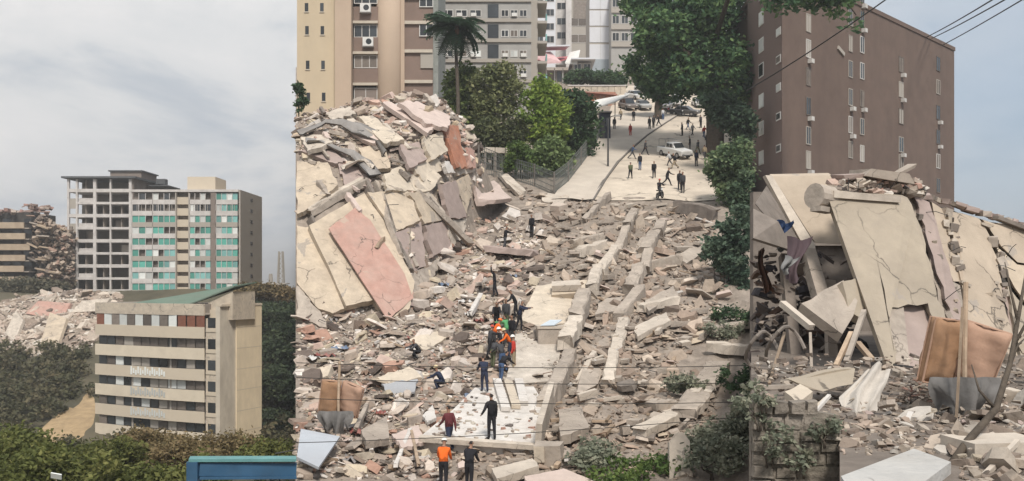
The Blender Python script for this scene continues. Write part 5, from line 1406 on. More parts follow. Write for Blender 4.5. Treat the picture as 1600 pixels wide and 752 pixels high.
# large single pieces in the field
def one(name, label, cat, fn, at_):
    t = thing(name, label, cat, at_, world=True); fn(t); return t
def field_beam(name, label, a, b, w, h, m, up=0.3, group=None, cat='beam'):
    A, B = G(*a, up), G(*b, up); L = (B - A).length; sd = int(a[0] * 3 + a[1]); rd = random.Random(sd)
    if L < 7 or w < .5:
        o = MB().rough_beam(A, B, w, h, sd, 0.14 if w > .25 else .05).build(name, m); tag(o, label, cat, group); return o
    t = thing(name, label, cat, A.lerp(B, .5) - Vector((0, 0, h)), world=True)       # broken into lengths that have shifted
    n = max(2, round(L / 4.2)); cuts = [0] + [(k + rd.uniform(-.18, .18)) / n for k in range(1, n)] + [1]
    for k in range(n):
        pa, pb = A.lerp(B, cuts[k] + .012), A.lerp(B, cuts[k + 1] - .012)
        off = Vector((rd.uniform(-.22, .22), 0, rd.uniform(-.3, .12)))
        MB().rough_beam(pa + off, pb + off + Vector((rd.uniform(-.2, .2), 0, rd.uniform(-.3, .15))), w * rd.uniform(.8, 1.05), h * rd.uniform(.7, 1), sd + k, .16, 9).build('segment', rd.choice([m, m, M_conc]), t)
    return t
FB = [((931, 432), (887, 556), 0.95, 1.1, M_conc_pale, .5, 'long pale concrete beam running down beside the grey water tank'),
      ((886, 560), (851, 650), 0.9, 1.0, M_conc, .4, 'concrete beam continuing below the long pale beam toward the white slab'),
      ((972, 506), (940, 610), 0.75, 0.9, M_conc_pale, .4, 'straight pale beam right of the long beam, in the lower field'),
      ((1034, 358), (990, 462), 0.9, 1.0, M_conc, .5, 'concrete beam in the upper right field below the open street'),
      ((996, 338), (962, 400), 0.8, 1.3, M_conc, .5, 'short upright beam left of the upper right beam'),
      ((952, 312), (914, 352), 0.5, 0.9, M_timber, .5, 'brown plank wall piece standing at the edge of the street'),
      ((960, 404), (938, 440), 0.7, 0.9, M_conc_pale, .5, 'stub of beam above the long pale beam'),
      ((1000, 462), (966, 506), 0.8, 0.8, M_conc, .3, 'broken beam end linking two beams in the right field'),
      ((1056, 330), (1118, 344), 0.7, 1.2, M_conc_dark, .4, 'dark rolled slab edge along the top of the right debris'),
      ((1012, 424), (1064, 414), 0.9, 1.0, M_conc, .3, 'rounded concrete length lying across the right debris'),
      ((1000, 492), (1056, 478), 0.8, 0.5, M_conc_pale, .4, 'pale flat strip of slab in the right debris'),
      ((892, 388), (938, 378), 1.0, 0.8, M_conc, .3, 'concrete roll lying in the middle of the upper field'),
      ((896, 402), (942, 390), 0.9, 0.8, M_conc_pale, .3, 'second concrete roll just below the first in the upper field'),
      ((762, 396), (838, 404), 1.4, 0.5, M_mauve, .35, 'long mauve slab edge below the standing man in the upper field'),
      ((900, 612), (930, 560), 0.3, 0.4, M_conc_pale, .3, 'thin pale strip between the two long beams'),
      ((618, 752), (641, 694), 0.16, 0.14, M_white, .6, 'white plank propped up at the bottom centre left'),
      ((654, 752), (643, 696), 0.12, 0.1, M_timber, .6, 'thin brown plank meeting the white propped plank'),
      ((580, 720), (590, 686), 0.16, 0.2, M_white, .4, 'short white strip lying left of the propped plank'),
      ((542, 664), (572, 640), 0.16, 0.16, M_timber, .5, 'crooked timber leaning right of the brown mattress'),
      ((556, 690), (573, 650), 0.2, 0.2, M_conc, .5, 'grey timber strut right of the mattress'),
      ((735, 500), (752, 470), 0.3, 0.3, M_white, .4, 'pale strip beside the man carrying the grey sheet'),
      ((1062, 664), (1124, 580), 1.2, 0.5, M_conc_pale, .5, 'broad pale slab bordering the dark hollow on the right'),
      ((1000, 690), (1052, 664), 0.8, 0.4, M_conc_pale, .4, 'pale slab strip at the lower right of the debris'),
      ((1016, 648), (1052, 644), 0.7, 0.4, M_conc, .4, 'flat slab strip above the lower right strip'),
      ((1106, 530), (1172, 518), 0.9, 0.5, M_conc, .5, 'long flat slab below the blue green bush tree'),
      ((1110, 555), (1172, 562), 0.9, 0.6, M_conc_pale, .5, 'long slab at the right edge above the dark hollow')]
for a, b, w, h, m, up, lab in FB:
    field_beam('concrete_beam' if m not in (M_timber, M_white) else 'plank', lab, a, b, w, h, m, up, cat='beam' if m not in (M_timber, M_white) else 'plank')
def fp(name, label, pix, m, th=0.3, lift=0.25, rag=1.5, cat='slab', depths=None):
    o = plate(pix, th, m, name, lift, rag, None, depths=depths); tag(o, label, cat); return o
fp('floor_slab', 'flat cream floor slab cleared in the middle of the field, left of the long beam', [(838, 446), (918, 438), (902, 500), (846, 512), (812, 500)], M_cream2, .3, .35)
fp('floor_slab', 'long dusty pale floor slab leading up from the white slab past the tank', [(806, 522), (846, 512), (884, 508), (868, 594), (790, 602)], mat('dusty pale slab', (0.50, 0.45, 0.39), var=0.3, scale=1.2, dirt=0.7, dirt_col=(0.30, 0.255, 0.21), bump=0.4, stain_scale=0.5, crack=0.6), .3, .2)
fp('floor_slab', 'yellowish block of slab lying on the cleared cream floor', [(862, 450), (900, 447), (903, 458), (862, 461)], M_cream, .5, .8, 0)
fp('floor_slab', 'long pale slab on the upper edge of the cleared cream floor', [(862, 440), (905, 437), (908, 445), (862, 447)], M_conc_pale, .4, .8, 0)
fp('wall_slab', 'slanting pale slab between the street edge and the upper field', [(846, 302), (890, 306), (880, 318), (848, 314)], M_conc_pale)
fp('wall_slab', 'tilted pink grey wall slab at the right foot of the mound', [(742, 288), (772, 282), (800, 310), (748, 316)], M_palepink, .4, .5)
fp('wall_slab', 'pale roof slab sliding down behind the mound toward the garden fence', [(778, 270), (790, 268), (822, 298), (812, 306)], M_conc_pale, .4, .6)
fp('floor_slab', 'brown ribbed floor piece between the long beams', [(936, 470), (972, 462), (968, 485), (930, 492)], M_conc, .3, .5)
fp('floor_slab', 'dusty brown floor strip between the two straight beams in the lower field', [(918, 545), (958, 520), (934, 600), (898, 622)], M_conc, .3, .2)
fp('floor_slab', 'broad tilted floor piece below the end of the long beam', [(872, 640), (908, 634), (920, 668), (876, 682)], M_conc, .4, .5)
fp('floor_slab', 'tilted floor slab in the middle of the right debris', [(1008, 470), (1052, 446), (1060, 462), (1014, 486)], M_conc, .3, .5)
fp('floor_slab', 'ridged slab piece in the right debris below the rounded length', [(990, 512), (1040, 488), (1048, 500), (996, 526)], M_conc_pale, .3, .5)
fp('floor_slab', 'tilted slab at the upper right debris near the blue green tree', [(1060, 400), (1100, 372), (1110, 384), (1072, 412)], M_conc, .3, .4)
fp('floor_slab', 'flat dusty slab below the upper right beam', [(1000, 372), (1026, 366), (1012, 400), (984, 408)], M_conc, .3, .35)
fp('wall_slab', 'round topped pale stone post at the bottom right of the debris', [(1046, 752), (1046, 690), (1056, 676), (1068, 676), (1078, 690), (1078, 752)], M_conc_pale, .4, .9, 0, depths=[34.5, 35, 35.2, 35.2, 35, 34.5])
fp('wall_slab', 'cream and grey plaster sheet lying in the left debris', [(588, 590), (640, 572), (660, 590), (610, 604)], M_cream2, .15, .5, 2)
fp('wall_slab', 'yellowish plaster sheet above the left debris', [(640, 530), (700, 512), (708, 522), (664, 548)], M_cream2, .15, .6, 2)
fp('wall_slab', 'pale pinkish sheet lying low in the left debris', [(612, 678), (654, 664), (664, 690), (630, 700)], M_palepink, .15, .5, 2)
fp('wall_slab', 'white plaster piece beside the crouching person', [(660, 650), (676, 632), (682, 652), (668, 660)], M_white, .15, .5, 1)
fp('wall_slab', 'grey dusty sheet left of the crouching person', [(596, 600), (652, 592), (648, 612), (606, 618)], mat('blue grey sheet', (0.36, 0.37, 0.385), var=0.15, dirt=0.4, bump=0.2), .1, .5, 2)
fp('wall_slab', 'grey concrete floor plate right of the mattress heap', [(564, 672), (604, 650), (608, 684), (572, 690)], M_conc, .3, .5, 1)
fp('floor_slab', 'tilted slab lying in front of the white slab, bottom centre', [(768, 732), (832, 716), (842, 728), (776, 748)], M_conc_pale, .3, .5, 1)
fp('floor_slab', 'long slab at the very bottom of the field', [(820, 744), (880, 732), (930, 752), (824, 760)], M_palepink, .3, .4, 1)

def white_slab():
    t = thing('white_floor_slab', 'large white dusty floor slab with a standing man on it, at the bottom of the field', 'floor slab', G(780, 670), world=True)
    dd = [38.6, 39.8, 47.2, 46.8, 42.6, 38.0]
    pix = [(652, 686), (708, 640), (742, 606), (834, 604), (857, 642), (838, 700)]
    top = [P(x, y, d) for (x, y), d in zip(pix, dd)]
    A = np.array([list(p) for p in top]); c = A.mean(0)
    n = np.linalg.svd(A - c)[2][2]; n = n if n[2] > 0 else -n
    c = c + n * 0.4
    pts = []
    for x, y in pix:
        r = np.array([(x - CX) / F, 1, (HY - y) / F]); pts.append(Vector(r * (np.dot(n, c) / np.dot(n, r))))
    MB().prism(pts, Vector(-n) * 0.5).build('slab', M_white, t)
    N = Vector(n)
    def on(x, y, up=0.0):
        r = np.array([(x - CX) / F, 1, (HY - y) / F]); return Vector(r * (np.dot(n, c) / np.dot(n, r))) + N * up
    MB().beam(on(655, 688, .08), on(838, 701, .08), .35, .2, up=N).build('kerb_edge', M_conc_pale, t)
    MB().beam(on(840, 704, .5), on(860, 632, .5), .25, 1.2, up=N).build('side_wall', M_conc_pale, t)
    for i, (a, b, m) in enumerate((((776, 598), (790, 644), M_white), ((792, 596), (806, 640), M_cream2), ((810, 598), (818, 634), M_white))):
        o = MB().beam(on(*a, .13), on(*b, .13), .42, .2, up=N).build('board', m)
        tag(o, ['left white board of the three lying on the white slab', 'middle yellowish board of the three lying on the white slab', 'right short board of the three lying on the white slab'][i], 'board', 'boards lying on the white slab')
    rd = random.Random(4); mb = MB()
    for k in range(300):
        x, y = rd.uniform(660, 855), rd.uniform(608, 698)
        if not poly_in(pix, x, y): continue
        if not ((x < 745 and y > 615) or rd.random() < 0.25): continue
        mb.obox(on(x, y, .03), (rd.uniform(.06, .3), rd.uniform(.05, .2), rd.uniform(.02, .12)), Euler((rd.uniform(-.3, .3), rd.uniform(-.3, .3), rd.uniform(0, 3))), rd.choice(DEB), .3)
    o = mb.build('crumbs', M_rubble, attr=True); tag(o, 'small grey rubble crumbs scattered on the white floor slab', 'rubble', kind='stuff')
    return on
on_white = white_slab()

def water_tank():
    d = hit(862, 548); k = d / F; b = P(862, 548, d)
    t = thing('water_tank', 'grey concrete tank box left of the long beam', 'tank', b, R(4))
    w, h = 42 * k, 34 * k
    MB().box(-w / 2, w / 2, 0, 1.6, -.4, h).build('wall', M_conc, t)
    MB().box(-w / 2 - .06, w / 2 + .06, -.06, 1.66, h + .003, h + .16).build('lid', M_conc_pale, t)
    s = MB(); s.prism([(-w * .42, -.1, h + .18), (w * .1, -.1, h + .2), (w * .5, 1.4, h + .42), (w * .05, 1.5, h + .42)], (0, 0, .05))
    o = s.build('metal_sheet', mat('pale blue sheet', (0.55, 0.62, 0.68), rough=0.4, var=0.1, bump=0.05), t)
    o.parent = None; o.matrix_world = Matrix.Translation(b) @ Matrix.Rotation(R(4), 4, 'Z')
    tag(o, 'pale blue metal sheet lying on top of the grey tank', 'sheet')
water_tank()
blk = thing('concrete_block', 'cracked concrete block at the lower right corner of the white slab', 'block', G(858, 728), R(-14))
MB().obox((0, 0, .45), (1.1, .8, .85), Euler((.05, -.05, 0)), None, .08).build('block', M_conc, blk)
MB().obox((-.3, -.42, .5), (.4, .1, .6), Euler((.05, -.05, 0))).build('plaster_face', M_cream2, blk)

def mattress_heap(org, s, lab, place, blabel=None):
    """folded mattress speared on a pole with a grey cloth hanging under it"""
    M_mat = mat('brown mattress cover', (0.34, 0.20, 0.115), var=0.2, scale=2, dirt=0.4, dirt_col=(0.22, 0.15, 0.11), bump=0.25, stain_scale=1.2)
    M_matp = mat('pinkish mattress edge', (0.44, 0.28, 0.20), var=0.15, scale=2, dirt=0.3, bump=0.2)
    M_cloth = mat('grey cloth', (0.16, 0.155, 0.15), var=0.3, scale=2, dirt=0.3, bump=0.3)
    t = thing('mattress', 'folded brown mattress ' + lab, 'mattress', org)
    def pad(c, w, h, th, rot, m, name):
        mb = MB(); n = 11; vs, fs = [], []
        for side in (0, 1):
            for i in range(n):
                for j in range(n):
                    u, v = i / (n - 1), j / (n - 1)
                    e = min(1, 5 * min(u, 1 - u, v, 1 - v) + 0.55)
                    y = (0.5 if side else -0.5) * th * e + 0.03 * math.sin(u * 7 + v * 5) + 0.014 * math.sin(u * 5 + v * 23) + 0.01 * math.sin(u * 31 + v * 3)
                    vs.append(Vector(((u - .5) * w, y, (v - .5) * h)))
        N = n * n
        for i in range(n - 1):
            for j in range(n - 1):
                a = i * n + j; fs.append((a, a + n, a + n + 1, a + 1)); fs.append((N + a, N + a + 1, N + a + n + 1, N + a + n))
        for i in range(n - 1):
            for a, b in ((i * n, (i + 1) * n), ((i + 1) * n + n - 1, i * n + n - 1), (i + 1, i), ((n - 1) * n + i, (n - 1) * n + i + 1)): fs.append((a, N + a, N + b, b))
        M = rot.to_matrix(); mb.add([(M @ p + Vector(c)) * s for p in vs], fs); o = mb.build(name, m, t, smooth=True)
        for sd_ in (-1, 1):
            pp = MB(); cr_ = [(-.5, -.5), (.5, -.5), (.5, .5), (-.5, .5), (-.5, -.5)]
            pp.tube([(M @ Vector((a * w, sd_ * th * .28, b * h)) + Vector(c)) * s for a, b in cr_], .014 * s, 5, cap=False); pp.build('piping', M_matp, o)
        return o
    pad((-.25, 0, 1.0), .5, .9, .2, Euler((.15, .12, .25)), M_mat, 'folded_half')
    pad((.28, .08, .93), .6, .85, .2, Euler((.1, .32, -.35)), M_matp, 'folded_half')
    c = thing('grey_cloth', 'dark grey cloth hanging under the brown mattress ' + place, 'cloth', org)
    mb = MB(); n = 16; vs, fs = [], []
    for j in range(6):
        for i in range(n):
            u = i / (n - 1); v = j / 5
            vs.append(Vector(((u - .5) * (.92 - .22 * v + .12 * math.sin(v * 6)) - .05, -.2 + .13 * math.sin(u * 17 + v * 2) * (.4 + v) - .25 * v * (1 - v), .66 - .62 * v * (1 - .38 * math.sin(u * 9) - .2 * math.sin(u * 23)))) * s)
    for j in range(5):
        for i in range(n - 1): fs.append((j * n + i, j * n + i + 1, (j + 1) * n + i + 1, (j + 1) * n + i))
    mb.add(vs, fs); mb.build('cloth', M_cloth, c, smooth=True)
    p = MB(); p.tube([Vector((.02, -.1, -.3)) * s, Vector((0, -.12, .9)) * s, Vector((.03, -.1, 1.95)) * s], .035 * s, 7)
    po = p.build('wooden_pole', M_timber, None, origin=(0, 0, 0)); po.location = org
    tag(po, 'upright wooden pole sticking through the brown mattress ' + place, 'pole')
mattress_heap(G(530, 680), 1.6, 'caught on a pole in the lower left of the central debris', 'in the central debris')
fp('metal_sheet', 'blue grey metal sheet tilted in the bottom left corner of the central debris', [(470, 670), (531, 682), (498, 730), (464, 714)], mat('blue grey metal', (0.42, 0.45, 0.49), rough=0.5, var=0.12, dirt=0.25, bump=0.05), .1, .9, 0, 'sheet', depths=[38, 37.6, 34.6, 35])

# ---------------------------------------------------------------- people
SKIN = mat('skin', (0.30, 0.17, 0.115), rough=0.6, var=0.05, bump=0)
HAIR = mat('dark hair', (0.02, 0.016, 0.014), rough=0.7, var=0.2, bump=0)
SHOE = mat('dark shoes', (0.025, 0.022, 0.02), rough=0.6, var=0.2, bump=0)
def cloth(name, c): return mat(name, c, rough=0.9, var=0.12, scale=6, bump=0.1)
BLACK, NAVY, DGREY, MAROON, ORANGE, RED, GREEN, OLIVE, JEANS, WHITEC, KHAKI = cloth('black cloth', (.018, .018, .022)), cloth('navy cloth', (.025, .032, .06)), cloth('dark grey cloth', (.06, .06, .065)), cloth('maroon cloth', (.12, .03, .035)), cloth('orange cloth', (.75, .14, .02)), cloth('red cloth', (.5, .05, .035)), cloth('green vest', (.12, .38, .16)), cloth('olive cloth', (.10, .11, .06)), cloth('blue jeans', (.06, .10, .19)), cloth('white cloth', (.6, .6, .6)), cloth('khaki cloth', (.3, .24, .16))
HELM = {'white': mat('white helmet shell', (.75, .74, .7), rough=.4, var=.05, bump=0), 'yellow': mat('cream helmet shell', (.62, .5, .3), rough=.4, var=.05, bump=0), 'orange': mat('orange helmet shell', (.7, .16, .03), rough=.4, var=.05, bump=0), 'red': mat('red helmet shell', (.45, .06, .04), rough=.4, var=.05, bump=0)}
POSES = {   # lean, head, left arm (swing, elbow, splay), right arm, left leg (thigh, knee), right leg
    'stand': (0.03, 0.1, (0.05, 0.2, 0.12), (0.0, 0.25, 0.14), (0.03, 0.04), (-0.03, 0.04)),
    'hips': (0.02, 0.05, (-0.35, 1.1, 0.5), (0.05, 0.25, 0.14), (0.06, 0.05), (-0.1, 0.05)),
    'walk': (0.08, 0.05, (0.5, 0.4, 0.1), (-0.4, 0.25, 0.12), (-0.42, 0.3), (0.45, 0.12)),
    'stride': (0.16, 0.1, (-0.5, 0.35, 0.12), (0.65, 0.6, 0.12), (0.55, 0.2), (-0.5, 0.4)),
    'bend': (0.95, -0.2, (0.5, 0.25, 0.1), (0.75, 0.3, 0.12), (0.18, 0.25), (-0.05, 0.2)),
    'stoop': (0.5, 0.15, (0.6, 0.5, 0.15), (0.4, 0.6, 0.15), (0.25, 0.35), (-0.15, 0.25)),
    'crouch': (0.65, -0.1, (0.9, 0.4, 0.15), (1.1, 0.3, 0.2), (1.75, 2.15), (1.2, 2.1)),
    'reach': (0.2, 0.1, (1.3, 0.3, 0.15), (1.1, 0.5, 0.2), (0.2, 0.2), (-0.2, 0.15)),
    'carry': (0.1, 0.0, (2.5, 0.6, 0.2), (2.4, 0.7, 0.2), (0.15, 0.2), (-0.15, 0.2)),
    'ride': (0.15, 0.0, (0.95, 0.3, 0.25), (0.95, 0.3, 0.25), (1.25, 1.2), (1.25, 1.2)),
}
PCACHE = {}
def person_meshes(pose):
    if pose in PCACHE: return PCACHE[pose]
    lean, hd, aL, aR, lL, lR = POSES[pose]
    V, E, RD, REG = [], [], [], []
    def add(p, r, par=None, reg=None):
        V.append(Vector(p)); RD.append(r); i = len(V) - 1
        if par is not None: E.append((par, i)); REG.append(reg)
        return i
    T = Vector((0, math.sin(lean), math.cos(lean)))
    hp = Vector((0, 0, 0))
    pel = add(hp, (.155, .115)); sp = add(hp + T * .2, (.135, .10), pel, 'torso'); ch = add(hp + T * .38, (.165, .115), sp, 'torso')
    nb = add(hp + T * .50, (.085, .075), ch, 'torso')
    ha = lean * 0.45 + hd; Hd = Vector((0, math.sin(ha), math.cos(ha))); Hf = Vector((0, math.cos(ha), -math.sin(ha)))
    nk = add(V[nb] + Hd * .07 + Hf * .01, (.052, .055), nb, 'neck'); jaw = add(V[nk] + Hd * .07 + Hf * .02, (.066, .08), nk, 'head')
    hc = add(V[jaw] + Hd * .09 - Hf * .005, (.078, .098), jaw, 'head'); ht = add(V[hc] + Hd * .07 - Hf * .01, (.055, .068), hc, 'head')
    hands = []
    for sx, (sw, el, spl) in ((-1, aL), (1, aR)):
        sh = add(hp + T * .45 + Vector((sx * .17, 0, 0)), (.066, .066), ch, 'torso')
        def dv(a, s): return Vector((sx * math.sin(s), math.sin(a) * math.cos(s), -math.cos(a) * math.cos(s)))
        e = add(V[sh] + dv(sw, spl) * .29, (.043, .043), sh, 'arm')
        w = add(V[e] + dv(sw + el, spl * .4) * .25, (.03, .026), e, 'fore')
        pd = dv(sw + el + .15, spl * .2)
        h = add(V[w] + pd * .085, (.038, .02), w, 'hand'); hands.append((V[w].copy(), V[h].copy(), pd, sx))
    feet = []
    for sx, (th, kn) in ((-1, lL), (1, lR)):
        hip = add(hp + Vector((sx * .085, 0, -.06)), (.092, .095), pel, 'leg')
        k = add(V[hip] + Vector((sx * .03, math.sin(th), -math.cos(th))) * .42, (.058, .06), hip, 'leg')
        a2 = th - kn
        a = add(V[k] + Vector((0, math.sin(a2), -math.cos(a2))) * .41, (.04, .042), k, 'leg')
        ft = add(V[a] + Vector((sx * .02, .06, -.05)), (.04, .036), a, 'foot'); add(V[ft] + Vector((sx * .02, .13, -.01)), (.04, .022), ft, 'foot')
    lo = min(p.z for p in V) - .03
    me = bpy.data.meshes.new('skel'); me.from_pydata([(p.x, p.y, p.z - lo) for p in V], E, [])
    ob = bpy.data.objects.new('skel', me); COL.objects.link(ob)
    ob.modifiers.new('skin', 'SKIN'); sb = ob.modifiers.new('sub', 'SUBSURF'); sb.levels = 1; sb.render_levels = 1
    sv = me.skin_vertices[0].data
    for i, r in enumerate(RD): sv[i].radius = r; sv[i].use_root = (i == 0)
    dg = bpy.context.evaluated_depsgraph_get(); ev = ob.evaluated_get(dg); em = ev.to_mesh()
    co = np.array([v.co[:] for v in em.vertices]); no = np.array([v.normal[:] for v in em.vertices]); fs = [tuple(p.vertices) for p in em.polygons]
    ev.to_mesh_clear(); bpy.data.objects.remove(ob); bpy.data.meshes.remove(me)
    VV = [Vector((p.x, p.y, p.z - lo)) for p in V]
    A = np.array([VV[a][:] for a, b in E]); B = np.array([VV[b][:] for a, b in E]); AB = B - A
    t = np.clip(np.einsum('nej,ej->ne', co[:, None, :] - A[None], AB) / (AB * AB).sum(1), 0, 1)
    dist = np.linalg.norm(co[:, None, :] - (A[None] + t[..., None] * AB[None]), axis=2)
    reg = [REG[i] for i in dist.argmin(1)]
    HC = np.array(VV[hc][:])
    def shell(regs, off, name, extra=None):
        keep = [f for f in fs if any(reg[i] in regs for i in f) and (extra is None or all(extra(co[i]) for i in f))]
        ids = sorted({i for f in keep for i in f}); mp = {i: j for j, i in enumerate(ids)}
        m = bpy.data.meshes.new(name); m.from_pydata([tuple(co[i] + no[i] * off) for i in ids], [], [tuple(mp[i] for i in f) for f in keep])
        m.materials.append(None); m.polygons.foreach_set('use_smooth', [True] * len(m.polygons)); return m
    # body: one skin with five fingers and a thumb per hand, a nose and ears
    bv, bf = [tuple(p) for p in co], list(fs)
    ex = MB()
    for w, h, pd, sx in hands:
        side = Vector((0, 1, 0)).cross(pd)
        side = Vector((0, 1, 0)) if abs(pd.y) < .7 else Vector((0, 0, 1)); side = (side - pd * side.dot(pd)).normalized(); pal = pd.cross(side) * sx
        off = Vector((0, 0, -lo))
        for q in range(4):
            b = h + side * (.012 * (q - 1.5) * 1.5) + off; L = (.062, .075, .07, .052)[q]
            ex.tube([b - pd * .01, b + pd * L * .5 + pal * .006, b + pd * L * .85 + pal * .028], [.009, .0085, .006], 5)
        b = w + pd * .03 + side * .03 + off; ex.tube([b - side * .01, b + side * .03 + pd * .025, b + side * .035 + pd * .06 + pal * .01], [.011, .01, .007], 5)
    hcV = Vector(HC)
    ex.tube([hcV + Hf * .088 + Hd * .01, hcV + Hf * .118 - Hd * .028, hcV + Hf * .088 - Hd * .035], [.01, .015, .008], 5)
    for sx in (-1, 1): ex.tube([hcV + Vector((sx * .075, 0, 0)) - Hd * .025, hcV + Vector((sx * .09, 0, 0)), hcV + Vector((sx * .075, 0, 0)) + Hd * .025], [.01, .018, .01], 5)
    o0 = len(bv); bv += ex.v; bf += [tuple(i + o0 for i in f) for f in ex.f]
    body = bpy.data.meshes.new('body'); body.from_pydata(bv, [], bf); body.materials.append(SKIN); body.polygons.foreach_set('use_smooth', [True] * len(body.polygons))
    fc = MB()
    for sx in (-1, 1): fc.obox(hcV + Hf * .09 + Hd * .006 + Vector((sx * .032, 0, 0)), (.026, .014, .012), Euler((0, 0, 0)))
    fc.obox(hcV + Hf * .094 - Hd * .062, (.045, .014, .01), Euler((0, 0, 0)))
    face = bpy.data.meshes.new('face_features'); face.from_pydata(fc.v, [], fc.f); face.materials.append(HAIR)
    Hfn, Hdn = np.array(Hf[:]), np.array(Hd[:])
    hair = shell(('head', 'neck'), .012, 'hair', lambda p: np.dot(p - HC, Hdn) - 0.9 * np.dot(p - HC, Hfn) > -.0 and np.dot(p - HC, Hdn) > -.075)
    helm = MB(); vs, fs2 = [], []
    Xv = Vector((1, 0, 0))
    for i in range(6):
        for j in range(14):
            a = i / 5 * math.pi / 2; b = 2 * math.pi * j / 14
            k = 1.0 if i < 5 else 1.14
            vs.append(hcV + Hd * (.02 + .125 * math.cos(a)) + (Xv * math.cos(b) * .108 + Hf * math.sin(b) * .125) * math.sin(a) * k)
    for i in range(5):
        for j in range(14): fs2.append((i * 14 + j, (i + 1) * 14 + j, (i + 1) * 14 + (j + 1) % 14, i * 14 + (j + 1) % 14))
    helm.add(vs, fs2); hm = bpy.data.meshes.new('helmet'); hm.from_pydata(helm.v, [], helm.f); hm.materials.append(None)
    PCACHE[pose] = dict(body=body, face_features=face, hair=hair, helmet=hm, shirt=shell(('torso', 'arm', 'fore'), .016, 'shirt'), trousers=shell(('leg',), .016, 'trousers'), shoeL=shell(('foot',), .012, 'shoe', lambda p: p[0] < 0), shoeR=shell(('foot',), .012, 'shoe', lambda p: p[0] >= 0))
    return PCACHE[pose]
def person(px, py, h, ang, pose, shirt, trousers, label, helmet=None, pt=None, group=None, vest=None, near=False):
    pm = person_meshes(pose)
    if pt is None:
        d = hit(px, py, 80 if (py < 320 and not near) else 28.0); pt = P(px, py, d) + Vector((0, 0, .14 if py < 320 and not near else .12))
    t = thing('person', label, 'person', pt, ang, group)
    s = h
    t.scale = (s, s, s)
    inst('body', pm['body'], t); inst('face_features', pm['face_features'], t)
    for nm, m in (('shirt', shirt), ('trousers', trousers), ('shoeL', SHOE), ('shoeR', SHOE)):
        o = inst(nm[:4] if nm[:4] == 'shoe' else nm, pm[nm], t); set_mat(o, m)
    if helmet: o = inst('helmet', pm['helmet'], t); set_mat(o, HELM[helmet])
    else: o = inst('hair', pm['hair'], t); set_mat(o, HAIR)
    return t
# rescuers and onlookers among the debris
person(768, 687, 1.05, R(20), 'hips', BLACK, BLACK, 'person in black standing with one hand on the hip on the white slab', pt=on_white(768, 687, .0))
person(757, 612, 1.02, R(15), 'stoop', NAVY, NAVY, 'person in navy seen from behind at the upper edge of the white slab', pt=on_white(757, 612, 0.0))
person(692, 616, 1.05, R(70), 'crouch', NAVY, NAVY, 'person in navy and cream helmet crouching left of the white slab', helmet='yellow')
person(702, 708, 1.05, R(35), 'walk', MAROON, NAVY, 'person in a maroon shirt stepping at the lower left corner of the white slab')
person(693, 768, 1.0, R(0), 'stoop', ORANGE, BLACK, 'person in a bright orange jacket and white helmet at the bottom edge', helmet='white')
person(733, 772, 1.0, R(-10), 'stoop', BLACK, BLACK, 'person in black at the bottom edge beside the orange jacket')
person(803, 581, 1.05, R(80), 'stand', RED, KHAKI, 'person in a red jacket and white helmet at the right of the huddle', helmet='white')
person(785, 584, 1.05, R(40), 'stoop', DGREY, JEANS, 'person in blue jeans and dark top in the middle of the huddle')
person(770, 578, 1.05, R(-30), 'bend', DGREY, OLIVE, 'person in olive trousers bending down in the huddle')
person(772, 550, 1.05, R(-70), 'stoop', ORANGE, DGREY, 'person in an orange jacket and orange helmet at the left of the huddle', helmet='orange')
person(792, 545, 1.05, R(60), 'reach', GREEN, DGREY, 'person in a green vest leaning into the huddle')
person(776, 520, 1.05, R(180), 'stoop', BLACK, BLACK, 'person in a black shirt facing down the field above the huddle')
person(791, 520, 1.12, R(160), 'stand', DGREY, OLIVE, 'person in dark grey standing upright just above the huddle')
person(806, 500, 1.05, R(100), 'stoop', BLACK, BLACK, 'person in black leaning over beside the cleared cream floor')
pc = person(773, 466, 1.05, R(90), 'carry', BLACK, BLACK, 'person in black carrying a pale sheet on the shoulders')
cs = thing('sheet', 'pale grey sheet carried overhead by the person in black', 'sheet', P(762, 424, pc.location.y), world=True)
MB().prism([P(748, 420, pc.location.y - .3), P(778, 424, pc.location.y - .2), P(776, 428, pc.location.y + .9), P(750, 424, pc.location.y + .9)], (0, 0, .06)).build('panel', M_conc_pale, cs)
person(831, 373, 1.02, R(150), 'stand', BLACK, BLACK, 'person in black standing in the middle of the upper field')
person(789, 393, 1.02, R(-60), 'reach', BLACK, DGREY, 'person in black standing on the mauve slab in the upper field')
person(655, 566, .95, R(120), 'crouch', DGREY, BLACK, 'person in dark clothes crouching among the debris left of the huddle')
person(781, 566, 1.03, R(110), 'stand', BLACK, JEANS, 'person in black with a white helmet at the centre of the huddle', helmet='white')
person(765, 562, 1.03, R(-60), 'reach', DGREY, BLACK, 'person in dark grey with a red helmet at the left edge of the huddle', helmet='red')
person(797, 565, 1.03, R(100), 'stoop', ORANGE, NAVY, 'person in an orange jacket with a cream helmet right of the centre of the huddle', helmet='yellow')
person(800, 545, 1.03, R(150), 'stand', BLACK, DGREY, 'person in black standing just behind the green vest on the slab edge')
person(783, 600, 1.03, R(-40), 'bend', BLACK, JEANS, 'person in black bending at the lower side of the huddle')
person(812, 520, 1.03, R(-110), 'reach', NAVY, BLACK, 'person in navy reaching down beside the tank')
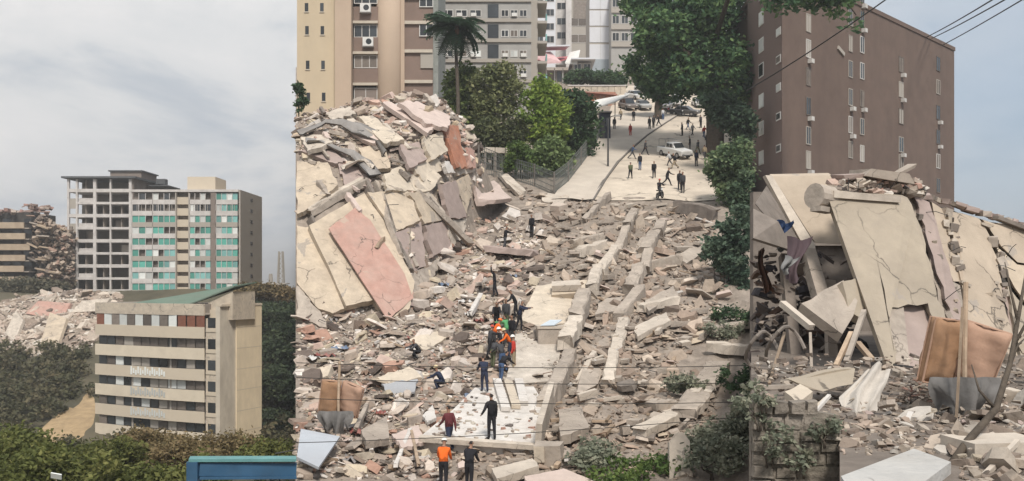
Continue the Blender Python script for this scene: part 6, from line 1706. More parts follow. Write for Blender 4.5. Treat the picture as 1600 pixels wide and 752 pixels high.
# street
ST = [(985, 215, 'stand', RED, RED, 'person in red standing on the pavement near the guard booth', 0.95, 20), (990, 192, 'stand', BLACK, BLACK, 'person in black far up the pavement above the one in red', 1, 0),
      (1015, 205, 'stand', BLACK, DGREY, 'person in black at the kerb, left of the pair by the tree trunk', 1.05, 30), (1021, 203, 'stand', DGREY, BLACK, 'person in dark grey at the kerb, middle of the group by the tree trunk', 1.05, -40), (1029, 200, 'walk', BLACK, BLACK, 'person in black at the kerb, right of the group by the tree trunk', 1, 80),
      (988, 251, 'stride', JEANS, DGREY, 'person in blue grey running on the left of the street', 1, -100), (985, 282, 'walk', OLIVE, BLACK, 'person in olive walking nearest the pavement in the lower street', 1, -20),
      (1022, 281, 'walk', BLACK, BLACK, 'person in black walking in the middle of the lower street', 1.02, 170), (1043, 293, 'stride', BLACK, BLACK, 'person in black striding left of the close pair', 1.08, -90),
      (1062, 300, 'stand', BLACK, BLACK, 'left person of the close pair at the lower right of the street', 1.08, 180), (1067, 304, 'stand', DGREY, BLACK, 'right person of the close pair at the lower right of the street', 1.12, 150),
      (1054, 266, 'stride', BLACK, KHAKI, 'person in black just below the pickup truck', 1, 100), (1046, 262, 'walk', WHITEC, DGREY, 'person in a white top in front of the pickup truck', 0.95, 60),
      (1078, 238, 'stand', BLACK, DGREY, 'person in black standing right of the pickup truck', 1, 90), (1090, 243, 'walk', DGREY, OLIVE, 'person in grey right of the one beside the pickup truck', 1, -60), (1105, 232, 'stand', BLACK, BLACK, 'person in black under the leaning tree at the right of the street', 1, 10),
      (1082, 214, 'walk', WHITEC, BLACK, 'person in a white top above the pickup truck', .95, 200), (1095, 202, 'stand', DGREY, BLACK, 'person in dark grey far up the right of the street', 1.05, 40), (1111, 200, 'walk', BLACK, DGREY, 'person in black beside the trunks at the right of the street', 1, -30),
      (1121, 215, 'stand', RED, KHAKI, 'person in red at the right edge of the street by the trunks', 1, 60), (1101, 252, 'walk', KHAKI, DGREY, 'person in khaki beside the tree at the right of the street', 1, 0), (960, 205, 'stand', DGREY, DGREY, 'person in grey beside the guard booth', 1, 0),
      (1036, 190, 'stand', WHITEC, JEANS, 'person in a white top near the parked motorcycles', 1, 30), (1075, 205, 'walk', BLACK, JEANS, 'person in black and jeans walking above the pickup truck', 1, -140), (1066, 214, 'stand', NAVY, BLACK, 'person in navy directly above the pickup truck', 1, 60), (1100, 218, 'stride', RED, JEANS, 'person in red striding right of the pickup truck', 1, -40),
      (1112, 246, 'stand', WHITEC, BLACK, 'person in a white top at the right edge of the lower street', 1, 90), (1008, 244, 'walk', DGREY, BLACK, 'person in grey crossing the kerb in the middle of the street', 1, -70), (970, 190, 'walk', KHAKI, BLACK, 'person in khaki far up the pavement beside the booth', 1, 10), (1088, 262, 'stand', NAVY, DGREY, 'person in navy standing below the leaning tree', 1, 200), (1000, 268, 'stand', BLACK, JEANS, 'person in black and jeans standing left of the middle walker', 1, 150)]
for px, py, pose, a, b, lab, h, ang in ST: person(px, py, h, R(ang), pose, a, b, lab)
d_ = hit(1031, 313, 80)
person(0, 0, 1.0, R(-170), 'ride', BLACK, BLACK, 'rider in black sitting on the dark motorcycle in the street', helmet='red', pt=P(1031, 313, d_) + Vector((-0.05, .05, .13 + .28)))

# ---------------------------------------------------------------- wires across the debris
def wire(name, label, a, b, sag, r=0.02, group=None):
    m = MB(); pts = []
    for q in range(17):
        t = q / 16; p = a.lerp(b, t); pts.append(p - Vector((0, 0, sag * 4 * t * (1 - t))))
    m.tube(pts, r, 6)
    o = m.build(name, M_wire); tag(o, label, 'wire', group); return o
for i, (y0, y1, yr) in enumerate(((567, 575, 571), (590, 604, 598), (622, 626, 628), (692, 700, 650))):
    d = 29.0 - (0.4 * i)
    wire('overhead_wire', ['uppermost dark wire strung across the lower debris field', 'second wire from the top across the lower debris field', 'third wire from the top across the lower debris field', 'lowest wire across the debris field, below the standing man'][i], P(463, y0, d), P(1175, yr, d + 1.5), .12, .013, 'wires across the debris field')
# ---------------------------------------------------------------- RIGHT: brown tower, fallen slabs, stone wall
M_btower = mat('brown tower brick', (0.155, 0.11, 0.088), var=0.16, dirt=0.55, dirt_col=(0.105, 0.075, 0.062), scale=0.5, bump=0.1, stain_scale=0.2, streak=0.85)
M_bside = mat('brown tower lit side', (0.20, 0.147, 0.13), var=0.08, dirt=0.25, dirt_col=(0.17, 0.13, 0.12), scale=0.25, bump=0.05, stain_scale=0.12)  # lighter copy of the tower brown, the side's brighter light in its colour
def brown_tower():
    A = Vector(((1222 - CX) / F * 90, 90, 0)); B = Vector(((1491 - CX) / F * 122, 122, 0)); Cc = Vector(((1168 - CX) / F * 101, 101, 0))
    e1 = (B - A); L = e1.length; ang = math.atan2(e1.y, e1.x)
    zb = 6.0; H = (HY - 80) / F * 122 - zb
    t = thing('brown_tower', 'tall brown apartment tower with columns of small white windows, behind the fallen slabs', 'apartment tower', (A.x, A.y, zb), ang)
    D = 14.0
    Cl = Matrix.Rotation(-ang, 4, 'Z') @ (Cc - A)
    ZB = -9
    MB().prism([(0, 0, ZB), (L, 0, ZB), (L, .5, ZB), (.5, .5, ZB)], (0, 0, H - ZB)).build('front_wall', M_btower, t)
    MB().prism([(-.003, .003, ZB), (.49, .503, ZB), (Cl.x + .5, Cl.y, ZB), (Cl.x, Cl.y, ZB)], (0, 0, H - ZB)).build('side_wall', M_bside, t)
    MB().prism([(.497, .51, ZB), (L, .51, ZB), (L, D, ZB), (Cl.x + 6, D, ZB), (Cl.x + .51, Cl.y, ZB)], (0, 0, H - ZB - .1)).build('core', M_btower, t)
    MB().prism([(0, -.12, H + .003), (L + .1, -.12, H + .003), (L + .1, D, H + .003), (Cl.x + 6, D, H + .003), (Cl.x, Cl.y, H + .003)], (0, 0, .5)).build('parapet', M_btower, t)
    rd = random.Random(12)
    def u_of(px):        # local x where the photograph column meets the front wall
        r = Vector(((px - CX) / F, 1, 0)); n = Vector((-e1.y, e1.x, 0)); k = n.dot(A) / n.dot(r); return ((r * k) - A).length, k
    for px, w, ys in ((1262, 0.8, (-8, 36, 76, 120, 166, 212, 250)), (1328, 0.8, (-14, 27, 68, 108, 152, 195, 234)), (1346, 0.8, (-8, 30, 70, 111, 154, 198, 240)), (1407, 1.1, (101, 140, 182, 226, 254)), (1465, 1.0, (100, 136, 176, 214, 252, 290))):
        x, k = u_of(px)
        for j, y in enumerate(ys):
            z = (HY - y) / F * k - zb; m = rd.choice([M_glassd, M_glassd, M_gwall, M_grim, M_glassd])
            window(t, x - w / 2, -.02, z - .95, w * 1.25, 1.9, 2, m, fm=rd.choice([M_gwall, M_frame, M_grim]))
            if rd.random() < .35:
                MB().box(x - .3 + w * .3, x + .3 + w * .3, -.5, -.03, z - 1.55, z - 1.1).build('air_unit', M_frame, t)
    x, k = u_of(1313); z = (HY - 80) / F * k - zb
    MB().obox((x, -.1, z), (1.6, .15, .4), Euler((0, .35, 0))).build('patch', M_gwall, t)
    for y in (100, 136, 178, 214, 234):
        z = (HY - y) / F * 122 - zb; MB().box(L - .1, L + .45, .3, 1.2, z - .3, z + .15).build('ledge', M_acwhite, t)
    # windows on the left face: local frame along the side
    s0 = Vector((0, 0.003, 0)); s1 = Vector((Cl.x, Cl.y, 0)); sd = (s1 - s0); SL = sd.length; sd.normalize(); rz = math.atan2(-sd.y, -sd.x)
    def side_win(px, ys, w, h):
        r = Vector(((px - CX) / F, 1, 0)); e = Cc - A; n = Vector((-e.y, e.x, 0)); k = n.dot(A) / n.dot(r); dist = ((r * k) - A).length
        for y in ys:
            z = (HY - y) / F * k - zb; c = s0 + sd * dist
            f = MB().box(-w / 2, w / 2, -.08, .06, -h / 2, h / 2).build('window', M_acwhite, t); f.location = (c.x, c.y, z); f.rotation_euler = (0, 0, rz)
            g = MB().box(-w / 2 + .12, w / 2 - .12, -.1, -.081, -h / 2 + .12, h / 2 - .12).build('pane', rd.choice([M_glassd, M_shade, M_grim]), f)
    side_win(1190, (-12, 29, 71, 110, 158, 201, 247), 1.5, 1.5); side_win(1217, (50, 93, 137, 182, 232), 1.3, .8)
brown_tower()

# haunches of the fallen block: every face of it is a real slab
def slab3(name, pts, th, m, parent=None, label=None, cat='slab', rag=0.0, seed=1, away=None):
    pts = [Vector(p) for p in pts]
    n = (pts[1] - pts[0]).cross(pts[2] - pts[0]).normalized()
    if n.dot(pts[0]) > 0: n = -n
    if rag:
        rd = random.Random(seed); q = []
        for a, b in zip(pts, pts[1:] + pts[:1]):
            q.append(a); e = (b - a); s = e.cross(n).normalized()
            k = 4 if e.length > 1.5 else 2
            for j in range(1, k): q.append(a + e * (j / k + rd.uniform(-.08, .08)) + s * rd.uniform(-rag, rag))
        pts = q
    o = MB().prism(pts, (away or -n) * th).build(name, m, parent)
    if label: tag(o, label, cat)
    return o
M_ply = mat('weathered cream wall', (0.37, 0.315, 0.245), var=0.22, scale=0.8, dirt=0.7, dirt_col=(0.28, 0.24, 0.195), bump=0.4, stain_scale=0.6, crack=0.55, peel=0.2)
M_ply2 = mat('warm cream wall', (0.44, 0.365, 0.285), var=0.18, scale=0.8, dirt=0.6, dirt_col=(0.33, 0.27, 0.21), bump=0.4, stain_scale=0.5, crack=0.6, peel=0.25)
def near_wreck():
    t = thing('fallen_wall', 'big cream wall slab of the wrecked house leaning back with a cracked lower part', 'wall slab', P(1400, 600, 17.5), world=True)
    # leaning plane: bottom at d 16.5, top at d 21
    def W(px, y, dd=0.0):
        d = 21.0 - (y - 300) / 300 * 4.3 + (px - 1290) * 0.006 + dd; return P(px, y, d)
    MB().prism([W(1290, 297)] + ragged([W(1352, 306), W(1418, 309), W(1440, 360), W(1462, 450), W(1478, 500), W(1466, 520), W(1450, 474), W(1392, 480), W(1388, 500), W(1404, 588)], .04, .25, 3)[:-3] + [W(1404, 588), W(1398, 604)], (0.05, .42, 0.1)).build('wall_face', M_ply, t)
    MB().prism([W(1384, 484, .32), W(1452, 476, .32), W(1474, 572, .32), W(1418, 594, .32)], (0, .2, .05)).build('blocked_doorway', M_mauve, t)
    MB().prism([W(1384, 482, .08), W(1412, 480, .08), W(1424, 592, .08), W(1404, 598, .08)], (0, .2, .05)).build('door_jamb', M_conc, t)
    MB().beam(W(1300, 304, -.12), W(1404, 312, -.12), .16, .16).build('top_ledge', M_conc_pale, t)
    c = MB(); c.tube([W(1272, 306, .1), W(1296, 311, .3)], .30, 14); c.build('column_stub', M_conc, t)
    MB().beam(W(1274, 326, .15), W(1298, 330, .35), .3, .12).build('stub_ledge', M_conc, t)
    # hairline cracks as open grooves are far too small; a thin dark strip on the face follows the big one
    m = MB(); pp = [(1326, 398), (1344, 404), (1362, 418), (1380, 418), (1400, 432), (1432, 452), (1462, 462)]
    for a, b in zip(pp[:-1], pp[1:]): m.beam(W(*a, -.008), W(*b, -.008), .014, .016)
    m.build('crack', M_dark, t)
    t2 = thing('fallen_wall', 'smooth warm cream slab tilted behind the big slab, at the left of the wreck', 'wall slab', P(1290, 400, 23), world=True)
    def W2(px, y): return P(px, y, 24.5 - (y - 280) / 100 * 1.1)
    MB().prism([W2(1207, 276), W2(1300, 274), W2(1320, 300), W2(1345, 384), W2(1274, 380)], (0, .3, .1)).build('slab', M_ply2, t2)
    MB().prism([W2(1196, 274), W2(1206, 274), W2(1273, 381), W2(1290, 470), W2(1280, 472), W2(1262, 396)], (0.02, .35, 0)).build('edge_strip', M_conc_pale, t2)
    MB().prism([P(1266, 384, 23.6), P(1340, 384, 23.6), P(1356, 470, 22.6), P(1300, 470, 22.6)], (0, .3, 0)).build('under_wall', M_conc_dark, t2)
    # cracked facade beyond, running away to the right
    t3 = thing('cracked_facade', 'long cracked cream facade of the wrecked house running off to the right edge', 'facade', P(1540, 590, 19), world=True)
    def W3(px, y, dd=0.0): return P(px, y, 23.0 - (y - 300) / 290 * 4.6 + (px - 1430) * 0.012 + dd)
    def S(pp, m, dd=0.0, name='wall_piece', th=.35): return MB().prism(ragged([W3(*p, dd) for p in pp], .045, .3, int(pp[0][0])), (0.03, th, .08)).build(name, m, t3)
    S([(1408, 306), (1424, 306), (1440, 316), (1482, 450), (1512, 560), (1500, 600), (1488, 560), (1466, 470), (1446, 380)], M_conc, .15, 'torn_edge')
    S([(1428, 306), (1452, 316), (1474, 392), (1486, 430), (1500, 470), (1512, 520), (1522, 590), (1508, 590), (1486, 500), (1458, 400)], M_mauve, -.1)
    S([(1456, 316), (1478, 330), (1486, 380), (1494, 400), (1500, 440), (1490, 440), (1470, 380)], M_ply2, .05)
    S([(1482, 330), (1530, 342), (1548, 372), (1560, 420), (1568, 470), (1582, 520), (1598, 590), (1526, 592), (1514, 520), (1504, 450), (1492, 384)], M_ply2, -.05)
    S([(1488, 440), (1500, 446), (1504, 470), (1514, 516), (1502, 510)], M_conc, -.02)
    S([(1536, 344), (1600, 360), (1640, 372), (1640, 420), (1590, 410), (1564, 384), (1552, 366)], M_ply2, .05)
    S([(1556, 384), (1590, 414), (1640, 426), (1640, 500), (1608, 480), (1586, 450), (1570, 420)], M_cream, .1)
    S([(1574, 446), (1606, 486), (1640, 506), (1640, 620), (1606, 610), (1592, 540)], M_ply, .05)
    S([(1564, 440), (1578, 448), (1596, 540), (1600, 560), (1590, 556)], M_mauve, .25)
    S([(1400, 300), (1640, 380), (1640, 640), (1420, 640)], M_dark, .55, 'shade_backing', .3)  # near-black sheet behind the pieces, standing in for shade in the gaps
    # ragged top edge and debris lying along it
    rd = random.Random(6)
    for k in range(22):
        x = 1400 + k * 9 + rd.uniform(-4, 4); y = 297 + max(0, x - 1420) * 0.34 * (0.8 if x < 1500 else 0.86)
        MB().obox(W3(x, y + 3, rd.uniform(0, .3)), (rd.uniform(.1, .35), .3, rd.uniform(.05, .14)), Euler((rd.uniform(-.3, .3), rd.uniform(0, .5), rd.uniform(-.4, .4))), None, .2).build('edge_fragment', rd.choice([M_conc, M_conc_pale, M_conc_dark, M_mauve]), t3)
    MB().beam(W3(1556, 340, -.1), W3(1640, 372, -.1), .2, .1).build('roof_edge', M_conc_dark, t3)
    for k in range(16):
        x, y = rd.uniform(1485, 1590), rd.uniform(350, 580)
        MB().obox(W3(x, y, -.12), (rd.uniform(.08, .3), .12, rd.uniform(.03, .08)), Euler((0, rd.uniform(-.3, .5), 0))).build('plaster_flake', rd.choice([M_conc_pale, M_ply2, M_conc]), t3)
    for k in range(46):
        seam = rd.choice([[(1440, 330), (1468, 420), (1492, 520), (1506, 590)], [(1478, 332), (1490, 385), (1502, 440)], [(1550, 372), (1568, 430), (1588, 510), (1600, 570)]])
        i = rd.randrange(len(seam) - 1); u = rd.random(); x = seam[i][0] + (seam[i + 1][0] - seam[i][0]) * u + rd.uniform(-6, 6); y = seam[i][1] + (seam[i + 1][1] - seam[i][1]) * u
        MB().obox(W3(x, y, rd.uniform(-.1, .1)), (rd.uniform(.06, .22), .15, rd.uniform(.06, .3)), Euler((rd.uniform(-.4, .4), rd.uniform(-.4, .4), rd.uniform(-.4, .4))), None, .25).build('plaster_flake', rd.choice([M_conc, M_conc_pale, M_conc_dark, M_ply]), t3)
    # loose slabs on top of the big wall
    for lab, c, s, r, m in (('thick broken slab lying on top edge of the big leaning wall', W(1378, 276, .6), (1.15, .8, .22), (.05, .12, .1), M_conc), ('small broken slab at the left on the top edge of the big leaning wall', W(1325, 276, .7), (.6, .5, .12), (.1, -.1, .3), M_mauve), ('upturned splinter of slab on the top right of the big leaning wall', W(1412, 266, .7), (.55, .3, .08), (.1, -.45, .3), M_conc)):
        o = MB().obox(c, s, Euler(r), None, .18).build('broken_slab', m); tag(o, lab, 'slab')
    rub = MB()
    for k in range(150):
        x = rd.uniform(1296, 1440); rub.obox(W(x, 300 - rd.random() ** 2 * 20 + max(0, x - 1420) * .3, .5 + rd.uniform(0, .5)), (rd.uniform(.05, .4), rd.uniform(.05, .3), rd.uniform(.03, .12)), Euler((rd.uniform(-.5, .5), rd.uniform(-.5, .5), rd.uniform(0, 3))), rd.choice(DEB), .25)
    o = rub.build('rubble', M_rubble, attr=True); tag(o, 'crumbled masonry along the top edge of the big leaning wall', 'rubble', kind='stuff')
    # the torn open room at the left, part of its inner shade put into the colours
    t4 = thing('torn_room', 'dark torn open room under the tilted slabs at the left of the wreck', 'ruined room', P(1240, 600, 19), world=True)
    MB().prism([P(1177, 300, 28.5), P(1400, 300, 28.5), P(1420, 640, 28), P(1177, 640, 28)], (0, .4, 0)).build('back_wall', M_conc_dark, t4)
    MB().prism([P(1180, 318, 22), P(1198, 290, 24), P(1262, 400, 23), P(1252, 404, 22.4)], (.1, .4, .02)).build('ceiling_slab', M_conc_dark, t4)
    MB().prism([P(1177, 326, 21), P(1216, 346, 21), P(1240, 392, 21), P(1177, 372, 20)], (.75, 3, .1)).build('ceiling_slab', M_conc_dark, t4)  # dark concrete chosen to deepen the shade under the slabs by colour
    MB().prism([P(1177, 600, 27.8), P(1410, 600, 27.8), P(1400, 604, 15), P(1178, 604, 15)], (0, 0, -.3)).build('floor', M_conc_dark, t4)
    for a, b, w, m in (((1262, 395, 22), (1292, 500, 20), .3, M_conc), ((1226, 400, 22.5), (1246, 600, 21), .25, M_conc_dark), ((1296, 440, 21.5), (1300, 590, 20.5), .22, M_conc)):
        MB().beam(P(*a), P(*b), w, w, up=Vector((0, 1, 0))).build('post', m, t4)
    A = [[], [], [], [], []]
    for k in range(900):
        px = rd.uniform(1180, 1335); py = rd.uniform(395, 606) if k % 3 else rd.uniform(500, 606); d = rd.uniform(21.5, 27)
        A[0].append(P(px, py, d)[:]); A[1].append(min(.42, .07 * (1 - rd.random()) ** -.6)); A[2].append(rd.uniform(.1, .5)); A[3].append(rd.uniform(-1.2, 1.2)); A[4].append(rd.choice([(.07, .055, .05), (.12, .1, .09), (.05, .045, .05), (.16, .13, .11), (.12, .075, .055), (.24, .2, .17)]))  # palette darkened to put the room's shade into the pieces
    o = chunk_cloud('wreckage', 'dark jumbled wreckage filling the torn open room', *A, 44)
    # cloths hanging in the room
    def drape(name, lab, px, y0, y1, d, w, m, seed):
        mb = MB(); n, r = 9, 7; vs, fs = [], []
        q = random.Random(seed); ph = q.uniform(0, 6)
        for j in range(r):
            v = j / (r - 1); y = y0 + (y1 - y0) * v
            for i in range(n):
                u = i / (n - 1); p = P(px, y, d); vs.append(p + Vector(((u - .5) * w * (1 - .3 * v + .2 * math.sin(v * 5 + ph)) + .1 * math.sin(v * 4 + ph), .1 * math.sin(u * 11 + ph + v * 2), .05 * math.sin(u * 6 + ph))))
        for j in range(r - 1):
            for i in range(n - 1): fs.append((j * n + i, j * n + i + 1, (j + 1) * n + i + 1, (j + 1) * n + i))
        o = mb.add(vs, fs).build(name, m, smooth=True); tag(o, lab, 'cloth')
    drape('cloth', 'dark blue cloth caught under the ceiling of the torn room', 1222, 346, 372, 21.8, .32, mat('blue cloth', (.025, .05, .12), var=.2, bump=.2), 1)
    drape('cloth', 'grey white cloth hanging below the dark blue cloth in the torn room', 1218, 366, 392, 21.7, .24, mat('dull white cloth', (.24, .24, .235), var=.2, bump=.2), 2)
    drape('cloth', 'long mauve cloth hanging in the middle of the torn room', 1244, 372, 440, 19.7, .45, mat('mauve cloth', (.12, .085, .095), var=.3, bump=.2), 3)
    drape('cloth', 'pale bundle hanging at the lower end of the mauve cloth', 1233, 402, 426, 19.4, .26, mat('dull white cloth', (.35, .36, .36)), 4)
    drape('cloth', 'rust coloured cloth hanging at the left edge of the torn room', 1194, 390, 456, 21.9, .22, mat('rust cloth', (.10, .05, .032), var=.3, bump=.2), 5)
    # slab fragments, sticks and the draped white cloth in front of the room
    slab3('slab_fragment', [P(1252, 474, 18.2), P(1318, 438, 19.4), P(1340, 470, 18.8), P(1316, 522, 18.0)], .22, M_conc, None, 'pointed grey slab fragment propped under the big leaning wall', rag=.05)
    slab3('slab_fragment', [P(1316, 440, 19.0), P(1348, 430, 19.4), P(1350, 500, 18.6), P(1326, 486, 18.6)], .2, M_ply, None, 'cream slab fragment standing between the pointed slab and the big wall', rag=.04)
    slab3('slab_fragment', [P(1236, 594, 13.6), P(1288, 582, 14.0), P(1336, 576, 14.4), P(1332, 600, 13.8), P(1286, 612, 13.4)], .12, M_ply, None, 'long flat cream slab lying on top of the stone wall', rag=.03)
    slab3('slab_fragment', [P(1226, 612, 12.8), P(1250, 600, 13.2), P(1270, 612, 12.8), P(1246, 630, 12.3)], .1, M_cream2, None, 'small pale slab chip lying left below the flat cream slab', rag=.03)
    for i, (a, b, w, m, lab) in enumerate([((1176, 606, 13.2), (1238, 604, 13.5), .07, M_conc, 'grey batten lying along the top of the stone wall'), ((1262, 656, 11.9), (1296, 618, 12.2), .05, M_white, 'pale splintered stick leaning on the stone wall'), ((1258, 652, 11.9), (1290, 622, 12.2), .035, M_cream2, 'thin pale stick beside the pale splintered stick'), ((1222, 474, 18), (1268, 512, 17.2), .14, M_conc_pale, 'pale timber sloping down in the torn room'), ((1226, 520, 17), (1202, 600, 15.5), .05, M_timber, 'thin curved rod in front of the torn room'), ((1266, 520, 17), (1268, 574, 16.6), .05, M_conc, 'upright rod in the torn room'), ((1330, 520, 17), (1306, 572, 16.2), .08, M_timber, 'splintered timber leaning against the big wall'), ((1350, 486, 17.5), (1322, 566, 16.2), .09, M_conc, 'grey timber leaning beside the big wall'), ((1340, 536, 17), (1362, 562, 16.4), .1, M_timber, 'short timber at the foot of the big wall'), ((1318, 556, 16.5), (1346, 506, 17.2), .04, M_timber, 'thin lath crossing the leaning timber')]):
        o = MB().beam(P(*a), P(*b), w, w * .8).build('stick', m); tag(o, lab, 'stick')
    hp = MB()
    for (cx, cy, r_) in ((1228, 546, .36), (1192, 548, .3)):
        pts = [P(cx, cy, 16.8) + Vector((r_ * math.cos(a), .25 * math.sin(a * 2), r_ * 1.2 * math.sin(a))) for a in [q * .45 for q in range(13)]]
        o = MB(); o.tube(pts, .035, 6); o = o.build('bent_pipe', M_conc_dark); tag(o, 'bent grey pipe loop %s' % ('right, in front of the torn room' if cx > 1200 else 'at the left edge of the torn room'), 'pipe')
    # white cloth draped from the foot of the wall
    mb = MB(); n, r = 15, 16; vs, fs = [], []
    for j in range(r):
        v = j / (r - 1)
        lx = float(np.interp(v, [0, .35, .7, 1], [1346, 1304, 1318, 1334])); rx_ = float(np.interp(v, [0, .3, .7, 1], [1386, 1382, 1362, 1346]))
        ly = float(np.interp(v, [0, .35, .7, 1], [588, 626, 654, 668])); ry = float(np.interp(v, [0, .3, .7, 1], [580, 604, 648, 670]))
        for i in range(n):
            u = i / (n - 1); x = lx + (rx_ - lx) * u; y = ly + (ry - ly) * u - 16 * math.sin(u * 3.14) * (1 - v)
            d = 14.3 - 2.2 * v; vs.append(P(x, y, d) + Vector((0, -.14 * abs(math.sin(u * 8 + v * 3.5)), 0.05 * math.sin(u * 14 + v * 4))))
    for j in range(r - 1):
        for i in range(n - 1): fs.append((j * n + i, j * n + i + 1, (j + 1) * n + i + 1, (j + 1) * n + i))
    o = mb.add(vs, fs).build('white_cloth', mat('dusty white cloth', (.50, .46, .41), var=.15, scale=3, dirt=.3, bump=.2), smooth=True); tag(o, 'dusty white cloth draped over the debris at the foot of the big wall', 'cloth')
    for k in range(24):
        x, y = rd.choice([(1300 + rd.random() * 130, 300), (1440 + rd.random() * 60, 330 + rd.random() * 220), (1548 + rd.random() * 30, 380 + rd.random() * 160)])
        p = W3(x, y, -.1); v = Vector((rd.uniform(-.4, .4), rd.uniform(-.5, -.1), rd.uniform(-.1, .5)))
        m = MB(); m.tube([p, p + v * .5, p + v * .9 + Vector((rd.uniform(-.15, .15), 0, -.12))], .009, 5); m.build('steel_bar', M_steel, t3)
near_wreck()

def stone_wall():
    M_stone = mat('grey stone block', (0.22, 0.19, 0.16), var=0.4, scale=3, bump=0.9, objvar=0.25, dirt=0.7, dirt_col=(0.13, 0.125, 0.085), stain_scale=1.2)
    t = thing('stone_wall', 'rough stone block retaining wall at the bottom left of the wreck', 'wall', (0, 10.85, -3.3)); t['world'] = 1
    t.location = P(1245, 800, 10.85)
    rd = random.Random(33); k = 10.8 / F
    MB().prism([P(1177, 628, 10.875), P(1312, 650, 10.875), P(1312, 860, 10.875), P(1177, 860, 10.875)], (0, .2, 0)).build('mortar', M_stone, t)
    y = 626; row = 0
    while y < 800:
        h = rd.uniform(17, 29); x = 1177 - rd.uniform(0, 12)
        while x < 1312:
            w = rd.uniform(18, 44); x0, x1 = max(x, 1176), min(x + w, 1313)
            if x1 - x0 > 6 and y + h * .5 > 626 + max(0, (x - 1230)) * 0.30:
                dd = 10.84 + rd.uniform(-.06, .04); b = []
                mb = MB(); c0 = [P(x0 + .5 + rd.uniform(-.5, 3), y + .3 + rd.uniform(-.5, 3.4), dd), P(x1 - .4 - rd.uniform(-.5, 3), y + .3 + rd.uniform(-.5, 3.4), dd), P(x1 - .4 - rd.uniform(0, 1), y + h - .3 - rd.uniform(-.5, 3), dd), P(x0 + .5 + rd.uniform(0, 1), y + h - .3 - rd.uniform(-.5, 3), dd)]
                ctr = sum(c0, Vector()) / 4
                back = [p + Vector((0, .16, 0)) for p in c0]; mid = [p + Vector((0, .05, 0)) for p in c0]; fr = [ctr + (p - ctr) * rd.uniform(.86, .95) for p in c0]
                vs = back + mid + fr; fs = [(8, 9, 10, 11)]
                for q in range(4):
                    q2 = (q + 1) % 4; fs += [(q, q2, 4 + q2, 4 + q), (4 + q, 4 + q2, 8 + q2, 8 + q)]
                mb.add(vs, fs); mb.build('stone_block', M_stone, t)
            x += w
        y += h; row += 1
stone_wall()
for i, (px, py, w, h) in enumerate([(1186, 668, .5, .5), (1206, 726, .6, .5), (1196, 640, .4, .3), (1250, 742, .5, .35), (1290, 694, .5, .35)]):
    shrub('weed', ['grey green weed growing from the upper left of the stone wall', 'grey green weed low on the stone wall', 'small weed on top left of the stone wall', 'small weed at the foot of the stone wall', 'weed at the right end of the stone wall'][i], 'weed', P(px, py, 10.72), w * 8, h * 8, 260, .26, GR_GREY, 500 + i, group='weeds on the stone wall').scale = (.125, .125, .125)

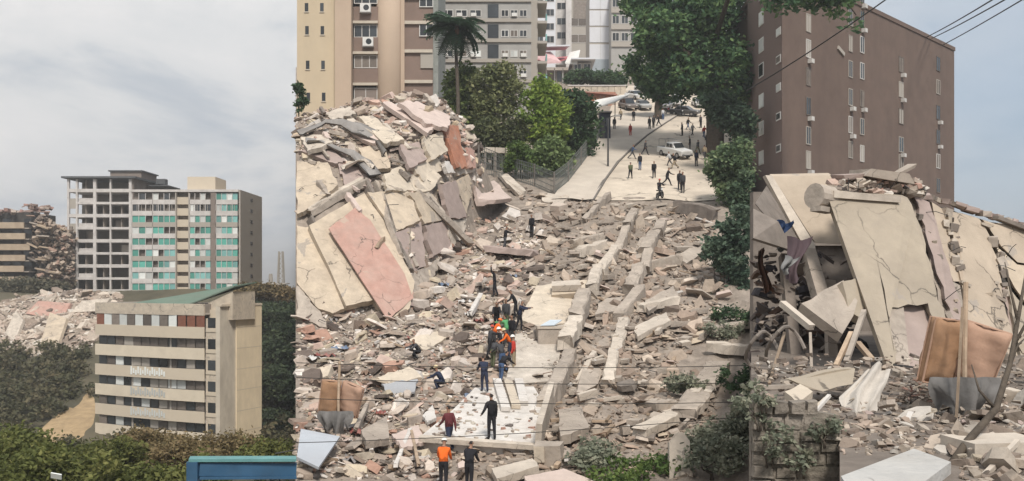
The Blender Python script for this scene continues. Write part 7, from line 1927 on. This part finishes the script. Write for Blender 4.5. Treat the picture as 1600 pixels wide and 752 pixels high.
def near_debris():
    rd = random.Random(41); n = 0
    mats = [M_conc, M_conc_pale, M_chunk, M_chunk, M_conc_dark, M_ply, M_mauve]
    while n < 130:
        px, py = rd.uniform(1290, 1610), rd.uniform(578, 690)
        if (py > 640 and px < 1320) or (py > 635 and px < 1420) or (py > 670 and px < 1500): continue
        d = 1.66 / ((py - HY) / F) if py > 590 else 15.5
        d = max(8.4, min(d, 15.8)); s = rd.uniform(3, 10) * d / F * (1.8 if rd.random() < .12 else 1)
        o = inst('broken_slab', rd.choice(PROTO), None, Vector(((px - CX) / F * d, d, ground(px, d) + rd.uniform(0, .14))), (rd.uniform(-.6, .6), rd.uniform(-.6, .6), rd.uniform(0, 6.28)), (s, s, s)); set_mat(o, rd.choice(mats)); n += 1
        nm = {M_conc: 'grey', M_conc_pale: 'pale', M_chunk: 'dusty brown', M_conc_dark: 'dark grey', M_ply: 'cream', M_mauve: 'mauve'}[o.material_slots[0].material]
        tag(o, 'small broken %s lump of masonry at the foot of the cracked facade' % nm, 'rubble', nm + ' lumps at the foot of the facade')
    A = [[], [], [], [], []]
    for k in range(2600):
        px, d = rd.uniform(1180, 1640), rd.uniform(8.2, 16.8)
        if px < 1312 and d < 11.0: continue
        if d < 9.9 and 1300 < px < 1500: continue
        s = min(.34 if px > 1430 else .13, .028 * (1 - rd.random()) ** -.6); z = ground(px, d) + (.45 * rd.random() if d > 14.2 else 0)
        A[0].append(((px - CX) / F * d, d, z + s * .2)); A[1].append(s); A[2].append(rd.uniform(.1, .7)); A[3].append(rd.uniform(-.3, .3)); A[4].append(np.array(rd.choice(PAL_R + [(.5, .46, .41)])) * rd.uniform(.6, 1.05))
    chunk_cloud('rubble', 'rubble and grit on the ground below the cracked facade', *A, 45)
    slab3('floor_slab', [P(1314, 744, 8.3), P(1428, 701, 9.6), P(1486, 722, 9.0), P(1440, 756, 8.1), P(1330, 770, 7.8)], .2, mat('pale grey slab', (.46, .45, .43), var=.25, scale=3, dirt=.6, dirt_col=(.3, .28, .25), bump=.4, stain_scale=1.5, crack=.9), None, 'pale grey concrete slab lying flat at the bottom of the wreck', away=Vector((0, 0, -1)))
    mattress_heap(P(1500, 662, 12.6) , 1.02, 'caught on a pole in front of the cracked facade', 'in front of the cracked facade')
    c = thing('concrete_step', 'pale concrete box step at the bottom right corner', 'step', P(1566, 716, 9.6), R(8))
    MB().box(-.32, .6, 0, .6, -.02, .16).build('top', M_conc_pale, c)
    MB().box(-.3, -.2, .03, .55, -.6, -.023).build('side', M_conc, c); MB().box(-.19, .6, .3, .5, -.6, -.023).build('riser', M_conc_dark, c)
    br = thing('bare_sapling', 'thin bare sapling with forked twigs rising at the right edge', 'sapling', P(1512, 752, 9.4)); br['world'] = 1
    m = MB(); tr = [P(1470, 752, 9.4), P(1512, 690, 9.8), P(1556, 640, 10.2), P(1578, 570, 10.6), P(1594, 480, 11), P(1604, 420, 11.3)]
    m.tube(tr, [.05, .045, .04, .03, .022, .012], 7); m.build('trunk', M_bark, br, smooth=True)
    for a, b, c_ in (((1578, 570, 10.6), (1590, 540, 10.8), (1602, 528, 11)), ((1590, 500, 10.9), (1578, 450, 11.2), (1570, 410, 11.4)), ((1556, 640, 10.2), (1530, 610, 10.3), (1518, 570, 10.5)), ((1584, 540, 10.8), (1606, 500, 11), (1616, 470, 11))):
        m = MB(); m.tube([P(*a), P(*b), P(*c_)], [.022, .014, .006], 6); m.build('twig', M_bark, br, smooth=True)
    for i, (a, b, w, m, lab) in enumerate([((1504, 480, 12.2), (1494, 660, 12.0), .03, M_timber, 'second thin pole standing left of the mattress pole'), ((1590, 690, 9.6), (1530, 752, 8.9), .05, M_conc_pale, 'pale stick lying at the bottom right corner'), ((1404, 668, 11.5), (1424, 736, 9.4), .035, M_conc_pale, 'thin pale batten leaning on the pale grey slab'), ((1414, 668, 12), (1424, 646, 12.2), .07, M_white, 'small white chip standing left of the mattress'), ((1396, 570, 15.5), (1470, 580, 15.5), .035, M_steel, 'dark rod lying at the foot of the blocked doorway'), ((1548, 608, 14), (1584, 676, 12), .06, M_conc_pale, 'pale strip leaning right of the mattress'), ((1570, 618, 14), (1600, 626, 13.8), .25, M_conc_pale, 'pale slab strip at the right edge below the facade')]):
        o = MB().beam(P(*a), P(*b), w, w).build('stick', m); tag(o, lab, 'stick')
    tw = MB()
    for k in range(90):
        px, py = rd.uniform(1410, 1470), rd.uniform(598, 640); d = 13.6; p = P(px, py, d)
        q = p + Vector((rd.uniform(-.3, .3), rd.uniform(-.2, .2), rd.uniform(-.08, .12))); tw.beam(p, q, .025, .02, rd.choice(DEB))
    o = tw.build('splinters', M_rubble, attr=True); tag(o, 'tangle of splinters and laths left of the mattress', 'splinters', kind='stuff')
near_debris()

# wires in front of the tower and the sky
wire('power_line', 'dark cable slanting up across the face of the brown tower', P(1166, 142, 72), P(1400, -12, 60), .2, .05)
for i, (a, b) in enumerate((((1448, 58), (1560, -6)), ((1456, 60), (1580, -6)), ((1474, 70), (1640, -26)))):
    wire('power_line', ['upper of the three power lines rising from the brown tower roof', 'middle power line of the three rising from the brown tower roof', 'lowest power line of the three, ending near the tower corner'][i], P(*a, 116), P(*b, 60), .1, .055, 'power lines from the tower roof')

# ---------------------------------------------------------------- the dusty air
def haze():
    mb = MB(); mb.box(-4700, 4700, -4700, 4700, -82, 82)
    m = bpy.data.materials.new('haze air'); m.use_nodes = True
    n, l = m.node_tree.nodes, m.node_tree.links; n.clear()
    o = n.new('ShaderNodeOutputMaterial'); v = n.new('ShaderNodeVolumePrincipled')
    v.inputs['Color'].default_value = (0.985, 0.985, 0.99, 1); v.inputs['Density'].default_value = 0.0005; v.inputs['Anisotropy'].default_value = 0.2
    l.new(v.outputs[0], o.inputs['Volume'])
    h = mb.build('haze', m); tag(h, 'thin pale haze in the air', 'haze', kind='stuff')
haze()
